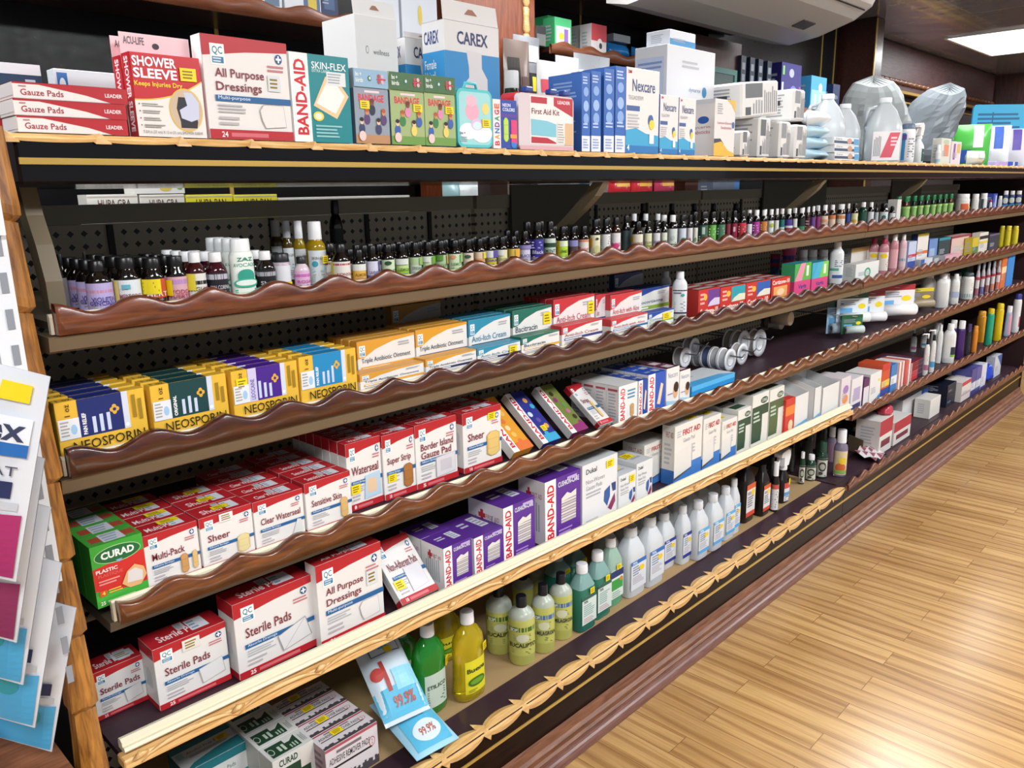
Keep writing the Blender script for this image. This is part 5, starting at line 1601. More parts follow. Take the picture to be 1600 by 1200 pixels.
# (left, right, cap top, shape, glass, cap, label, words, rows)
S1 = [
    (127, 171, 407, 'boston', GLASS, CAPB, lb('b9a9d6', 'VIOLETA', '3f3a8a', (.66, .76), 'c88aa8', (L_text('GENCIANA', .18, .24, .86, .38, '3f3a8a', .01),)), 'dark bottle with lilac label at the near end of the top shelf', 4, None),
    (172, 215, 402, 'widecap', GLASS, CAPB, lb('dfe2e4', 'MERTODOL', '9a4a5a', (.02, .16), '2f7fb4', (L_rect(.0, .0, .22, 1, 'd8c47a', 3), L_rect(.3, .7, .5, .85, '6ab0c0', 2))), 'wide-capped dark bottle with white and blue label on the top shelf', 4, None),
    (216, 254, 403, 'widecap', GLASS, CAPB, lb('c8502e', 'MERT', 'f0e0d8', (.0, .3), '1d1516', (L_rect(.1, .45, .62, 1, 'e8d21c', 4), L_lines(.14, .55, .56, .9, 3, '8a7410'))), 'dark bottle with orange label under a yellow sticker on the top shelf', 4, None),
    (255, 288, 400, 'widecap', GLASS, CAPB, lb('d8a9b4', 'YODO', 'a82a3a', (.72, .9), 'b98ac0', (L_text('FUERTE', .2, .2, .84, .34, 'a82a3a', .01), L_rect(.02, .3, .3, .9, 'e8d21c', 3))), 'dark bottle with pink label and yellow sticker on the top shelf', 4, None),
    (286, 318, 394, 'boston', K('3a1010', .1), CAPW, lb('e2ded6', 'AGUA', '6a5a2a', (.6, .74), '2a2424', (L_rect(0, .4, .4, 1, 'e0cf3a', 4), L_ell(.72, .3, .2, .2, 'a8283a'))), 'white-capped bottle with a red flower label on the top shelf', 4, None),
    (317, 352, 394, 'boston', K('3a0c18', .1), CAPW, lb('1c1a22', 'SAN CORPAN', 'c9c6cc', (.74, .94), 'b9b6c0', (L_lines(.2, .08, .8, .3, 3, 'a9a6b0'),)), 'white-capped bottle with a black label on the top shelf', 3, None),
    (354, 393, 373, 'flip', K('e6eae4', .35), K('e2e6e8', .4), lab('e4ece2', L_text('AVOCADO', .14, .70, .86, .79, '2f8a76', .01), L_text('ZAZ', .3, .84, .7, .93, '2f8a76', .02), L_ell(.5, .46, .22, .18, '2f9a84'), L_ell(.5, .3, .36, .11, '3fa890'), L_ell(.5, .31, .28, .07, 'e4ece2'), L_lines(.18, .06, .8, .15, 2, '4fa890')), 'white oval avocado oil bottle with green picture on the top shelf', 4, None),
    (397, 428, 392, 'boston', GLASS, CAPW, lb('17161a', 'Shark', 'd8d6da', (.72, .9), 'a9a6ac', (L_lines(.2, .1, .8, .28, 3, '9a98a0'),)), 'white-capped bottle with black label right of the white avocado bottle', 2, None),
    (457, 482, 401, 'boston', K('d8c4cc', .15), K('232328', .35), lb('dcb0d0', 'ROSA', 'c04aa8', (.68, .84), 'c86ab4'), 'small clear bottle with pink label and black cap on the top shelf', 1, None),
    (516, 545, 381, 'boston', GLASS, CAPB, lb('e2dcd2', 'AJONJOLI', '9a2a4a', (.84, .92), 'b84a5a', (L_rect(0, 0, .12, 1, 'd8d23a', 2),)), 'dark bottle with white and red label beside the tall oil bottles', 3, None),
    (548, 570, 390, 'boston', GLASS, CAPB, lb('e0b04a', 'ALMOND', '8a5a1a', (.66, 1), 'e0e2dc', (L_ell(.45, .2, .18, .12, 'c08a5a'),)), 'dark dropper bottle with orange almond label on the top shelf', 3, None),
    (571, 590, 384, 'boston', GLASS, CAPB, lb('d6d2e4', 'LAVENDER', '4a3a8a', (0, .3), '7a68b4', (L_rect(.75, .3, 1, 1, '6a58a4', 3),)), 'dark dropper bottle with purple lavender label on the top shelf', 3, None),
    (594, 615, 382, 'boston', GLASS, CAPB, lb('ccdcb8', 'MINT', '4a6a3a', (0, .25), '8fb06a', (L_ell(.4, .84, .16, .1, '2a4a2a'),)), 'dark dropper bottle with pale green mint label on the top shelf', 3, None),
    (616, 637, 381, 'boston', GLASS, CAPB, lb('c2d88a', 'LEMON', '5a7a2a', (0, .42), '9ac43a', (L_rect(.1, .7, .7, 1, 'd8dcd6', 4),)), 'dark dropper bottle with bright lime label on the top shelf', 3, None),
    (638, 657, 379, 'boston', GLASS, CAPB, lb('c9cfc6', 'OREGANO', '5a6a4a', (.62, 1), 'b4c89a', (L_rect(.6, .6, 1, 1, '8fb45a', 3),)), 'dark dropper bottle with grey green herb label on the top shelf', 3, None),
    (658, 677, 378, 'boston', GLASS, CAPB, lb('cfdcae', 'ROMERO', '4a7a2a', (0, .3), 'a8c878', (L_rect(.1, .7, .5, 1, 'e0e4da', 3), L_rect(.6, .6, 1, 1, '6aa03a', 3))), 'dark dropper bottle with green and cream label on the top shelf', 3, None),
    (678, 697, 376, 'boston', GLASS, CAPB, lb('a9bc94', 'EUCALYPT', '3a5a3a', (.0, .3), '7a9a6a', (L_rect(.74, .5, 1, 1, 'e0a82a', 3), L_rect(.1, .7, .5, 1, '5a8a3a', 3))), 'dark dropper bottle with sage label and orange sticker on the top shelf', 3, None),
    (699, 720, 375, 'boston', GLASS, CAPB, lb('cfe0bc', 'LEMON', '5a8a4a', (0, .22), 'a8d070', (L_ell(.3, .84, .14, .1, 'e0a070'), L_rect(.65, .55, 1, 1, '8fc46a', 3))), 'dark dropper bottle with soft green label and orange dot on the top shelf', 3, None),
    (722, 739, 374, 'boston', GLASS, CAPB, lb('e2cdb8', 'CINNAMON', 'a8604a', (0, .25), 'd8b08a', (L_ell(.35, .8, .18, .1, '3a5a4a'),)), 'dark dropper bottle with beige cinnamon label on the top shelf', 3, None),
    (740, 757, 373, 'boston', GLASS, CAPB, lb('e4c8a8', 'CLOVE', 'a8664a', (.5, .62), 'd89a6a', (L_rect(.7, .62, 1, 1, 'd8c83a', 3),)), 'dark dropper bottle with peach clove label on the top shelf', 3, None),
    (758, 775, 371, 'boston', GLASS, CAPB, lb('d8cf6a', 'CHAMOM', '4a3a7a', (.0, .34), 'd8c02a', (L_rect(.0, .6, .6, 1, 'e0e0e4', 4), L_rect(.6, .6, 1, 1, '5a4a9a', 3))), 'dark dropper bottle with yellow and purple label on the top shelf', 3, None),
    (776, 792, 370, 'boston', GLASS, CAPB, lb('e0d8a8', 'GINGER', '8a8a3a', (.0, .3), 'd8a87a', (L_rect(.1, .66, .6, 1, 'e4e8e0', 4),)), 'dark dropper bottle with cream ginger label on the top shelf', 3, None),
    (793, 810, 369, 'boston', GLASS, CAPB, lb('e2bf5a', 'ORANGE', 'b06a1a', (.0, .3), 'e8d08a', (L_rect(.6, .5, 1, 1, 'e0a83a', 3),)), 'dark dropper bottle with golden label on the top shelf', 3, None),
    (811, 828, 361, 'boston', GLASS, CAPB, lb('d0c9de', 'BLACK', '4a3a8a', (.0, .35), 'b0a8c0', (L_rect(0, .8, 1, 1, '8a80b4', 6),)), 'dark bottle with pale lilac label on the top shelf', 3, None),
    (829, 849, 347, 'boston', GLASS, CAPB, lb('3a2f8a', 'Black', 'e0dcf0', (.0, .22), 'a09acc', (L_lines(.2, .6, .8, .9, 3, 'b4aee0'),)), 'taller dark bottle with indigo label on the top shelf', 2, None),
    (850, 868, 346, 'boston', GLASS, CAPB, lb('c9d4c8', 'MINT', '3a5a3a', (.0, .2), 'a8bca0', (L_rect(0, .62, 1, .8, '26442e', 6),)), 'taller dark bottle with white and dark green label on the top shelf', 2, None),
    (871, 887, 354, 'boston', GLASS, CAPB, lb('b8d83a', 'LIME', '5a7a1a', (.7, 1), 'dfe8c8', (L_rect(0, 0, .3, 1, 'e0c02a', 3),)), 'dark dropper bottle with neon yellow green label on the top shelf', 2, None),
    (888, 903, 354, 'boston', GLASS, CAPB, lb('4a3a3a', None, band=(.66, 1), bcol='8a86b8', extra=(L_ell(.5, .3, .2, .12, '8a5a3a'),)), 'dark dropper bottle with brown and purple label on the top shelf', 2, None),
    (904, 920, 353, 'boston', GLASS, CAPB, lb('e0d6cc', 'ROSEHIP', 'c05a4a', (.85, 1), 'd08a6a', (L_rect(0, .3, .3, .6, 'b46a5a', 3),)), 'dark dropper bottle with off-white and red label on the top shelf', 2, None),
    (922, 938, 343, 'boston', GLASS, CAPB, lb('e2dcb8', None, extra=(L_rect(0, .4, .3, .85, 'e8a81c', 3), L_ell(.6, .82, .1, .06, '2a3a2a'), L_ell(.6, .3, .2, .2, 'd0c890'))), 'tall dark bottle with cream label and orange sticker on the top shelf', 1, None),
    (939, 954, 342, 'boston', GLASS, CAPB, lb('dcdcd8', None, extra=(L_lines(.15, .3, .85, .9, 6, '9a9a9a'),)), 'tall dark bottle with white text panel on the top shelf', 2, None),
    (955, 970, 340, 'boston', GLASS_AMBER, CAPB, lb('e0dada', 'ROSE', 'c02a6a', (0, .2), 'b02a4a', (L_ell(.45, .36, .24, .12, 'd83a7a'),)), 'tall dark bottle with magenta flower label on the top shelf', 2, None),
    (972, 985, 337, 'boston', GLASS, CAPB, lb('3a4a4c', None), 'dark bottle with grey teal label set back on the top shelf', 1, 1.275),
    (988, 1005, 346, 'boston', GLASS, CAPB, lb('dfd6c2', 'CASTOR', '6a5a4a', (0, .2), '8a7a5a', (L_rect(0, .5, .22, .85, 'e0a81c', 2),)), 'dark bottle with cream castor label on the top shelf', 1, None),
    (1007, 1019, 345, 'boston', GLASS, CAPB, lb('dfdcb4', 'OLIVE', '6a6a3a', (0, .3), '9aa03a'), 'dark bottle with cream and olive green label on the top shelf', 1, None),
    (1020, 1032, 345, 'boston', GLASS, CAPB, lb('dcd6d8', 'GRAPE', '6a4a7a', (0, .25), 'a89ab0'), 'dark bottle with white and mauve label on the top shelf', 1, None),
    (1033, 1043, 345, 'boston', GLASS, CAPB, lb('d8dcc8', 'JOJOBA', '5a6a5a', (0, .25), 'b4bca0'), 'dark bottle with pale sage label on the top shelf', 1, None),
    (1044, 1059, 336, 'boston', GLASS, CAPW, lb('d6dcd4', None, band=(0, .16), bcol='2f6a3f', extra=(L_ell(.5, .5, .14, .12, 'c0c8c0'),)), 'white-capped dark bottle with white label banded green on the top shelf', 2, None),
    (1060, 1073, 336, 'boston', GLASS, CAPB, lb('cdd4de', None, band=(0, .14), bcol='2f7a4a', extra=(L_ell(.6, .35, .2, .12, '2a9a5a'),)), 'dark bottle with green leaf label on the top shelf', 2, None),
    (1074, 1083, 336, 'boston', GLASS, CAPB, lb('dcd8d8', None, extra=(L_ell(.5, .3, .12, .12, 'a86a8a'),)), 'dark bottle with white label and mauve sprig on the top shelf', 2, None),
    (1084, 1091, 336, 'boston', GLASS, CAPB, lb('d6d8cc', None, extra=(L_ell(.5, .3, .16, .12, '7a9a5a'),)), 'dark bottle with white label and green sprig on the top shelf', 2, None),
    (1092, 1107, 331, 'boston', GLASS, CAPB, lb('3f5c4c', None, extra=(L_rect(.4, .5, .6, .9, 'b4c8bc', 2), L_lines(.2, .2, .8, .4, 2, 'a0b4a8'))), 'dark bottle with dark green label on the top shelf', 2, None),
    (1108, 1120, 331, 'boston', GLASS, CAPB, lb('6ab04a', None, extra=(L_lines(.2, .4, .8, .8, 3, 'd0e8c0'),)), 'dark bottle with leaf green label on the top shelf', 2, None),
    (1121, 1134, 331, 'boston', GLASS, CAPB, lb('4a7a58', None, extra=(L_lines(.2, .4, .8, .8, 3, 'a8c8b0'),)), 'dark bottle with muted green label on the top shelf', 2, None),
    (1135, 1142, 330, 'boston', GLASS, CAPB, lb('7a2a3a', None), 'slim dark bottle with wine red label on the top shelf', 2, None),
    (1143, 1153, 330, 'boston', GLASS, CAPB, lb('8a1f38', None, extra=(L_rect(.4, .5, .6, .8, 'e0b0bc', 2),)), 'dark bottle with crimson label and white cross on the top shelf', 2, None),
    (1154, 1167, 329, 'boston', GLASS, CAPB, lb('c0383f', None, extra=(L_lines(.2, .4, .8, .8, 3, 'e8b0b0'),)), 'dark bottle with bright red label on the top shelf', 2, None),
    (1168, 1176, 333, 'boston', GLASS, CAPB, lb('dcd8de', None, band=(0, .14), bcol='c83a6a'), 'dark bottle with white label and pink foot on the top shelf', 1, None),
    (1177, 1188, 328, 'boston', GLASS, CAPW, lb('b03a9a', None, band=(0, .2), bcol='d8a0c8', extra=(L_lines(.2, .4, .8, .8, 3, 'e0b0dc'),)), 'white-capped bottle with magenta label on the top shelf', 2, None),
    (1189, 1200, 328, 'boston', GLASS, CAPW, lb('c87a3a', None, extra=(L_lines(.2, .3, .8, .8, 4, 'e8c090'),)), 'white-capped bottle with orange brown label on the top shelf', 2, None),
    (1201, 1210, 327, 'boston', GLASS, CAPW, lb('dfe0da', None, band=(0, .2), bcol='5a6a5a', extra=(L_ell(.6, .7, .2, .14, 'b4c04a'),)), 'white-capped bottle with white label and yellow fruit on the top shelf', 2, None),
    (1211, 1218, 327, 'boston', GLASS, CAPW, lb('dcdcd4', None, band=(0, .2), bcol='8a9a8a'), 'white-capped bottle with plain white label on the top shelf', 2, None),
    (1219, 1227, 326, 'boston', GLASS, CAPW, lb('1f6a66', None, band=(.3, .5), bcol='b4d0cc'), 'white-capped bottle with teal label on the top shelf', 2, None),
    (1228, 1239, 326, 'boston', GLASS, CAPW, lb('4a3f8a', None, band=(0, .4), bcol='a83a3a', extra=(L_rect(0, .4, 1, .56, 'd8d4e0'),)), 'white-capped bottle with purple and red label on the top shelf', 2, None),
    (1240, 1247, 325, 'boston', GLASS, CAPW, lb('d8d8d0', None), 'slim white-capped bottle with white label right of the purple and red one', 1, None),
    (1248, 1259, 325, 'boston', GLASS, CAPW, lb('1f2a28', None, band=(0, .42), bcol='3f8a5a'), 'white-capped bottle with black and green label on the top shelf', 2, None),
    (1260, 1267, 324, 'boston', GLASS_AMBER, CAPW, lb('4a2426', None, extra=(L_lines(.2, .3, .8, .8, 3, 'c09090'),)), 'white-capped bottle with dark brown label on the top shelf', 2, None),
    (1268, 1275, 323, 'boston', GLASS, CAPW, lb('6a3f8a', None), 'white-capped bottle with violet label on the top shelf', 2, None),
    (1276, 1283, 322, 'boston', GLASS, CAPW, lb('8a2a6a', None), 'white-capped bottle with plum label on the top shelf', 2, None),
    (1284, 1295, 321, 'boston', GLASS_AMBER, CAPW, lb('e0c8b8', None, extra=(L_rect(0, .55, 1, .75, 'd89a7a'), L_lines(.2, .1, .8, .5, 3, 'b09080'))), 'white-capped amber bottle with pale peach label on the top shelf', 2, None),
    (1296, 1307, 320, 'boston', GLASS_AMBER, CAPW, lb('dcc0a8', None, band=(.7, 1), bcol='c87a4a'), 'white-capped amber bottle with tan label on the top shelf', 2, None),
    (1308, 1322, 319, 'widecap', GLASS_AMBER, CAPW, lb('e2d4c4', None, band=(.66, .92), bcol='c8762e'), 'wide white-capped amber bottle with orange striped label on the top shelf', 1, None),
]
for (a, c, top, shp, gl, cp, lbx, words, n, yy) in S1:
    bottle(1, a, c, top, shp, gl, cp, lbx, words, n=n, y=yy or 1.238, name='glass_bottle' if shp != 'flip' else 'oil_bottle', group='bottles on the top shelf', span=2.9)

# set back: wide jar, tall oils
bottle(1, 423, 452, 396, 'jar', K('b9a9b4', .2), K('222226', .35), lb('dcdce0', None, band=(0, .3), bcol='6a3a7a', extra=(L_rect(.5, .0, .9, .3, 'e8d21c', 3),)), 'jar with flat black lid and white purple label on the top shelf', y=1.245, name='jar', n=2, gap=.002)
OIL = K('b8971a', .1, trans=.35)
OLAB = lab('dde2e4', L_ell(.3, .6, .14, .09, '3fa4b4'), L_lines(.2, .36, .8, .5, 2, '8fc4d0'), L_lines(.2, .08, .8, .3, 4, 'a8acb0'), L_text('SKIN CARE', .2, .74, .8, .82, '5a5a6a'))
bottle(1, 474, 506, 346, 'vial', OIL, CAPW, OLAB, 'tall yellow oil bottle with white cap, front one on the top shelf', y=1.277, nofit=True, name='oil_bottle', stick=(.58, .36, .8, .48))
bottle(1, 455, 474, 345, 'vial', OIL, CAPW, OLAB, 'tall yellow oil bottle with white cap, second from the front', y=1.337, nofit=True, name='oil_bottle')
bottle(1, 437, 455, 345, 'vial', K('4a3c12', .1), CAPW, OLAB, 'tall darker oil bottle with white cap, third from the front', y=1.395, nofit=True, name='oil_bottle')
bottle(1, 418, 440, 344, 'vial', K('4a3c12', .1), K('b9b4ae', .4), OLAB, 'tall darker oil bottle with greyish cap, set farthest back', y=1.47, nofit=True, name='oil_bottle')
bottle(1, 511, 533, 313, 'boston', GLASS, CAPB, lb('2a3230', None), 'very tall black bottle standing at the back of the top shelf', y=1.56, name='glass_bottle')
for k, (px, w) in enumerate(((944, 12), (960, 12), (977, 14), (1000, 14), (1016, 14))):
    pass
for k, (px, w, words) in enumerate(((991, 13, 'white-capped dark bottle in the rear row above the castor bottle'), (1009, 13, 'white-capped dark bottle in the rear row, middle of three'), (1028, 13, 'white-capped dark bottle in the rear row beside the green banded one'))):
    bottle(1, px - w / 2, px + w / 2, 334, 'boston', GLASS, CAPW, lb('8a8e8a', None), words, y=1.345, name='glass_bottle', group='bottles on the top shelf')
for k, px in enumerate((100, 116)):
    bottle(1, px - 16, px + 14, 397 - k * 2, 'boston', GLASS, CAPB, lb('a99ac8' if k else 'b8b8bc', None), ('dark bottle with grey label in the near rear corner of the top shelf', 'dark bottle with lilac label just behind the front lilac one')[k], y=1.32 + .035 * k, name='glass_bottle', group='bottles on the top shelf')
for k, (px, words) in enumerate(((1005, 'tall black-capped bottle at the back above the castor bottle'), (1050, 'tall black bottle at the back beyond the white caps'), (1085, 'tall black bottle at the back behind the green labels'), (1115, 'tall black bottle at the back behind the wine red labels'), (1150, 'tall black bottle at the back behind the crimson labels'))):
    bottle(1, px - 7, px + 7, 318, 'boston', GLASS, CAPB, None, words, y=1.5, name='glass_bottle', group='bottles on the top shelf')

# ================================================================== SECOND SHELF: ointments
NEO = 'e4b63e'
for (tl, tr, pan, tx, lab_, sub, n, st) in (((83, 631), (224, 606), '1c2a6a', 'PAIN RELIEF', 'yellow ointment carton with navy panel by the corner post, front one', None, 5, ()),
                               ((233, 604), (352, 583), '123f42', 'ORIGINAL', 'yellow ointment carton with dark green panel, front one of its file', None, 4, ()),
                               ((360, 582), (463, 562), '45208a', 'LIDOCAINE', 'yellow ointment carton with purple panel, front one of its file', True, 5, (('front', .06, .62, .22, .84),)),
                               ((466, 560), (555, 542), '1f86bc', 'PAIN RELIEF', 'yellow ointment carton with sky blue panel, front one of its file', None, 4, ())):
    carton(2, tl, tr, 1.226, .022, NEO, art_neos(pan, tx, sub), lab_, n=n, name='ointment_carton', gap=.012, stick=st, group='yellow ointment cartons')


def oint(tl, tr, tl2, tr2, topc, title, tcol, bar, words, n=3, st=(), st2=()):
    if tl:
        carton(2, tl, tr, 1.268, .02, 'e2dfdb', art_oint(topc, title, tcol, bar), words + ', upright one', n=n, name='cream_carton', gap=.006, stick=st, group='upright cream cartons', far=words + ', upright')
    if tl2:
        carton(2, tl2, tr2, 1.226, .036, 'e6e2dd', art_oint(topc, title, tcol, bar), words + ', low one lying in front', name='cream_carton', stick=st2, group='cream cartons lying in front')


oint((557, 534), (647, 520), (562, 584), (662, 567), 'd89a34', 'Triple Antibiotic Ointment', '3a4a5a', 'e0a23e', 'white and orange antibiotic carton with orange bar', 4)
oint((649, 517), (729, 502), (665, 562), (744, 546), 'd89a2a', 'Triple Antibiotic Ointment', '3a4a5a', '2f3358', 'white and orange antibiotic carton with navy bar', 4)
oint((732, 500), (797, 491), (746, 545), (813, 532), '2a8aa8', 'Anti-Itch Cream', '2f7f9a', '2a3055', 'white and turquoise cream carton', 4, st2=(('front', .72, .3, .9, .8),))
oint((801, 484), (862, 478), (815, 527), (874, 516), '1d6a58', 'Bacitracin', '3a4a5a', 'd8a43a', 'white and dark green cream carton', 4, st=(('front', .76, .56, .96, .84),))
oint((865, 470), (929, 458), (878, 511), (941, 497), 'bf2f38', 'Anti-Itch Cream', 'b04a5a', '3a3f78', 'white and red cream carton with navy bar', 4, st=(('front', .82, .56, .97, .84),))
carton(2, (931, 462), (946, 459), 1.285, .02, 'd8cfd0', art_oint('c0303a', 'Cream', 'b04a5a', '3a3f78'), 'red cream carton set back between two red ones', n=2, name='cream_carton', gap=.004)
oint((947, 463), (1003, 454), (955, 499), (1012, 489), 'c8383e', 'Anti-Itch with Aloe', 'c05a62', '2f6a9a', 'white and red cream carton with blue bar', 2)
carton(2, (982, 455), (1046, 446), 1.33, .02, 'e0e0dc', art_oint('24489a', 'Hydrocortisone', '4a5a7a', '8aae3a'), 'white and blue cream carton with green bar, upright one', n=3, name='cream_carton', gap=.006)
carton(2, (1013, 491), (1053, 481), 1.228, .034, 'dfe2e2', art_oint('24489a', 'Cortisone', '4a5a7a', '8aae3a'), 'white and blue cream carton with green bar, low one lying in front', name='cream_carton', stick=(('front', .55, .4, .85, .85),))
carton(2, (611, 478), (688, 470), 1.50, .02, 'c9c4bc', art_oint('c8943a', 'Triple Antibiotic Ointment', '2a2a2a', '3a3a3a'), 'grey antibiotic carton standing high at the back of the second shelf', name='cream_carton')
carton(2, (960, 428), (1005, 425), 1.5, .02, 'b9bcc4', art_oint('4a5a86', 'Cream', '4a4a5a', '5a5a6a'), 'grey carton standing at the back behind the blue topped cartons', name='cream_carton')
WLAB = lab('dde0e2', L_rect(0, .95, 1, 1, '2a2a4a'), L_rect(0, .0, 1, .06, '2a2a4a'), L_ell(.62, .78, .1, .06, '3fa0a8'), L_lines(.15, .1, .8, .5, 6, 'a0a4ac'), L_lines(.15, .84, .6, .9, 1, '6a6a7a'))
bottle(2, 1051, 1075, 424, 'lotion', K('dfe3e6', .35), CAPW, WLAB, 'white lotion bottle between the blue cartons and the red cream boxes', y=1.245, name='lotion_bottle')
bottle(2, 1031, 1050, 424, 'lotion', K('dfe3e6', .35), CAPW, WLAB, 'white lotion bottle half hidden behind the blue cartons', y=1.41, name='lotion_bottle', stick=(.5, .38, .9, .55))


def art_cort(p1, p2, big=False):
    def art(S):
        F = S['front']
        F.rect(0, 0, 1, 1, 'c03028')
        if big:
            F.text('Cortizone-10', .05, .72, .96, .92, 'f0e4dc', .02); F.rect(.12, .1, .85, .62, 'e0a05a'); F.ell(.5, .36, .2, .16, 'e8c8a0')
        else:
            F.rect(.44, .34, 1, .95, p1); F.poly([(.44, .34), (1, .34), (1, .6), (.75, .62), (.55, .5)], p2); F.ell(.32, .7, .08, .12, 'e8b43a'); F.lines(.08, .45, .3, .85, 3, 'e0a8a0')
            F.text('Cortizone-10', .08, .06, .92, .28, 'f2e6de', .03)
        S['top'].rect(0, 0, 1, 1, '8a2422'); S['top'].rect(.1, .2, .9, .8, 'b9a8a4'); S['left'].rect(0, 0, 1, 1, 'a8241f')
    return art


for (tl, tr, p1, p2, big, w) in (((1083, 454), (1125, 449), '6a3a8a', 'd0c4dc', False, 'red cream box with purple corner, front one of its file'), ((1126, 449), (1165, 443), '2a98a8', 'd8dcc0', False, 'red cream box with teal corner, front one of its file'),
                            ((1166, 442), (1204, 436), '2f5aa8', 'dcd8c8', False, 'red cream box with blue corner, front one of its file'), ((1206, 437), (1235, 431), 'c03028', 'c03028', True, 'red cream box with golden picture, front one of its file')):
    carton(2, tl, tr, 1.23, .04, 'b02a24', art_cort(p1, p2, big), w, n=3, name='cream_carton', gap=.003, group='red cream boxes')
TUBE1 = lab('cf3a6a', L_rect(0, .62, 1, .78, '2f3f9a'), L_rect(0, .42, 1, .5, 'dfd8e0'), L_rect(0, 0, 1, .42, '2a8aa8'))
bottle(2, 1222, 1246, 385, 'tube_up', K('c83a6a', .3), K('d9dde0', .4), TUBE1, 'pink and teal cream tube standing on its cap behind the red boxes', y=1.37, name='cream_tube')
bottle(2, 1203, 1221, 397, 'tube_up', K('a8304f', .3), K('c9cdd0', .4), lab('b0304f', L_rect(0, .7, 1, .9, '2f3f8a'), L_rect(0, 0, 1, .5, '2a6a94')), 'darker pink and blue cream tube left of the pink and teal one', y=1.43, name='cream_tube')


def art_tray(c1, c2):
    def art(S):
        F = S['front']
        F.rect(0, .0, 1, .42, 'd8487f'); F.text('Vagis', .25, .1, .75, .3, '2f3f8a', .03)
        F.poly([(0, .42), (.35, 1), (.65, 1), (.45, .42)], c1); F.poly([(.45, .42), (.65, 1), (1, 1), (1, .42)], c2); F.rect(.7, .55, .85, .9, 'e0e4d8')
        S['top'].rect(0, 0, 1, 1, '2f8f9a'); S['left'].rect(0, 0, 1, .42, 'c83f76'); S['left'].rect(0, .42, 1, 1, '3fa06a')
    return art


carton(2, (1243, 412), (1268, 410), 1.25, .05, '4aa85a', art_tray('e090a8', '5fb04a'), 'pink and green cream box beside the red cream boxes', name='cream_carton')
carton(2, (1270, 410), (1295, 408), 1.25, .05, '4aa8c8', art_tray('4ab0d0', '7ac85a'), 'pink, blue and lime cream box beside the pump lotion', name='cream_carton')
for k, (px, w) in enumerate(((1255, 'white capped bottle behind the pink and green box, left one'), (1270, 'white capped bottle behind the pink and green box, middle one'), (1287, 'white capped bottle behind the blue and lime box'))):
    bottle(2, px - 8, px + 8, 390, 'jar', K('c9cdcc', .35), CAPW, lab('d0d4d4', L_lines(.2, .2, .8, .8, 4)), w, y=1.36, name='pill_bottle')
bottle(2, 1298, 1321, 378, 'lotion', K('dde2e2', .3), CAPW, lab('dfe4e4', L_rect(0, .4, .6, .52, '4fa890'), L_rect(.3, .05, .9, .2, '3f5a9a'), L_lines(.4, .6, .9, .9, 4, '6a7aa0')), 'tall white lotion bottle with teal and blue print near the joint', y=1.25, name='lotion_bottle')

# ================================================================== THIRD SHELF: bandages
def art_curad(S):
    F = S['front']
    F.rect(0, 0, 1, 1, '3fa63a')
    F.poly([(0, .28), (0, .64), (1, .74), (1, .2), (.5, .2)], 'cf2f2c'); F.poly([(0, .2), (.5, .2), (1, .2), (.6, .16), (0, .1)], '4ab040')
    F.ell(.5, .8, .45, .14, 'a8d89a', 26); F.ell(.5, .8, .435, .128, '1f6a3a', 26); F.text('CURAD', .18, .75, .82, .87, 'f0f4f0', .04); F.poly([(.44, .7), (.58, .7), (.51, .65)], '8ab0dc')
    F.text('PLASTIC', .05, .55, .46, .61, 'f2e6e4', .03); F.text('PLASTIQUE', .08, .47, .55, .53, 'e06a62', .02); F.lines(.08, .36, .5, .43, 2, 'e89a92')
    F.rect(.07, .18, .2, .27, 'd85a2a'); F.text('4', .11, .195, .17, .255, 'f0d04a', .03); F.lines(.24, .2, .5, .26, 2, 'e8c04a'); F.text('25', .06, .04, .15, .1, 'e8f0e4', .02); F.lines(.2, .05, .8, .09, 1, 'b4dca8')
    F.poly([(.5, .28), (.62, .46), (.78, .54), (.95, .46), (.99, .32), (.86, .18), (.64, .18)], 'e0b078'); F.poly([(.6, .27), (.64, .45), (.78, .48), (.92, .40), (.9, .25)], 'dcd6d4')
    T = S['top']; T.rect(0, 0, 1, 1, '4aa63f'); T.rect(.1, .25, .95, .75, 'b0503a'); T.rect(.3, .1, .72, .9, 'd9dfe6'); T.lines(.34, .2, .68, .8, 3, '9ab0c8')
    S['left'].rect(0, 0, 1, 1, '3a9a36')


G3 = 'red and white bandage boxes on the third shelf'
carton(3, (119, 872), (206, 842), 1.203, .042, '3fa63a', art_curad, 'green and red plastic bandage box by the corner post, front one', n=4, name='bandage_box', gap=.002, z=zbot(3, .37) + .022, group=G3, nofit=True) if False else None
# the green file rests on the deck and reaches past the lip's near end
a = at_y(117, 874, 1.2045); c = at_y(206, 843, 1.2045)
Wc = c.x - a.x - .004
gz = zbot(3, .34) + UP[3] + .0008
mb = box_mesh(Wc, .044, .1, '3fa63a', art_curad)
o = mb.build('bandage_box'); o.location = (.372 + Wc / 2 - .02, 1.228, gz); o.rotation_euler = (0, 0, 0)
OCC.setdefault(3, []).append((.35, .352 + Wc, 1.22, 1.42))
tag(o, 'green and red plastic bandage box by the corner post, front one', 'box', G3)
for i in range(1, 4):
    dup(o, dy=.046 * i, label='green and red plastic bandage box by the corner post, ' + ORD[i] + ' back')

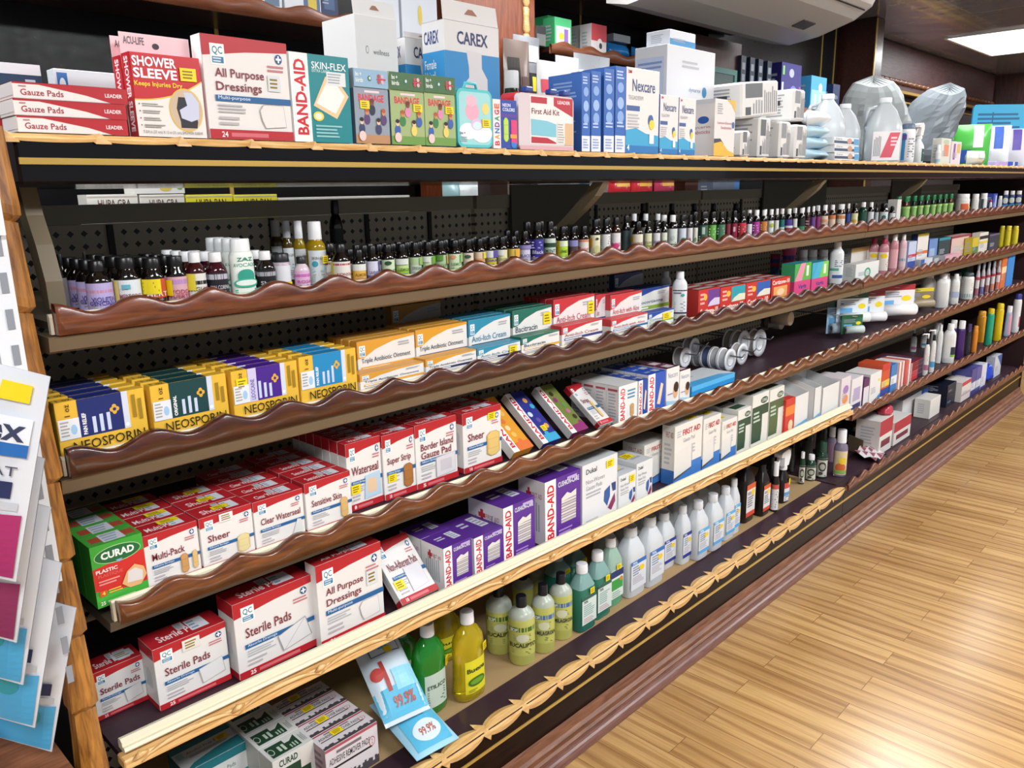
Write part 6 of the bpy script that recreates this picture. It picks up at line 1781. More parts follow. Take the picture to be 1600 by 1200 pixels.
two_b = lambda F: (bandage(F, .62, .12, .14, .36), bandage(F, .84, .14, .1, .34, 'd8b478', 'b8945a'))
carton(3, (207, 841), (307, 816), 1.229, .045, 'e4e1de', art_qc('Multi-Pack', '30', two_b, tw=.6), 'white and red multi-pack bandage box with two strip pictures, front one', n=4, name='bandage_box', group=G3, stick=(('top', .42, .55, .8, .9),))
carton(3, (310, 811), (392, 787), 1.229, .05, 'e4e1de', art_qc('Sheer', '100', lambda F: bandage(F, .66, .14, .24, .34, 'e0cf98', 'c8b478'), tw=.42), 'white and red sheer bandage box with pale square picture, front one', n=3, name='bandage_box', group=G3, stick=(('top', .36, .3, .66, .62), ('front', .36, .82, .62, .98, 'e4e4e6')))
carton(3, (394, 785), (472, 764), 1.229, .042, 'e4e1de', art_qc('Clear Waterseal', '20', lambda F: (F.poly([(.74, .14), (.94, .12), (.92, .4), (.84, .42)], 'd6dad6'),), tw=.8), 'white and red clear bandage box with faint picture, front one', n=5, name='bandage_box', group=G3)
carton(3, (475, 757), (546, 735), 1.229, .042, 'e4e1de', art_qc('Sensitive Skin', '20', lambda F: bandage(F, .74, .12, .16, .4, 'd8b070', 'c09a5a'), tw=.66), 'white and red sensitive skin bandage box, front one', n=5, name='bandage_box', group=G3)
carton(3, (539, 695), (593, 680), 1.262, .026, 'e4e1de', art_qc('Waterseal', '8', lambda F: (F.poly([(.45, .12), (.95, .14), (.93, .49), (.5, .47)], 'b4cde0'), F.rect(.54, .2, .82, .41, 'e2c3a0')), tw=.78), 'tall white and red box with pale blue patch picture, front one', n=7, name='bandage_box', group=G3, stick=(('front', .08, .24, .34, .38),))
carton(3, (596, 682), (646, 668), 1.258, .03, 'e4e1de', art_qc('Super Strip', '10', lambda F: bandage(F, .60, .11, .30, .37, 'a8703a', '8a5828'), tw=.74), 'tall white and red bandage box with brown strip picture, front one', n=3, name='bandage_box', group=G3, stick=(('front', .12, .26, .38, .38),))
carton(3, (647, 668), (712, 646), 1.256, .03, 'e4e1de', art_qc('Border Island', '5', lambda F: (F.poly([(.46, .1), (.94, .12), (.94, .44), (.46, .42)], 'b9b6ba'), F.poly([(.47, .11), (.93, .13), (.93, .43), (.47, .41)], 'd6d2d6'), F.rect(.56, .18, .84, .36, 'c6c2c8')), two='Gauze Pad', tw=.78), 'tall white and red box with grey gauze pad picture, front one', n=3, name='bandage_box', group=G3)
carton(3, (722, 646), (782, 632), 1.256, .035, 'e4e1de', art_qc('Sheer', '10', lambda F: bandage(F, .6, .16, .34, .42, 'e0c074', 'c8a050'), tw=.42), 'tall white and red box with large yellow strip picture, front one', n=3, name='bandage_box', group=G3, stick=(('front', .64, .78, .84, .9),))


# bandage boxes leaning back at the shelf front
def lean(px_bot, py_bot, W, Lh, T, tilt, rz, col, art, label, stick=(), z0=None):
    c = at_y(px_bot, py_bot, 1.232)
    z = deck(3, c.x) + .0012 + T * math.sin(math.radians(tilt))
    mb = box_mesh(W, T, Lh, col, art)
    o = mb.build('bandage_box')
    o.rotation_mode = 'XYZ'; o.rotation_euler = (-math.radians(tilt), 0, math.radians(rz))
    o.location = (c.x, 1.2345, z)
    tag(o, label, 'box', 'bandage boxes leaning back')
    for s in stick:
        tmp = MB(); fn = box_faces(tmp, W, T, Lh)['front'].fn
        sticker(o, fn, *s)
    return o


def art_fun(body, cols):
    def art(S):
        art_bandaid(body, .3, None)(S)
        F = S['front']; rnd = random.Random(body)
        for q in range(6):
            F.ell(.42 + .5 * rnd.random(), .15 + .13 * q, .11, .05, cols[q % len(cols)], 10)
        F.rect(.3, 0, 1, .14, cols[0])
        S['left'].rect(0, 0, 1, 1, 'e8e6e4')
    return art


lean(820, 703, .066, .165, .024, 52, 0, 'd8902a', art_fun('d8962e', ('d8703a', 'e0b45a', 'e8c89a')), 'orange bandage box leaning back beside the yellow-strip box')
lean(864, 692, .064, .165, .020, 52, 0, '2a2f86', art_fun('2a2f86', ('3aa0c8', 'd8a04a', '5a4a9a', 'c8d4e8')), 'navy bandage box with coloured figures, leaning back', stick=((.45, .2, .7, .3),))
lean(908, 680, .064, .160, .022, 52, 0, '7a2a5a', art_fun('6f7a3a', ('8a2a6a', '3a2a22', 'b06a8a', '5a8a4a')), 'purple and green bandage box with white spine, leaning back')
lean(949, 667, .056, .145, .016, 53, 0, 'e2dedc', art_qc('Strips', '20', lambda F: bandage(F, .55, .15, .16, .4, 'e0c078', 'c8a458'), tw=.5), 'white and red bandage box leaning back beside the upright white files')

GB = 'upright bandage boxes on the third shelf'
def art_bw(S):
    art_bandaid('dfe0de', .4, None)(S)
    F = S['front']; F.lines(.46, .62, .9, .85, 3, '4a8aa8'); bandage(F, .6, .12, .22, .34, 'c09a68', '9a7848'); S['top'].rect(0, 0, 1, 1, 'd9d9d8'); S['left'].rect(0, 0, 1, 1, 'e4e2e2'); S['left'].lines(.15, .1, .85, .8, 9, 'b0b4bc'); S['left'].rect(.1, .86, .9, .92, 'b04a56')


carton(3, (967, 605), (996, 596), 1.23, .04, 'e2e0de', art_bw, 'white upright bandage box with red lettering, front one', n=4, name='bandage_box', gap=.001, group=GB)
carton(3, (998, 597), (1012, 590), 1.231, .04, '28489a', art_bandaid('28489a', .45, 'strip'), 'narrow dark blue bandage box with white spine, front one', n=4, name='bandage_box', gap=.001, group=GB)
carton(3, (1013, 588), (1040, 577), 1.23, .04, '2a3f9a', art_bandaid('2f55b4', .4, 'strip'), 'wide dark blue bandage box with white spine, front one', n=4, name='bandage_box', gap=.001, group=GB)


def art_nose(S):
    F = S['front']; F.text('Nexcare', .12, .74, .86, .88, '8a9ab4'); F.ell(.72, .36, .2, .2, 'd8a884', 16); F.ell(.76, .46, .2, .14, '3a2418', 14); F.rect(.1, .3, .5, .33, '8a7a9a'); F.poly([(0, 0), (1, 0), (1, .06), (0, .16)], '9cc4dc')
    S['top'].rect(0, 0, 1, 1, '5a2440'); S['top'].rect(.3, .2, .8, .8, 'd0c4c8')


carton(3, (1042, 576), (1062, 572), 1.235, .045, 'e2dfdc', art_nose, 'white and maroon box with a head picture, left one', n=3, name='bandage_box', gap=.001, group='white boxes with head pictures')
carton(3, (1063, 580), (1079, 576), 1.235, .045, 'e2dfdc', art_nose, 'white and maroon box with a head picture, right one', n=1, name='bandage_box', group='white boxes with head pictures')
a = at_y(1083, 608, 1.24); c = at_y(1150, 590, 1.24)
o = box_mesh(c.x - a.x, .12, .03, '2f8fd0', lambda S: (S['front'].rect(0, .5, 1, 1, '5ab4e4'), S['top'].rect(0, .0, 1, 1, 'cfd4d8'), S['top'].poly([(0, 0), (1, 0), (.8, .25), (0, .35)], '4aa4dc'), S['top'].lines(.2, .6, .5, .7, 2, '8a94a0'))).build('dressing_box')
o.location = ((a.x + c.x) / 2, 1.245, deck(3, a.x) + .0006); tag(o, 'flat blue and white box lying on the third shelf before the tape spools', 'box')


# tape spools hanging on pegs from the back panel
def spool(x, y, z, r, w, label, tape='b9b8b4', group='tape spools on pegs'):
    t = empty('tape_spool', (x, y, z)); M = Matrix.Rotation(PI / 2, 4, 'X')
    b = MB()
    b.lathe([(r * .45, 0), (r, 0), (r, .003), (r * .9, .0035)], K('e4e4e6', .35), 24, M=M, cap=False)
    b.lathe([(r * .9, w - .0035), (r, w - .003), (r, w), (r * .45, w), (r * .45, .0)], K('dcdcdf', .35), 24, M=M, cap=False)
    fl_ = b.build('flange', t)
    b = MB(); b.lathe([(r * .88, .003), (r * .88, w - .003)], K(tape, .5), 24, M=M, cap=False); b.lathe([(r * .62, w + .0005), (r * .5, w + .0005)], K('9aa0a8', .4), 20, M=M, cap=False); b.build('tape', t)
    b = MB(); b.lathe([(r * .74, w + .0006), (r * .70, w + .0006)], K('b0b4c4', .4), 20, M=M, cap=False); b.build('printed_ring', fl_)
    return tag(t, label, 'tape', group)


def peg(x, z, y0, label):
    b = MB(); b.tube([(x, 1.72, z + .004), (x, y0 + .01, z), (x, y0, z + .012)], .0028, K('8a8a8c', .3, metal=.8), 8); o = b.build('peg_hook'); tag(o, label, 'hook', 'peg hooks')


SP = ((1072, 556, 1.34, .030, ('grey tape spool low on the leftmost peg', ), 'b4b2ae'),
      (1086, 540, 1.40, .030, ('grey tape spool high on the leftmost peg', ), 'b4b2ae'),
      (1142, 559, 1.30, .036, ('tape spool at the front of the long grey row', 'second tape spool of the long grey row', 'blue edged tape spool in the long grey row', 'fourth tape spool of the long grey row', 'rearmost tape spool of the long grey row'), None),
      (1161, 550, 1.34, .036, ('tape spool right of the long grey row',), 'c0beb8'),
      (1163, 532, 1.38, .044, ('large tape spool above the long grey row, front one', 'large tape spool above the long grey row, rear one'), 'b9b4a8'),
      (1188, 531, 1.37, .048, ('largest tape spool at the right of the pegs',), 'c4c0b4'))
for (px, py, y, r, labs, tp) in SP:
    c = at_y(px, py, y); r *= 1.07; c.z += .006
    peg(c.x, c.z, y - .05, 'peg hook through the ' + labs[0])
    for k, l in enumerate(labs):
        spool(c.x, y + .031 + k * .032, c.z - r * .35, r, .03, l, tp or ('c2c2c4', 'b4b6ba', '5a6a96', 'b9bcc0', 'a8aab0')[k])
for (px, py, y, lab_) in ((1236, 498, 1.34, 'rolled beige bandage in a hanging pack'), (1222, 505, 1.5, 'rolled beige bandage in a hanging pack set farther back')):
    c = at_y(px, py, y)
    t = empty('rolled_bandage', (c.x, y, c.z)); b = MB(); b.lathe([(.003, 0), (.026, 0), (.027, .002), (.027, .07), (.02, .072)], K('c8b8a0', .6), 20, M=Matrix.Rotation(-PI / 2, 4, 'X')); b.build('roll', t)
    b = MB(); b.box(-.034, .034, .076, .078, -.04, .07, K('3a3f3c', .4)); b.build('backing_card', t)
    tag(t, lab_, 'bandage'); peg(c.x, c.z + .058, y + .07, 'steel peg hook of the ' + lab_)

# ================================================================== FOURTH SHELF: pads
PADP = lambda F: (F.poly([(.6, .14), (.93, .2), (.9, .46), (.56, .4)], 'b4b2b4'), F.poly([(.605, .148), (.92, .206), (.893, .452), (.568, .394)], 'e0dedd'))
PADX = lambda F: (F.poly([(.56, .13), (.95, .2), (.88, .48), (.5, .36)], '9a989c'), F.poly([(.57, .14), (.935, .206), (.872, .468), (.512, .356)], 'deDCDB'.lower()), F.poly([(.57, .14), (.58, .14), (.875, .47), (.865, .47)], 'b0aeb2'))
carton(4, (141, 1050), (222, 1027), 1.335, .05, 'e2dfdc', art_qc('Sterile Pads', '25', PADP, sub='Absorbs Drainage', tw=.78), 'white and red sterile pads box at the near end of the fourth shelf', n=1, name='pad_box', stick=(('top', .5, .2, .9, .7, 'd9e0e8'),))
carton(4, (230, 1012), (352, 977), 1.285, .06, 'e2dfdc', art_qc('Sterile Pads', '25', PADP, sub='Absorbs Drainage', tw=.62), 'white and red sterile pads box with paper sticker, second from the post', n=1, name='pad_box', stick=(('front', .38, .78, .62, .96, 'e0dcd6'),))
carton(4, (362, 945), (485, 899), 1.268, .06, 'e2dfdc', art_qc('Sterile Pads', '25', PADX, sub='Absorbs Drainage', tw=.58), 'larger white and red sterile pads box with crossed pad picture', n=1, name='pad_box')
carton(4, (483, 889), (594, 846), 1.25, .035, 'e2dfdc', art_allp, 'white and red all purpose dressings box on the fourth shelf', name='pad_box', stick=(('front', .74, .52, .92, .70, 'd4d8dc'),))


def art_nonad(S):
    art_qc('Non-Adherent Pads', '10', lambda F: (F.poly([(.42, .12), (.88, .16), (.9, .52), (.45, .5)], 'c6c4ca'), F.poly([(.43, .13), (.87, .167), (.888, .512), (.458, .49)], 'dddbe0')), tw=.78, sub='Dressings')(S)
c = at_y(648, 940, 1.262)
mb = box_mesh(.100, .022, .15, 'e2dfdc', art_nonad)
o = mb.build('pad_box'); o.location = (at_y(650, 930, 1.262).x - .0, 1.245, deck(4, 1.0) + .0175); o.rotation_euler = (math.radians(-46), 0, 0)
tag(o, 'white and red non-adherent pads box leaning back beside the purple boxes', 'box')
tmp = MB(); sticker(o, box_faces(tmp, .100, .022, .15)['front'].fn, .06, .22, .3, .36)
OCC.setdefault(4, []).append((.93, 1.02, 1.24, 1.34))
PUR = '5a2f8f'
GP = 'purple and white gauze boxes'
def art_cush(S):
    art_bandaid(PUR, .3, 'stack', 'CUSHION-CARE')(S)
    S['left'].rect(.3, .72, .5, .8, 'c0283a'); S['left'].rect(.36, .66, .44, .86, 'c0283a'); S['left'].text('FIRST AID', .52, .72, .9, .8, 'b04a5a')
    F = S['front']; F.rect(.1, .06, .2, .075, 'c81f2c'); F.lines(.36, .08, .8, .16, 2, 'a888cc'); F.lines(.6, .92, .95, .96, 1, 'c0a8dc')


carton(4, (692, 856), (736, 841), 1.245, .075, PUR, art_cush, 'small purple gauze box nearest the leaning pads box, front one', n=2, name='gauze_box', group=GP)
carton(4, (740, 842), (786, 822), 1.25, .12, PUR, art_cush, 'small purple gauze box, second from the leaning pads box', name='gauze_box', group=GP)
carton(4, (785, 796), (835, 774), 1.25, .12, PUR, art_cush, 'middle-sized purple gauze box between small and large ones', name='gauze_box', group=GP)
carton(4, (851, 756), (907, 731), 1.245, .09, PUR, art_cush, 'largest purple gauze box beside the white shield box', name='gauze_box', group=GP)


def art_duk(S):
    F = S['front']; F.text('Dukal', .1, .84, .4, .92, '3a4048', .02); F.text('Non-Woven', .1, .68, .62, .75, '8a9098'); F.text('Gauze Pads', .1, .58, .55, .65, '8a9098'); F.lines(.1, .46, .6, .54, 2, 'a4a8ae')
    F.poly([(.62, .46), (.78, .52), (.78, .34), (.7, .2), (.6, .3)], '2f5a9a'); F.poly([(.82, .54), (.95, .54), (.95, .4), (.86, .4)], '27427a'); F.poly([(.72, .16), (.92, .36), (.94, .22), (.82, .1)], '8a2f5a'); F.lines(.1, .06, .5, .1, 1, 'b4b8be')
    S['top'].rect(0, 0, 1, 1, 'c9cdd0'); S['top'].lines(.3, .3, .9, .8, 3, 'a0a6ac')


carton(4, (910, 729), (965, 707), 1.245, .09, 'dddee0', art_duk, 'large white gauze box with red and blue shield', name='gauze_box', stick=(('front', .66, .82, .88, .94),))
carton(4, (966, 748), (994, 731), 1.24, .09, 'd9dbdd', art_duk, 'small white gauze box with shield, left one of two', name='gauze_box', stick=(('top', .2, .4, .7, .7), ('front', .6, .72, .9, .92)))
carton(4, (995, 727), (1020, 714), 1.24, .11, 'd9dbdd', art_duk, 'small white gauze box with shield, right one of two', name='gauze_box', stick=(('top', .2, .4, .7, .7),))


def art_fa(S):
    F = S['front']; F.rect(0, 0, 1, .3, '3f78c0'); F.poly([(.0, .12), (.0, .55), (.62, .6), (.62, .2)], 'dcd9d4'); F.rect(.62, .3, .64, .6, '8a90a0'); F.poly([(0, .08), (.62, .18), (.62, .2), (0, .12)], '4a4a50')
    F.text('FIRST AID', .28, .80, .92, .9, 'b83a40', .02); F.text('Gauze Pad', .3, .68, .72, .75, '9aa0a8'); F.lines(.08, .8, .24, .9, 3, 'b4b8bc'); F.lines(.66, .45, .74, .6, 3, 'b4b4b8')
    S['left'].rect(0, 0, 1, .25, '3a70b8'); S['left'].text('FIRST AID', .3, .8, .9, .9, '9a3a42'); S['left'].lines(.2, .35, .8, .7, 5, 'b8bcc0'); S['top'].rect(0, 0, 1, 1, 'd8d6d0')


GF = 'white and blue gauze pad boxes'
carton(4, (1007, 697), (1046, 681), 1.305, .08, 'e0ddd6', art_fa, 'small white and blue gauze pad box left of the tall one', name='gauze_box', group=GF)
carton(4, (1055, 667), (1098, 651), 1.25, .045, 'e0ddd6', art_fa, 'tallest white and blue gauze pad box on the fourth shelf', name='gauze_box', group=GF, stick=(('top', .6, .2, .9, .7),))
carton(4, (1100, 655), (1127, 646), 1.25, .07, 'e0ddd6', art_fa, 'middle-sized white and blue gauze pad box right of the tallest', name='gauze_box', group=GF, stick=(('top', .5, .3, .85, .7),))
carton(4, (1129, 659), (1152, 651), 1.25, .07, 'e0ddd6', art_fa, 'white and blue gauze pad box beside the small green one', name='gauze_box', group=GF, stick=(('top', .2, .3, .6, .7),))


def art_green(S, g='2c4a36'):
    F = S['front']; F.rect(0, .12, 1, .78, g); F.poly([(.55, 0), (1, 0), (1, .6), (.62, .6), (.62, .3)], 'd9d8d2'); F.ell(.72, .86, .22, .06, g); F.text('CURAD', .56, .83, .88, .89, 'd0d8d0', .02); F.lines(.08, .5, .5, .68, 3, 'b4c8b8')
    S['top'].rect(.1, .25, .9, .75, g); S['left'].rect(.2, .2, .9, .75, '5a7a62')


carton(4, (1154, 642), (1174, 634), 1.25, .06, 'dddcd6', art_green, 'small white and dark green gauze box', n=2, name='gauze_box')
carton(4, (1175, 620), (1202, 610), 1.245, .07, 'dddcd6', art_green, 'tall white and dark green gauze box, left one of two', name='gauze_box')
carton(4, (1204, 610), (1226, 602), 1.245, .07, 'dddcd6', lambda S: art_green(S, '4f6240'), 'tall white and olive green gauze box, right one of two', name='gauze_box')
carton(4, (1227, 626), (1243, 620), 1.235, .03, 'c8382f', art_plain(None, bands=((.55, .8, 'e0803a'),), ells=((.6, .25, .25, .16, 'e0c8a0'),), lines=False), 'red and orange small carton, low one before the white open boxes', name='carton')
carton(4, (1224, 603), (1233, 598), 1.345, .03, 'c02f3a', art_plain(None, bands=((.4, .6, 'e8dcd8'),), lines=False), 'red carton with white band behind the red and orange one', name='carton')


def open_box(tl, tr, y, dep, col, label, foot):
    a = at_y(tl[0], tl[1], y); c = at_y(tr[0], tr[1], y); x0, x1 = fit(4, a.x, c.x, y, y + dep)
    z = max(deck(4, x0), deck(4, x1)) + .0006; H = (a.z + c.z) / 2 - z; W = x1 - x0
    t = empty('open_carton', ((x0 + x1) / 2, y, z)); m = K(col, .45); w = .0012
    b = MB(); b.box(-W / 2, W / 2, 0, w, 0, H * .8, m); b.box(-W / 2, W / 2, dep - w, dep, 0, H, m)
    for s in (-1, 1):
        x = s * W / 2
        pr = [(0, 0), (0, H * .8), (dep * .5, H * .9), (dep, H), (dep, 0)]
        b.extrude(pr, min(x, x - s * w), max(x, x - s * w), m)
    b.box(-W / 2, W / 2, 0, dep, 0, w, m)
    F = Face(b, lambda u, v, e: (-W / 2 + u * W, -e, v * H * .8)); F.poly([(0, 0), (1, 0), (1, .22), (0, .14)], foot)
    b.build('box', t)
    b = MB(); b.box(-W / 2 + .004, W / 2 - .004, .006, dep - .006, .002, H * .55, K('8a8a8e', .4), c=.003); b.build('contents', t)
    return tag(t, label, 'box', 'white open-topped display boxes')


open_box((1244, 606), (1265, 599), 1.24, .10, 'd9d9d8', 'white open-topped display box, nearest of three', '6aa8d0')
open_box((1266, 597), (1285, 589), 1.24, .12, 'd9d9d8', 'white open-topped display box, middle of three', '6aa8d0')
open_box((1287, 594), (1313, 584), 1.24, .14, 'd9d9d8', 'white open-topped display box, farthest of three', 'c9c9c8')

# ================================================================== BOTTOM DECK
def b5(pxl, pxr, ptop, pbot, shape, glass, cap, lab, label, **k):
    y = k.pop('y', None) or at_z((pxl + pxr) / 2, pbot, Z_DECK5).y
    return bottle(5, pxl, pxr, ptop, shape, glass, cap, lab, label, y=max(1.235, y), **k)


G_GREEN = K('2fae3c', .06, trans=.65, coat=.2)
G_YEL = K('e6cf1e', .06, trans=.65, coat=.2)
P_LIME = K('d0d172', .22, trans=.25)
P_CLR = K('c3ccbd', .3, trans=.25)
P_TEAL = K('2f7f6c', .22, trans=.25)
P_TEALC = K('8fb8b4', .28, trans=.25)
P_MILKY = K('dbe1e6', .34, trans=.18)
PEROX = K('1a1414', .3)
LG = lab('b9c8ba', L_text('ALCOHOL', .12, .72, .88, .84, '1d3a2a', .02), L_text('ETILICO', .12, .56, .88, .68, '1d3a2a', .02), L_lines(.12, .1, .85, .5, 6, '6a7a70'))
LY = lab('d8cf2a', L_text('Yerba', .1, .80, .9, .95, '2a3a1a', .03), L_text('Buena', .1, .64, .9, .78, '2a3a1a', .03), L_ell(.5, .34, .36, .14, '3f6a1f'), L_ell(.5, .34, .28, .08, '6a9a2a'), L_lines(.15, .05, .5, .12, 2, '7a7a2a'))
b5(637, 696, 973, 1127, 'flask', G_GREEN, CAPW, LG, 'green bottle with white cap and label, front one on the bottom shelf', name='liquid_bottle', span=1.5, stick=(.72, .5, .92, .6), r=.046)
bottle(5, 600, 648, 980, 'flask', G_GREEN, CAPW, LG, 'green bottle set behind the front green one', y=1.46, name='liquid_bottle', r=.046)
b5(701, 757, 954, 1103, 'flask', G_YEL, CAPW, LY, 'yellow bottle with leaf label, front one on the bottom shelf', name='liquid_bottle', span=1.5, stick=(.66, .54, .86, .63), r=.046)
bottle(5, 672, 716, 944, 'flask', G_YEL, CAPW, LY, 'yellow bottle with leaf label, half hidden behind the front yellow one', y=1.47, name='liquid_bottle', r=.046)


def lbop(band, title, c, art=None):
    return lab(P_LIME, L_rect(0, .80, 1, .95, band), L_text('BOP', .1, .82, .34, .93, 'e4e8e0', .03), L_ell(.5, .6, .2, .14, 'c8ccb0'), L_lines(.2, .5, .8, .72, 5, '7a806a'), L_text(title, .06, .3, .94, .44, c, .03), L_lines(.15, .06, .8, .22, 3, '8a9050'))


LE = lbop('3f6a2a', 'EUCALIPTO', '22281c'); LM = lbop('3f6aa8', 'LA MILAGROSA', '22283a')
CAPK = K('12131c', .35)
GBOP = 'pale yellow bottles with black caps'
b5(792, 836, 930, 1048, 'round', P_CLR, CAPK, LE, 'pale yellow bottle with black cap and green band, front one', name='lotion_bottle', level=.70, liquid=P_LIME, group=GBOP)
b5(757, 800, 914, 1031, 'round', P_CLR, CAPK, LE, 'pale yellow bottle with black cap and green band, left one', name='lotion_bottle', level=.66, liquid=P_LIME, group=GBOP)
b5(829, 867, 912, 1028, 'round', P_CLR, CAPK, LM, 'pale yellow bottle with black cap and blue band, left one of two', name='lotion_bottle', level=.70, liquid=P_LIME, group=GBOP)
b5(857, 895, 895, 1007, 'round', P_CLR, CAPK, LM, 'pale yellow bottle with black cap and blue band, right one of two', name='lotion_bottle', level=.70, liquid=P_LIME, group=GBOP)
bottle(5, 799, 834, 894, 'round', P_CLR, CAPK, None, 'pale yellow bottle with black cap in the row behind, left one', y=1.475, name='lotion_bottle', level=.66, liquid=P_LIME, group=GBOP)
bottle(5, 826, 854, 880, 'round', P_CLR, CAPK, None, 'pale bottle with black cap in the row behind, right one', y=1.52, name='lotion_bottle', level=.5, liquid=P_LIME, group=GBOP)
LT = lab('cfdcd8', L_rect(0, .88, 1, 1, '2a5a50'), L_text('70%', .1, .76, .4, .86, '2a3a3a', .02), L_lines(.1, .3, .85, .7, 6, '8aa8a4'), L_lines(.1, .06, .85, .22, 3, 'c09a9a'))
GT = 'teal rubbing alcohol bottles'
ST5 = (.5, .57, .8, .66)
b5(891, 927, 880, 991, 'alcohol', P_TEALC, CAPW, LT, 'teal alcohol bottle nearest the pale yellow bottles', name='alcohol_bottle', level=.66, liquid=P_TEAL, group=GT, stick=ST5)
b5(916, 951, 861, 971, 'alcohol', P_TEALC, CAPW, LT, 'teal alcohol bottle, middle one of the front row', name='alcohol_bottle', level=.64, liquid=P_TEAL, group=GT, stick=ST5)
b5(938, 970, 839, 951, 'alcohol', K('a8c8b8', .28, trans=.25), CAPW, lab('d4e0d4', L_rect(0, .74, 1, .98, '24346a'), L_rect(.05, .3, .95, .66, '3f9a4a'), L_ell(.8, .62, .12, .08, 'd0803a'), L_lines(.1, .05, .85, .24, 3, '8aa8a4')), 'pale green alcohol bottle with green and navy label', name='alcohol_bottle', level=.5, liquid=K('5fae86', .22, trans=.25), group=GT, stick=(.4, .55, .75, .63))
bottle(5, 853, 888, 865, 'alcohol', P_TEALC, CAPW, None, 'teal alcohol bottle in the back row, left one', y=1.455, name='alcohol_bottle', level=.6, liquid=P_TEAL, group=GT, stick=(.5, .6, .85, .7))
bottle(5, 880, 914, 849, 'alcohol', P_TEALC, CAPW, None, 'teal alcohol bottle in the back row, right one', y=1.46, name='alcohol_bottle', level=.6, liquid=P_TEAL, group=GT, stick=(.5, .6, .85, .7))


def lalc(top, foot, yel=True, slant=True):
    ops = [L_rect(0, .86, 1, 1, top, 1)]
    if foot: ops.append(L_rect(0, 0, 1, .14, foot, 1))
    ops += [L_text('70%', .08, .88, .4, .97, 'e4ecf4', .02), L_lines(.1, .5, .6, .8, 4, '7a8aa4'), L_lines(.1, .2, .85, .44, 5, 'b0a8b0')]
    ops.append(L_ell(.68, .68, .17, .09, 'e8c81c'))
    return lab('d6dae0', *ops)


LA, LB_, LC = lalc('2f6ab4', None), lalc('24348a', '24348a'), lalc('5aaad8', '5aa4dc')
GC = 'clear rubbing alcohol bottles'
CL = (((965, 1005, 822, 937), LA, 'clear alcohol bottle with blue-topped label, first of the front row'), ((996, 1034, 806, 920), LA, 'clear alcohol bottle with blue-topped label, second of the front row'),
      ((1022, 1053, 800, 893), LB_, 'clear alcohol bottle with navy-footed label, third of the front row'), ((1050, 1080, 790, 887), LB_, 'clear alcohol bottle with navy-footed label, fourth of the front row'),
      ((1075, 1106, 782, 878), LC, 'clear alcohol bottle with sky blue label, fifth of the front row'), ((1099, 1129, 771, 863), LC, 'clear alcohol bottle with sky blue label, sixth of the front row'),
      ((1121, 1147, 760, 846), LC, 'clear alcohol bottle with sky blue label, seventh of the front row'), ((1137, 1157, 748, 836), LC, 'clear alcohol bottle, last of the front row beside the black bottles'))
for (q, lb_, w) in CL:
    b5(*q, 'alcohol', P_MILKY, K('d3d6da', .4), lb_, w, name='alcohol_bottle', group=GC)
for k, (px, pt) in enumerate(((947, 818), (981, 805), (1004, 793), (1032, 783), (1053, 771), (1074, 761), (1092, 752), (1108, 744))):
    bottle(5, px - 17, px + 17, pt, 'alcohol', P_MILKY, K('d3d6da', .4), None, 'clear alcohol bottle in the back row, ' + ('first', 'second', 'third', 'fourth', 'fifth', 'sixth', 'seventh', 'eighth')[k] + ' from the teal bottles', y=1.43 + .006 * k, name='alcohol_bottle', group=GC)
LP = lab('dcdad8', L_rect(0, .84, 1, 1, 'd0562a', 1), L_rect(0, 0, 1, .14, 'd0452e', 1), L_ell(.7, .72, .2, .09, 'e8c81c'), L_lines(.1, .3, .8, .62, 5, '6a6a78'), L_text('H2O2', .1, .68, .45, .78, '3a3a8a', .02))
GP5 = 'black peroxide bottles'
b5(1150, 1179, 716, 819, 'peroxide', PEROX, K('18181a', .4), LP, 'large black bottle with orange and white label beside the clear bottles', name='peroxide_bottle', group=GP5)
b5(1180, 1203, 725, 808, 'peroxide', PEROX, K('18181a', .4), LP, 'black bottle with orange label, second from the clear bottles', name='peroxide_bottle', group=GP5)
b5(1200, 1214, 714, 795, 'peroxide', PEROX, K('18181a', .4), LP, 'slim black bottle with orange label left of the white-topped spray', name='peroxide_bottle', group=GP5)
LQ = lab('dad9da', L_rect(0, .82, 1, 1, 'c05a4a'), L_lines(.15, .1, .8, .75, 7, '9a9aa4'))
b5(1207, 1220, 722, 800, 'vial', PEROX, CAPW, LQ, 'small dark bottle with white pump cap and white label', name='spray_bottle', nofit=True, r=.015)
a = at_z(1238, 779, Z_DECK5)
ysp = at_z(1238, 779, Z_DECK5).y - .01
spray(5, 1239, 694, ysp, at_y(1239, 701, ysp + .03).z - Z_DECK5, .034, PEROX, K('e2e4e6', .35), lab('dcdadc', L_rect(0, .7, 1, 1, 'c84a4a'), L_rect(0, .3, 1, .5, '5a9ac8'), L_rect(.5, .86, .9, 1.2, 'e8d21c', 2), L_lines(.1, .05, .8, .26, 3, '5a5a6a')), 'black bottle with large white trigger spray head on the bottom shelf', turn=.0, z=Z_DECK5 + .0005)
bottle(5, 1217, 1243, 700, 'peroxide', PEROX, K('dcdee0', .35), None, 'black bottle with white spray top behind the front spray', y=1.46, name='peroxide_bottle', group=GP5)
G_DG = K('2a4a38', .12, trans=.3)
LF = lab('c9c8bc', L_ell(.5, .55, .32, .26, '3a4038'), L_ell(.5, .55, .2, .16, 'b4b4a4'), L_ell(.4, .2, .16, .09, '4a4a40'), L_rect(0, .92, 1, 1, '2a3a30'), L_lines(.2, .04, .8, .1, 1, '6a6a60'))
b5(1250, 1260, 706, 757, 'boston', G_DG, CAPW, LF, 'small green bottle with ornate label beside the spray bottle', name='tonic_bottle', nofit=True, group='green tonic bottles')
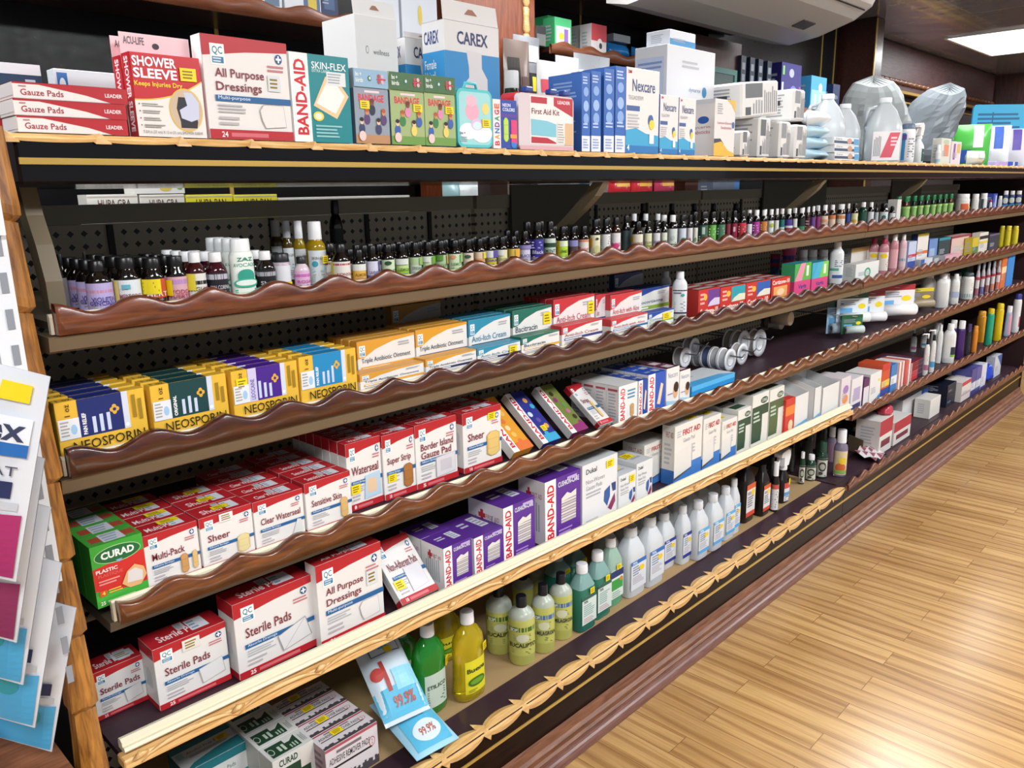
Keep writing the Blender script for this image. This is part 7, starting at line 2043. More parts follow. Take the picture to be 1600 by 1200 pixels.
b5(1260, 1277, 710, 754, 'boston', G_DG, CAPW, LF, 'small green bottle with white cap and ornate label, front one', name='tonic_bottle', nofit=True, group='green tonic bottles')
b5(1278, 1296, 690, 749, 'vial', G_DG, K('2a4a38', .3), LF, 'taller green bottle with ornate label right of the small one', name='tonic_bottle', nofit=True, group='green tonic bottles')
for k, (px, w) in enumerate(((1245, 'dark bottle with yellow neck under the golden shelf, left one'), (1265, 'dark bottle with yellow neck under the golden shelf, right one'), (1286, 'dark bottle with black and white label high at its neck'))):
    bottle(5, px - 9, px + 9, 655, 'vial', K('1a221e', .12), K(('c8a03a', 'c8a03a', '9a7038')[k], .4), lab('3a3a34', L_lines(.1, .1, .9, .9, 8, 'b4b4a8')), w, y=1.42, name='tonic_bottle', group='green tonic bottles', h=.21)
G_PUR = K('b4a8c4', .06, trans=.6, coat=.2)
LW = lab('d8c4a0', L_ell(.5, .3, .35, .2, 'd86a3a'), L_ell(.6, .6, .25, .15, 'e8c83a'), L_rect(.1, .06, .9, .2, '8ab45a'))
b5(1294, 1309, 667, 741, 'vial', G_PUR, CAPW, lab('8a6a7a', L_lines(.1, .1, .9, .9, 6, 'c0a4b4')), 'tall clear violet bottle with white cap, rear one near the joint', name='tonic_bottle', nofit=True, y=1.36)
b5(1305, 1328, 671, 747, 'vial', G_PUR, CAPW, LW, 'tall clear violet bottle with fruit label and white cap near the joint', name='tonic_bottle', nofit=True)

# cartons at the near end of the bottom deck
def low(tlpx, trpx, ztop, dep, col, art, label, n=1, gap=.002, name='carton', group=None, stick=()):
    a = at_z(tlpx[0], tlpx[1], ztop); c = at_z(trpx[0], trpx[1], ztop)
    y = (a.y + c.y) / 2; W = c.x - a.x; H = ztop - Z_DECK5 - .0006
    x0, x1 = fit(5, a.x, c.x, y, y + n * (dep + gap)); W = x1 - x0
    o = box_mesh(W, dep, H, col, art).build(name); o.location = ((x0 + x1) / 2, y, Z_DECK5 + .0006)
    tag(o, label, 'box', group)
    for s in stick:
        tmp = MB(); sticker(o, box_faces(tmp, W, dep, H)[s[0]].fn, *s[1:])
    for i in range(1, n):
        dup(o, dy=i * (dep + gap), label=label.split(', front')[0] + ', ' + ORD[i] + ' back')
    return o


def art_adh(S):
    for key in ('top', 'front'):
        T = S[key]
        T.rect(0, 0, 1, 1, 'd5cfd2'); T.rect(0, .93, 1, 1, 'a8505c')
        T.text('ADHESIVE REMOVER PADS', .06, .58, .84, .74, '3a3238', .012); T.rect(.06, .46, .88, .51, '2a242a'); T.lines(.2, .80, .7, .87, 1, '7a6a70')
        pts = [(0, 0)]; rnd = random.Random(3)
        for q in range(24):
            v = .1 + .16 * rnd.random(); pts += [(q / 24, v), ((q + 1) / 24, v)]
        T.poly(pts + [(1, 0)], '4a4448'); T.ell(.88, .6, .06, .12, 'a83a4a', 14); T.ell(.88, .6, .05, .1, 'd5cfd2', 14); T.text('2', .865, .54, .895, .66, 'a83a4a')
    S['left'].rect(0, 0, 1, 1, 'a48a92'); S['left'].lines(.15, .15, .85, .85, 5, '6a5a60')


def art_cg(S):
    T = S['top']; T.rect(0, 0, 1, 1, 'cfd0cc'); T.rect(.08, .14, .78, .86, '23442f'); T.poly([(.5, .86), (.5, .62), (.62, .62), (.78, .86)], 'cfd0cc'); T.ell(.14, .5, .07, .2, 'b8c4b8', 14); T.ell(.14, .5, .055, .16, '23442f', 14)
    T.lines(.3, .3, .36, .7, 1, 'b8c8b8', True); T.lines(.40, .25, .46, .7, 1, 'b8c8b8', True); T.lines(.55, .2, .72, .5, 3, 'a8bca8', True); T.lines(.84, .2, .94, .8, 3, 'a4a8a4', True)
    F = S['front']; F.rect(0, 0, 1, 1, 'd3d3cf'); F.rect(.1, .2, .9, .74, '23442f'); F.text('CURAD', .15, .8, .6, .95, '23442f', .03); F.rect(.66, .55, .95, .98, 'd9d4cc')
    S['left'].rect(0, 0, 1, 1, 'b9bab6')


def art_teal(S):
    for key in ('top', 'front'):
        T = S[key]; T.rect(0, 0, 1, 1, 'd6dcdc'); T.rect(0, .8, 1, 1, '1f7a86'); T.poly([(0, 0), (.2, .2), (.6, .34), (1, .4), (1, .0)], '2a8a94'); T.text('Alcohol Prep Pads', .2, .56, .8, .68, '4a5a60'); T.lines(.2, .42, .85, .5, 2, '8a9a9e'); T.rect(.04, .5, .15, .74, '9ac0c4')
    S['left'].rect(0, 0, 1, 1, '175a66')


low((285, 1203), (388, 1163), .318, .085, 'd6dcdc', art_teal, 'white and teal prep pads box at the near end of the bottom shelf', name='carton', stick=(('top', .68, .5, .88, .7),))
low((403, 1192), (498, 1163), .325, .056, 'd3d3cf', art_cg, 'white and dark green gauze box on the bottom shelf, front one', n=4, group='white and green gauze boxes on the bottom shelf', name='carton')
low((501, 1176), (590, 1128), .318, .055, 'd5cfd2', art_adh, 'pinkish white remover pads box on the bottom shelf, front one', n=4, group='remover pads boxes', name='carton', stick=(('top', .3, .5, .5, .82),))
a = at_z(660, 1140, Z_DECK5)


def art_wipe(big):
    def f(F):
        Grid(.0, .04, 1, .34, '58b4d8', 6)(F); Grid(.45, .28, .95, .5, '8fd0e8', 5)(F); Grid(.28, .3, .36, .62, 'a83a34', 3)(F)
        F.ell(.18, .5, .13, .07, 'b8403a', 14)
        Grid(.2, .68, .85, .93, '5a6a7a', 5)(F); Grid(.22, .69, .83, .92, 'cfdce4', 5)(F); Grid(.4, .74, .6, .86, '5ab4d8', 3)(F); Grid(.5, .68, .66, .75, 'e8c81c', 3)(F)
        F.text('99.9%', .3, .12, .75, .24, 'b85a4a', .02)
    return f


xq = at_z(606, 1110, Z_DECK5 + .07).x
pouch('wipes_pack', .115, .22, .06, 'cddde8', 'upper white and sky blue wipes pack leaning on the bottom shelf', 'wipes', (.96, 1.275, .300), tilt=math.radians(-50), rz=-.15, art=art_wipe(True), rough=.2)
pouch('wipes_pack', .115, .20, .05, '9fd0e6', 'lower white and sky blue wipes pack lying under the other one', 'wipes', (.985, 1.205, .242), tilt=math.radians(-80), rz=-.1, art=lambda F: (Grid(.1, .05, .9, .5, '58b4d8', 6)(F), F.ell(.5, .24, .3, .13, 'd4e4ec', 16), F.text('99.9%', .34, .19, .68, .29, 'b85a4a', .02)), rough=.2)
OCC.setdefault(5, []).append((.92, 1.06, 1.22, 1.46))

# ================================================================== BEYOND THE JOINT
def rb(L, a, c, top, shape, glass, cap, lbx, words, **k):
    k.setdefault('y', 1.238); k.setdefault('name', 'plastic_bottle')
    if L in (2, 3, 4) and k['y'] < 1.25 and 1370 < a < (1510 if L == 4 else 1700) and 'group' not in k: k.setdefault('n', 2)
    return bottle(L, a, c, top, shape, glass, cap, lbx, words, span=3.6, **k)


def rc(L, a, c, top, dep, col, words, art=None, top2=None, **k):
    k.setdefault('name', 'carton'); y = k.pop('y', 1.236)
    if L in (4, 5) and y < 1.26: dep = max(dep, .11)
    return carton(L, (a, top), (c, top2 if top2 is not None else top - (c - a) * .12), y, dep, col, art, words, **k)


CAPG = K('1f7a4a', .35)
PW = K('dfe0de', .32)
rb(1, 1323, 1330, 318, 'boston', GLASS, CAPW, lab('2f4a9a'), 'slim white-capped bottle with blue label near the joint of the top shelf', name='glass_bottle')
rb(1, 1331, 1342, 318, 'boston', GLASS, CAPB, lab('dcd8a8', L_ell(.5, .4, .2, .14, 'd8a83a')), 'black-capped bottle with pale yellow label near the joint of the top shelf', name='glass_bottle')
rb(1, 1343, 1356, 316, 'boston', K('163a2e', .1), CAPW, lab('1f4a3c', L_lines(.2, .3, .8, .7, 3, '8ab0a0')), 'white-capped bottle with deep green label just past the joint', name='glass_bottle')
rb(1, 1357, 1367, 316, 'boston', GLASS, CAPW, lab('d0d4d8', L_lines(.2, .3, .8, .7, 3, '6a7a8a')), 'white-capped bottle with grey white label just past the joint', name='glass_bottle')
rb(1, 1368, 1374, 318, 'boston', GLASS, CAPB, lab('b4bcc0'), 'slim black-capped bottle past the joint of the top shelf', name='glass_bottle')
rb(1, 1375, 1389, 318, 'widecap', GLASS, CAPB, lab('d4dcdc', L_ell(.5, .5, .14, .2, '2a6a6a')), 'black-capped bottle with white label and teal sign past the joint', name='glass_bottle')
rb(1, 1390, 1400, 322, 'boston', GLASS, CAPB, lab('d0d6d8'), 'short black-capped bottle with white label beside the white carton', name='glass_bottle')
rc(1, 1402, 1409, 312, .04, 'd8d6d2', 'white carton standing before the green-capped bottles')
for k, px in enumerate((1411, 1425, 1435, 1445, 1455, 1464, 1473, 1482)):
    rb(1, px, px + (12 if k == 0 else 9), 307 - k * .6, 'widecap', K('4a2a12' if k in (0, 7) else '16261c', .1), CAPG, lab('8fbf6a', L_lines(.15, .3, .85, .8, 5, '4a7a3a'), L_rect(0, .85, 1, 1, 'a8cf7a')), 'green-capped bottle with light green label, ' + ('first', 'second', 'third', 'fourth', 'fifth', 'sixth', 'seventh', 'eighth')[k] + ' of the row past the joint', name='supplement_bottle', group='green-capped bottles', n=2 if k < 5 else 1)
rb(1, 1494, 1517, 303, 'jar', PW, CAPW, lab('e2e0da', L_rect(.4, .2, .75, .7, 'd8603a', 3), L_ell(.8, .4, .08, .1, 'e8b03a')), 'large white jar with orange picture on the top shelf', name='jar')
rb(1, 1519, 1531, 303, 'jar', PW, CAPW, lab('dcdcd8', L_lines(.2, .2, .8, .8, 5)), 'white jar right of the orange pictured one', name='jar')
rb(1, 1532, 1544, 302, 'jar', PW, CAPW, lab('d8dad8', L_rect(.3, 0, .5, 1, '4a5a5a', 2)), 'white jar with dark stripe, third of the jars', name='jar')
rb(1, 1546, 1551, 312, 'boston', K('d8d8d8', .3), K('c83038', .35), lab('dcd8d8', L_rect(0, 0, 1, .3, '2f6a4a')), 'small white bottle with red cap beside the jars', name='plastic_bottle')
rc(1, 1552, 1559, 303, .04, '3a4fae', 'blue carton on the top shelf beside the red-capped bottle', art_plain(None, rects=((.5, .1, .9, .9, 'a8b8e0'),), left='3a4fae'))
rb(1, 1560, 1567, 306, 'flip', PW, CAPW, lab('d0d4dc'), 'slim white tube bottle right of the blue carton on the top shelf')
for k, (a_, c_) in enumerate(((1568, 1577), (1578, 1587), (1588, 1598))):
    rb(1, a_, c_, 298, 'flip', K('2f3a6a', .25), CAPW, lab('2f4a8a', L_ell(.5, .62, .3, .22, 'd8dcd0'), L_rect(0, 0, 1, .3, '3f9ac0')), 'dark blue bottle with white oval label, ' + ('first', 'second', 'third')[k] + ' at the far end of the top shelf', group='dark blue bottles at the far end')

GLD = art_plain(None, bands=((.85, 1, 'c8a05a'), (.3, .36, '3a3a3a')), lines=True, left='8f8f8c')
rc(2, 1331, 1364, 388, .05, 'd9d6ce', 'white carton with gold top on the second shelf past the joint', GLD, y=1.33)
rc(2, 1338, 1374, 412, .05, 'dcdfdc', 'white low carton with green ring on the second shelf past the joint', art_plain(None, ells=((.5, .4, .14, .3, '3fa07a'), (.5, .4, .08, .18, 'dcdfdc')), left='c9ccc9'), y=1.236)
PK = K('cf8f9a', .25, trans=.2)
LPK = lab('dfd6cf', L_ell(.5, .8, .2, .12, 'e8c81c'), L_lines(.2, .2, .8, .6, 4, 'b08a92'))
rb(2, 1375, 1391, 372, 'lotion', PK, K('a82a4a', .35), LPK, 'pink bottle with crimson cap and yellow sticker on the second shelf', name='plastic_bottle')
rb(2, 1392, 1406, 367, 'lotion', PK, CAPW, lab('d8a4ac', L_lines(.15, .2, .85, .8, 5, 'b05a6a')), 'pink bottle with white cap, left one of two on the second shelf', name='plastic_bottle')
rb(2, 1407, 1419, 366, 'lotion', K('d8b4bc', .25), CAPW, lab('d4bcc4', L_rect(0, .3, 1, .45, '4a9aa8')), 'pink bottle with white cap, right one of two on the second shelf', name='plastic_bottle')
rc(2, 1421, 1433, 378, .04, 'b8c4dc', 'blue and red carton right of the pink bottles', art_plain(None, bands=((0, .3, '2f4a9a'), (.45, .55, 'c03a4a')), left='8a9ac4'))
rc(2, 1435, 1452, 366, .03, 'dfdad4', 'white carton with yellow top and orange band on the second shelf', art_plain(None, bands=((.92, 1, 'd8c83a'), (.35, .45, 'd0703a'), (0, .1, '2f3f8a')), left='2a3a7a'), y=1.28)
rc(2, 1453, 1466, 374, .04, '6a8ac0', 'sky blue carton right of the yellow-topped one', art_plain(None, rects=((.1, .1, .7, .6, '9ab4d8'),), left='3a4a86'), y=1.28)
rc(2, 1468, 1486, 372, .05, '2f4448', 'dark teal carton on the second shelf past the joint', art_plain(None, bands=((.88, 1, '2f8a9a'),), left='26363a'), y=1.28)
rc(2, 1488, 1518, 369, .05, 'd8b8b0', 'large pinkish carton with red ends on the second shelf', art_plain(None, bands=((.9, 1, '8a2a3a'),), rects=((.88, 0, 1, 1, '9a2f42'), (.1, .3, .8, .5, 'e0d0c0')), left='8a2a3a'), y=1.28)
rc(2, 1440, 1458, 400, .03, 'c9cdd4', 'low white and blue carton lying before the yellow-topped one', art_plain(None, rects=((0, 0, .3, 1, '3a5aa8'),)), h=.035)
rc(2, 1459, 1476, 397, .03, '7a7f84', 'low grey carton lying before the dark teal one', art_plain(None, rects=((.1, .2, .5, .8, 'b4b8bc'),)), h=.035)
rc(2, 1478, 1500, 394, .03, 'd8a4b0', 'low pink carton lying before the large pinkish one', h=.03)
rc(2, 1521, 1530, 372, .04, 'c8b43a', 'yellow and green carton beyond the large pinkish one', art_plain(None, bands=((0, .5, '5a7a4a'),)))
rc(2, 1532, 1545, 364, .04, 'd8d4cc', 'white carton with black and yellow print, second shelf far end', art_plain(None, bands=((.7, .85, '2a2a2a'), (.5, .6, 'd8c03a'))))
rc(2, 1547, 1562, 366, .05, '3a3f4a', 'dark grey carton at the far end of the second shelf', art_plain(None, bands=((.9, 1, '6a5a7a'),)))
for k, (a_, c_) in enumerate(((1572, 1581), (1583, 1593))):
    rb(2, a_, c_, 353, 'can', K('c8b81c', .3), K('d8c82a', .35), lab('d4c42a', L_lines(.2, .3, .8, .7, 3, '7a7a2a')), 'yellow bottle at the far end of the second shelf, ' + ('left', 'right')[k] + ' one')


def hang(px0, px1, pt, pb, y, card, roll, words, topc=None, rr=.022):
    a = at_y(px0, pt, y); c = at_y(px1, pt, y); d = at_y(px0, pb, y); W = max(.05, (c.x - a.x) * .7); x = (a.x + c.x) / 2; d.z = max(d.z, deck(3, x) + .012); H = a.z - d.z
    t = empty('hanging_pack', (x, y, d.z), -.6)
    b = MB(); b.box(-W / 2, W / 2, 0, .0012, 0, H, K(card, .4)); F = Face(b, lambda u, v, e: (-W / 2 + u * W, -e, v * H))
    F.rect(0, .82, 1, 1, topc or '2f5a3a'); F.lines(.1, .6, .7, .76, 3, '8a94a4'); F.ell(.8, .55, .12, .09, 'e8cf2a'); F.rect(.1, .3, .5, .5, '6aaad8'); b.build('backing_card', t)
    b = MB(); b.lathe([(.006, -W * .42), (rr, -W * .42), (rr, W * .42), (.006, W * .42)], K(roll, .45), 18, M=Matrix.Translation((0, -rr - .001, rr + .004)) @ Matrix.Rotation(PI / 2, 4, 'Y')); gr_ = b.build('gauze_roll', t)
    b = MB(); b.lathe([(rr * .5, -W * .425), (rr * .3, -W * .425)], K('8a8a8c'), 14, M=Matrix.Translation((0, -rr - .001, rr + .004)) @ Matrix.Rotation(PI / 2, 4, 'Y')); b.build('core', gr_)
    p = MB(); p.tube([(x, 1.72, d.z + H * .93), (x, y - .02, d.z + H * .92)], .0025, K('8a8a8c', .3, metal=.8)); tag(p.build('peg_hook'), 'peg hook of the ' + words.split(',')[0].replace('hanging ', ''), 'hook', 'peg hooks')
    return tag(t, words, 'bandage', 'hanging gauze packs')


hang(1300, 1322, 474, 528, 1.34, 'a8c8e0', 'b8ccd8', 'hanging gauze pack with blue card, leftmost on the third shelf past the joint', '2a4a3a')
hang(1318, 1348, 462, 508, 1.30, 'dce4ea', 'd4dce0', 'hanging gauze pack with white card and yellow dot, second from the left', '2a4a3a')
hang(1347, 1374, 458, 506, 1.32, 'e0e2e6', 'dfe0e2', 'hanging gauze pack with white roll, third from the left', '8a2a36')
hang(1380, 1416, 450, 498, 1.30, 'e2e0e2', 'e4e4e6', 'large hanging gauze pack with red-topped card and thick roll', 'a8303a', .027)
hang(1322, 1342, 495, 524, 1.27, '2f6a4a', 'b4c4c0', 'small green carded gauze roll hanging lowest on the third shelf', '1f5a3a', .016)
hang(1416, 1446, 455, 492, 1.34, '8a7a62', '9a8a70', 'brown elastic bandage pack hanging beside the white bottles', 'd8c83a', .02)
rb(3, 1446, 1464, 428, 'lotion', PW, CAPW, lab('d4d4d4', L_rect(.4, .2, .9, .6, '5a6a9a', 4)), 'white bottle with blue print, left one on the third shelf past the joint', y=1.34)
rb(3, 1463, 1487, 427, 'lotion', PW, CAPW, None, 'large plain white bottle on the third shelf past the joint')
rb(3, 1488, 1502, 428, 'lotion', PW, CAPW, lab('d8d8d4', L_rect(.3, .2, .9, .6, 'a8b4d0', 4)), 'white bottle right of the large plain one')
rb(3, 1504, 1524, 426, 'can', PW, K('3a4a4a', .4), lab('dcdcd8', L_rect(0, 0, 1, .2, '3f7f86'), L_lines(.2, .4, .8, .8, 4, 'c08a7a')), 'white bottle with dark cap and teal foot on the third shelf')
rc(3, 1512, 1522, 415, .04, '2a5a44', 'dark green carton behind the dark-capped white bottle', y=1.42)
for k in range(5):
    rb(3, 1527 + k * 8, 1534 + k * 8, 411 - k * 1.2, 'boston', K('b8b4bc', .3), K('9aa0a8', .35), lab('d4ccd0', L_rect(0, .0, 1, .4, ('8a2a4a', '3a3a8a', '8a3a3a', 'c86a3a', 'c8502a')[k]), L_rect(0, .85, 1, 1, 'a83a4a')), 'small white and red labelled bottle, ' + ('first', 'second', 'third', 'fourth', 'fifth')[k] + ' of five on the third shelf', group='small red labelled bottles')
rc(3, 1568, 1575, 402, .04, 'd0703a', 'orange carton at the far end of the third shelf', art_plain(None, bands=((.5, .7, 'e8d0a0'),)))
rc(3, 1577, 1587, 398, .04, '3f86d0', 'bright blue carton at the far end of the third shelf')

# fourth shelf past the joint
rc(4, 1316, 1330, 590, .04, 'd8d0d4', 'pale carton with orange print beside the last open display box', art_plain(None, ells=((.5, .3, .3, .14, 'e08a4a'), (.5, .6, .3, .14, '9a7ab4'))))
rc(4, 1332, 1349, 591, .06, 'dcd8dc', 'white carton with purple print just past the joint of the fourth shelf', art_plain(None, rects=((.2, .3, .8, .7, 'b0a0c4'), (.1, .05, .9, .2, '3a3a6a')), left='c9c8cc'))
rc(4, 1351, 1359, 592, .04, '5a2a5a', 'dark purple and white carton past the joint of the fourth shelf', art_plain(None, bands=((0, .7, 'd8d4d8'),), lines=False))
rc(4, 1361, 1378, 583, .08, 'dfdedc', 'white carton with blue corner past the joint of the fourth shelf', art_plain(None, polys=(([(.4, 0), (1, 0), (1, .2)], '3a8ac8'),), ells=((.8, .7, .1, .06, 'e8d84a'),), left='d4d4d2'))
rc(4, 1380, 1392, 569, .04, 'c8502e', 'orange and red carton with blue foot on the fourth shelf', art_plain(None, bands=((.8, 1, 'c03a34'), (0, .25, '2f4a9a'), (.3, .5, 'e8c03a'))))
rc(4, 1394, 1403, 570, .04, '3f7ab8', 'blue and white carton right of the orange and red one', art_plain(None, bands=((.3, .6, 'd8e0e8'),)))
for k in range(4):
    rc(4, 1405 + k * 5, 1409 + k * 5, 566 - k * 1.5, .05, ('dfd8d0', 'dcd4d0', 'c84a44', 'dfd4d0')[k], ('thin white carton with red edge, first of the thin row', 'thin white carton with red edge, second of the thin row', 'thin red carton, third of the thin row', 'thin white carton with red edge, last of the thin row')[k], art_plain(None, rects=((.0, 0, .3, 1, 'c04a44'),), lines=False))
for k in range(4):
    a = at_y(1424, 573, 1.25); c = at_y(1443, 570, 1.25)
    z0 = zbot(4, a.x) + UP[4] + .002
    o = box_mesh(c.x - a.x, .2, .022, ('c03a40', 'b8434a', '8a1f2a', '7a1f2c')[k], lambda S: (S['front'].rect(.6, 0, 1, 1, '2a2440'), S['front'].rect(0, 0, .1, 1, 'd0a0a0'), S['top'].rect(.1, .1, .9, .9, '4a3a52'))).build('flat_box')
    o.location = ((a.x + c.x) / 2, 1.252, z0 + k * .0232); tag(o, 'flat maroon box, ' + ('lowest', 'second from the bottom', 'third from the bottom', 'topmost')[k] + ' of the stack on the fourth shelf', 'box', 'stack of flat maroon boxes')
OCC.setdefault(4, []).append((a.x, c.x, 1.24, 1.46))


def pump(a_, c_, top, words, y=1.238, bc='2a2a30'):
    t = rb(4, a_, c_, top, 'lotion', PW, K('1c1c20', .4), lab('dcdad8', L_rect(.3, .05, .9, .35, 'a86a8a' if 'left' in words else '4a9ac8', 4), L_lines(.2, .5, .8, .8, 4, 'a0a0a8')), words, y=y, name='pump_bottle', group='white pump bottles')
    H = max(v.co.z for ch in t.children for v in ch.data.vertices)
    p = MB(); p.tube([(0, 0, H - .002), (0, 0, H + .022)], .004, CAPW); p.tube([(.004, 0, H + .022), (-.022, -.004, H + .022), (-.028, -.005, H + .016)], .004, CAPW); p.build('pump_head', t)
    return t


pump(1446, 1455, 529, 'white pump bottle with dark collar, left one of the front pair')
pump(1456, 1465, 523, 'white pump bottle with dark collar, right one of the front pair')
pump(1424, 1434, 521, 'white pump bottle behind the maroon boxes, left one', y=1.5)
pump(1440, 1450, 519, 'white pump bottle behind the maroon boxes, right one', y=1.5)
rb(4, 1466, 1476, 507, 'lotion', PW, CAPW, None, 'slim plain white bottle right of the pump bottles', y=1.29)
rb(4, 1476, 1497, 506, 'lotion', PW, CAPW, lab('dedfdc', L_rect(.55, .2, .85, .6, '2a3040', 3), L_rect(.55, .1, .85, .2, '8ab83a', 3)), 'large white bottle with dark and green mark on the fourth shelf')
rb(4, 1498, 1511, 501, 'flip', K('45286a', .3), CAPW, None, 'dark purple bottle with white cap on the fourth shelf')
rb(4, 1512, 1520, 506, 'flip', K('1f2028', .3), K('4a3a6a', .35), lab('2a2a34', L_lines(.2, .2, .8, .8, 6, 'a8a8b4')), 'black bottle beside the dark purple one')
rb(4, 1521, 1530, 509, 'can', K('d88a2a', .3), K('d8923a', .35), lab('d8822a', L_lines(.2, .2, .8, .5, 3, 'b04a3a')), 'short orange bottle on the fourth shelf', name='plastic_bottle')
rb(4, 1528, 1543, 486, 'can', K('e09a2a', .3), K('e0a23a', .35), None, 'tall orange bottle on the fourth shelf', y=1.30)
rb(4, 1543, 1556, 482, 'can', K('2fa07a', .3), K('d8c01c', .35), None, 'green bottle with yellow cap on the fourth shelf')
rb(4, 1557, 1571, 474, 'can', K('d8bc1c', .3), K('dcc42a', .35), None, 'tall yellow bottle on the fourth shelf')
rb(4, 1573, 1584, 478, 'flip', K('8ab4cc', .3), CAPW, lab('a8b8cc', L_rect(.5, 0, 1, 1, 'd8a4b8', 4)), 'pale blue and pink bottle right of the yellow one')
rb(4, 1585, 1599, 459, 'can', PW, K('3a3a8a', .35), lab('dcdce2', L_rect(.7, .1, 1, .5, 'a83a4a', 3)), 'large white bottle with blue lid at the far end of the fourth shelf')

# bottom deck past the joint
RW = art_plain(None, bands=((.55, 1, 'a82a3a'),), rects=((.15, .2, .85, .4, '7a3a44'),), lines=False, left='d0c8c4')
rc(5, 1377, 1396, 655, .06, 'd8d4d0', 'white and red carton on the bottom deck past the joint, left one of two', RW, y=1.245)
rc(5, 1399, 1424, 655, .06, 'd8d4d0', 'white and red carton on the bottom deck past the joint, right one of two', RW, y=1.245)
crumple('plastic_bag', .10, .05, .08, K('b8404e', .2), 'red plastic bag on the left white and red carton', 'bag', (at_y(1386, 650, 1.27).x + .01, 1.285, Z_DECK5 + .0012 + at_y(1387, 655, 1.245).z - Z_DECK5), seed=3)
rc(5, 1412, 1450, 617, .10, 'd8d5d6', 'large white carton with blue side and ribbon on the bottom deck', art_plain(None, rects=((.72, 0, 1, 1, '3f6ab8'), (.74, 0, .8, 1, '2a4a9a')), lines=False, left='d4ccd0'), y=1.36)
rc(5, 1455, 1470, 622, .08, 'dcd9d2', 'plain white carton right of the blue-sided one', art_plain(None, lines=False), y=1.265)
for k in range(2):
    a = at_y(1478, 632, 1.27); c = at_y(1492, 625, 1.27)
    o = box_mesh(c.x - a.x - .01, .22, .062, '15182a', art_plain(None, rects=((.1, .3, .5, .5, '5a6074'),), lines=False, left='15182a')).build('flat_box'); o.location = ((a.x + c.x) / 2, 1.27, Z_DECK5 + .001 + k * .0635)
    tag(o, 'flat black box, ' + ('lower', 'upper')[k] + ' one of two on the bottom deck', 'box', 'flat black boxes')
OCC.setdefault(5, []).append((a.x, c.x, 1.26, 1.5))
rc(5, 1499, 1518, 597, .06, 'd6cfcb', 'white carton with pink print right of the black boxes', art_plain(None, bands=((.8, 1, 'b8404a'), (.3, .4, 'c09aa4'))), y=1.24)
for k in range(3):
    rc(5, 1520 + k * 8, 1527 + k * 8, 577 - k * 4, .05, ('4a4a8a', '5a5a9a', 'd0d0dc')[k], ('navy and white carton, first past the pink printed one', 'navy and white carton, second past the pink printed one', 'pale carton with navy foot past the two navy ones')[k], art_plain(None, bands=((.2, .5, 'd4d4e0'), (0, .1, '3a3a7a'))), y=1.24)
xb = at_y(1546, 590, 1.26).x
crumple('plastic_bag', .14, .11, .10, K('2a4ac0', .18), 'shiny royal blue bag on the bottom deck', 'bag', (xb, 1.29, Z_DECK5 + .0015), seed=5)
crumple('plastic_bag', .13, .08, .09, K('d8dce6', .2), 'white and blue soft pack behind the royal blue bag', 'bag', (xb + .02, 1.50, Z_DECK5 + .0015), seed=6)
rc(5, 1556, 1566, 556, .05, 'c8ccd4', 'white and blue gabled carton at the far end of the bottom deck', art_plain(None, polys=(([(.3, 1), (1, 1), (1, .4)], '3a5a9a'),), left='b9bdc6'), y=1.262)
xc = at_z(1345, 715, Z_DECK5).x
crumple('plastic_bag', .26, .10, .20, K('17151a', .2), 'crumpled black plastic bag at the joint of the bottom deck', 'bag', (xc + .20, 1.46, Z_DECK5 + .0015), seed=8)
crumple('plastic_bag', .15, .10, .12, K('c9b4b4', .2, trans=.4, ior=1.1), 'crumpled clear plastic bag beside the violet bottle', 'bag', (xc - .01, 1.53, Z_DECK5 + .0015), seed=9)
b = MB(); g = [[(-.07 + .14 * i / 6, -.05 + .1 * j / 4, .014 + .010 * math.sin(i * 1.7 + j * 2.1) + .006 * j) for i in range(7)] for j in range(5)]
b.sheet(g, K('d0ccce', .4)); b.sheet([[(x, y, z - .0012) for x, y, z in reversed(r)] for r in g], K('8a4a5a', .4)); o = b.build('leaflet'); o.location = (xc + .02, 1.262, Z_DECK5 - .001 + .003); tag(o, 'curled pale leaflet lying on the bottom deck at the joint', 'leaflet')
b = MB(); b.box(-.0015, .0015, 0, .10, 0, .075, K('7a6a52', .5)); o = b.build('dividing_panel'); o.location = (xc + .03, 1.30, Z_DECK5 + .0006); o.rotation_euler = (0, 0, -.5); tag(o, 'small brown dividing panel standing at the joint of the bottom deck', 'divider')

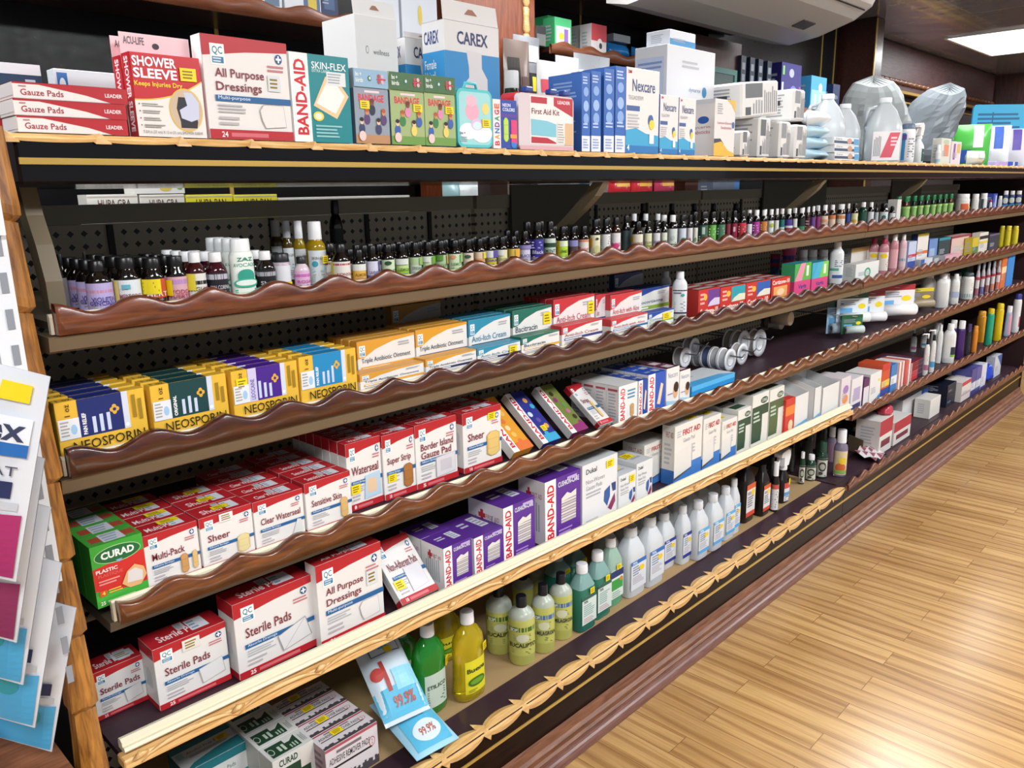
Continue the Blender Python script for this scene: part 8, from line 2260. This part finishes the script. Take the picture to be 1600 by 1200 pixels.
# ================================================================== NEAR END: hanging bags
a = at_y(-26, 420, 1.14); c = at_y(14, 420, 1.14)
t = empty('wire_rack', (0, 0, 0))
b = MB(); b.box(a.x, c.x, 1.13, 1.14, .95, 1.42, K('dfe2e6', .35)); st_ = b.build('strip', t)
for k in range(14):
    b = MB(); b.box(c.x - .014, c.x - .006, 1.1285, 1.1299, .80 + k * .045, .825 + k * .045, K('8a8e96', .5)); b.build('slot', st_)
b = MB(); b.box(a.x, c.x - .002, 1.12, 1.1285, 1.44 - .03, 1.44 + .03, K('e6e8ea', .4)); b.build('price_card', t)
tag(t, 'white slotted display strip left of the corner post', 'rack')
t = empty('end_cabinet', (.08, 1.2, 0))
b = MB(); b.box(-.25, .18, -.05, .3, .002, .62, M_DARKWOOD); b.build('cabinet', t)
b = MB(); b.box(-.26, .19, -.06, .3, .621, .645, M_MOLD); b.build('ledge', t)
tag(t, 'dark wood end cabinet under the hanging bags', 'cabinet')


def hbag(px, py, y, W, H, low, words, rz=-.85, roll=.3, txt=None):
    cpt = at_y(px, py, y); sh = H / 2 * math.sin(roll); cpt.x -= (W / 2 + sh) * math.cos(rz); y -= (W / 2 + sh) * math.sin(rz)
    def art(F):
        Grid(.02, .02, .98, .34, low, 8)(F)
        Grid(.05, .36, .95, .40, 'c4c8d0', 4)(F)
        F.ell(.7, .26, .12, .06, '7a1f3a' if low != '4aa8d8' else '2f9aa8', 14)
        Grid(.6, .42, .9, .50, '26305a', 3)(F)
        if txt:
            Grid(.35, .68, .96, .80, 'e8ecf2', 5)(F); Grid(.35, .62, .96, .68, '2a6ab4', 4)(F); F.text(txt, .56, .69, .93, .765, '3a3f5a', .02); F.text('HEAT', .60, .53, .92, .575, '4a4f62')
            Grid(.72, .87, .92, .95, 'f2d21c', 3)(F)
    o = pouch('hanging_bag', W, H, .03, 'd9dde4', words, 'bag', (cpt.x, y, cpt.z - H / 2), rz=rz, roll=roll, art=art, rough=.3, group='hanging therapy bags')
    return o


hbag(50, 715, .93, .15, .24, 'a82f6a', 'front white and magenta hanging bag with blue logo strip', rz=-.75, roll=.3, txt='nex')
hbag(46, 830, .99, .15, .24, '8a2f5c', 'white and dark magenta bag hanging second from the front')
hbag(56, 905, 1.04, .14, .25, '4aa8d8', 'white and sky blue bag hanging third from the front')
hbag(74, 985, 1.08, .13, .25, '4aa8d8', 'white and sky blue bag hanging fourth from the front')
hbag(99, 1045, 1.15, .10, .24, '4aa8d8', 'white and sky blue bag hanging nearest the corner post', roll=.3)
o = box_mesh(.16, .08, .11, 'e2e0e0', art_plain(None, bands=((.55, 1, 'c8283a'),), rects=((.7, .2, .9, .5, 'c8283a'),), lines=False)).build('carton')
o.location = (.10, 1.17, .6458); tag(o, 'white and red carton under the hanging bags', 'box')
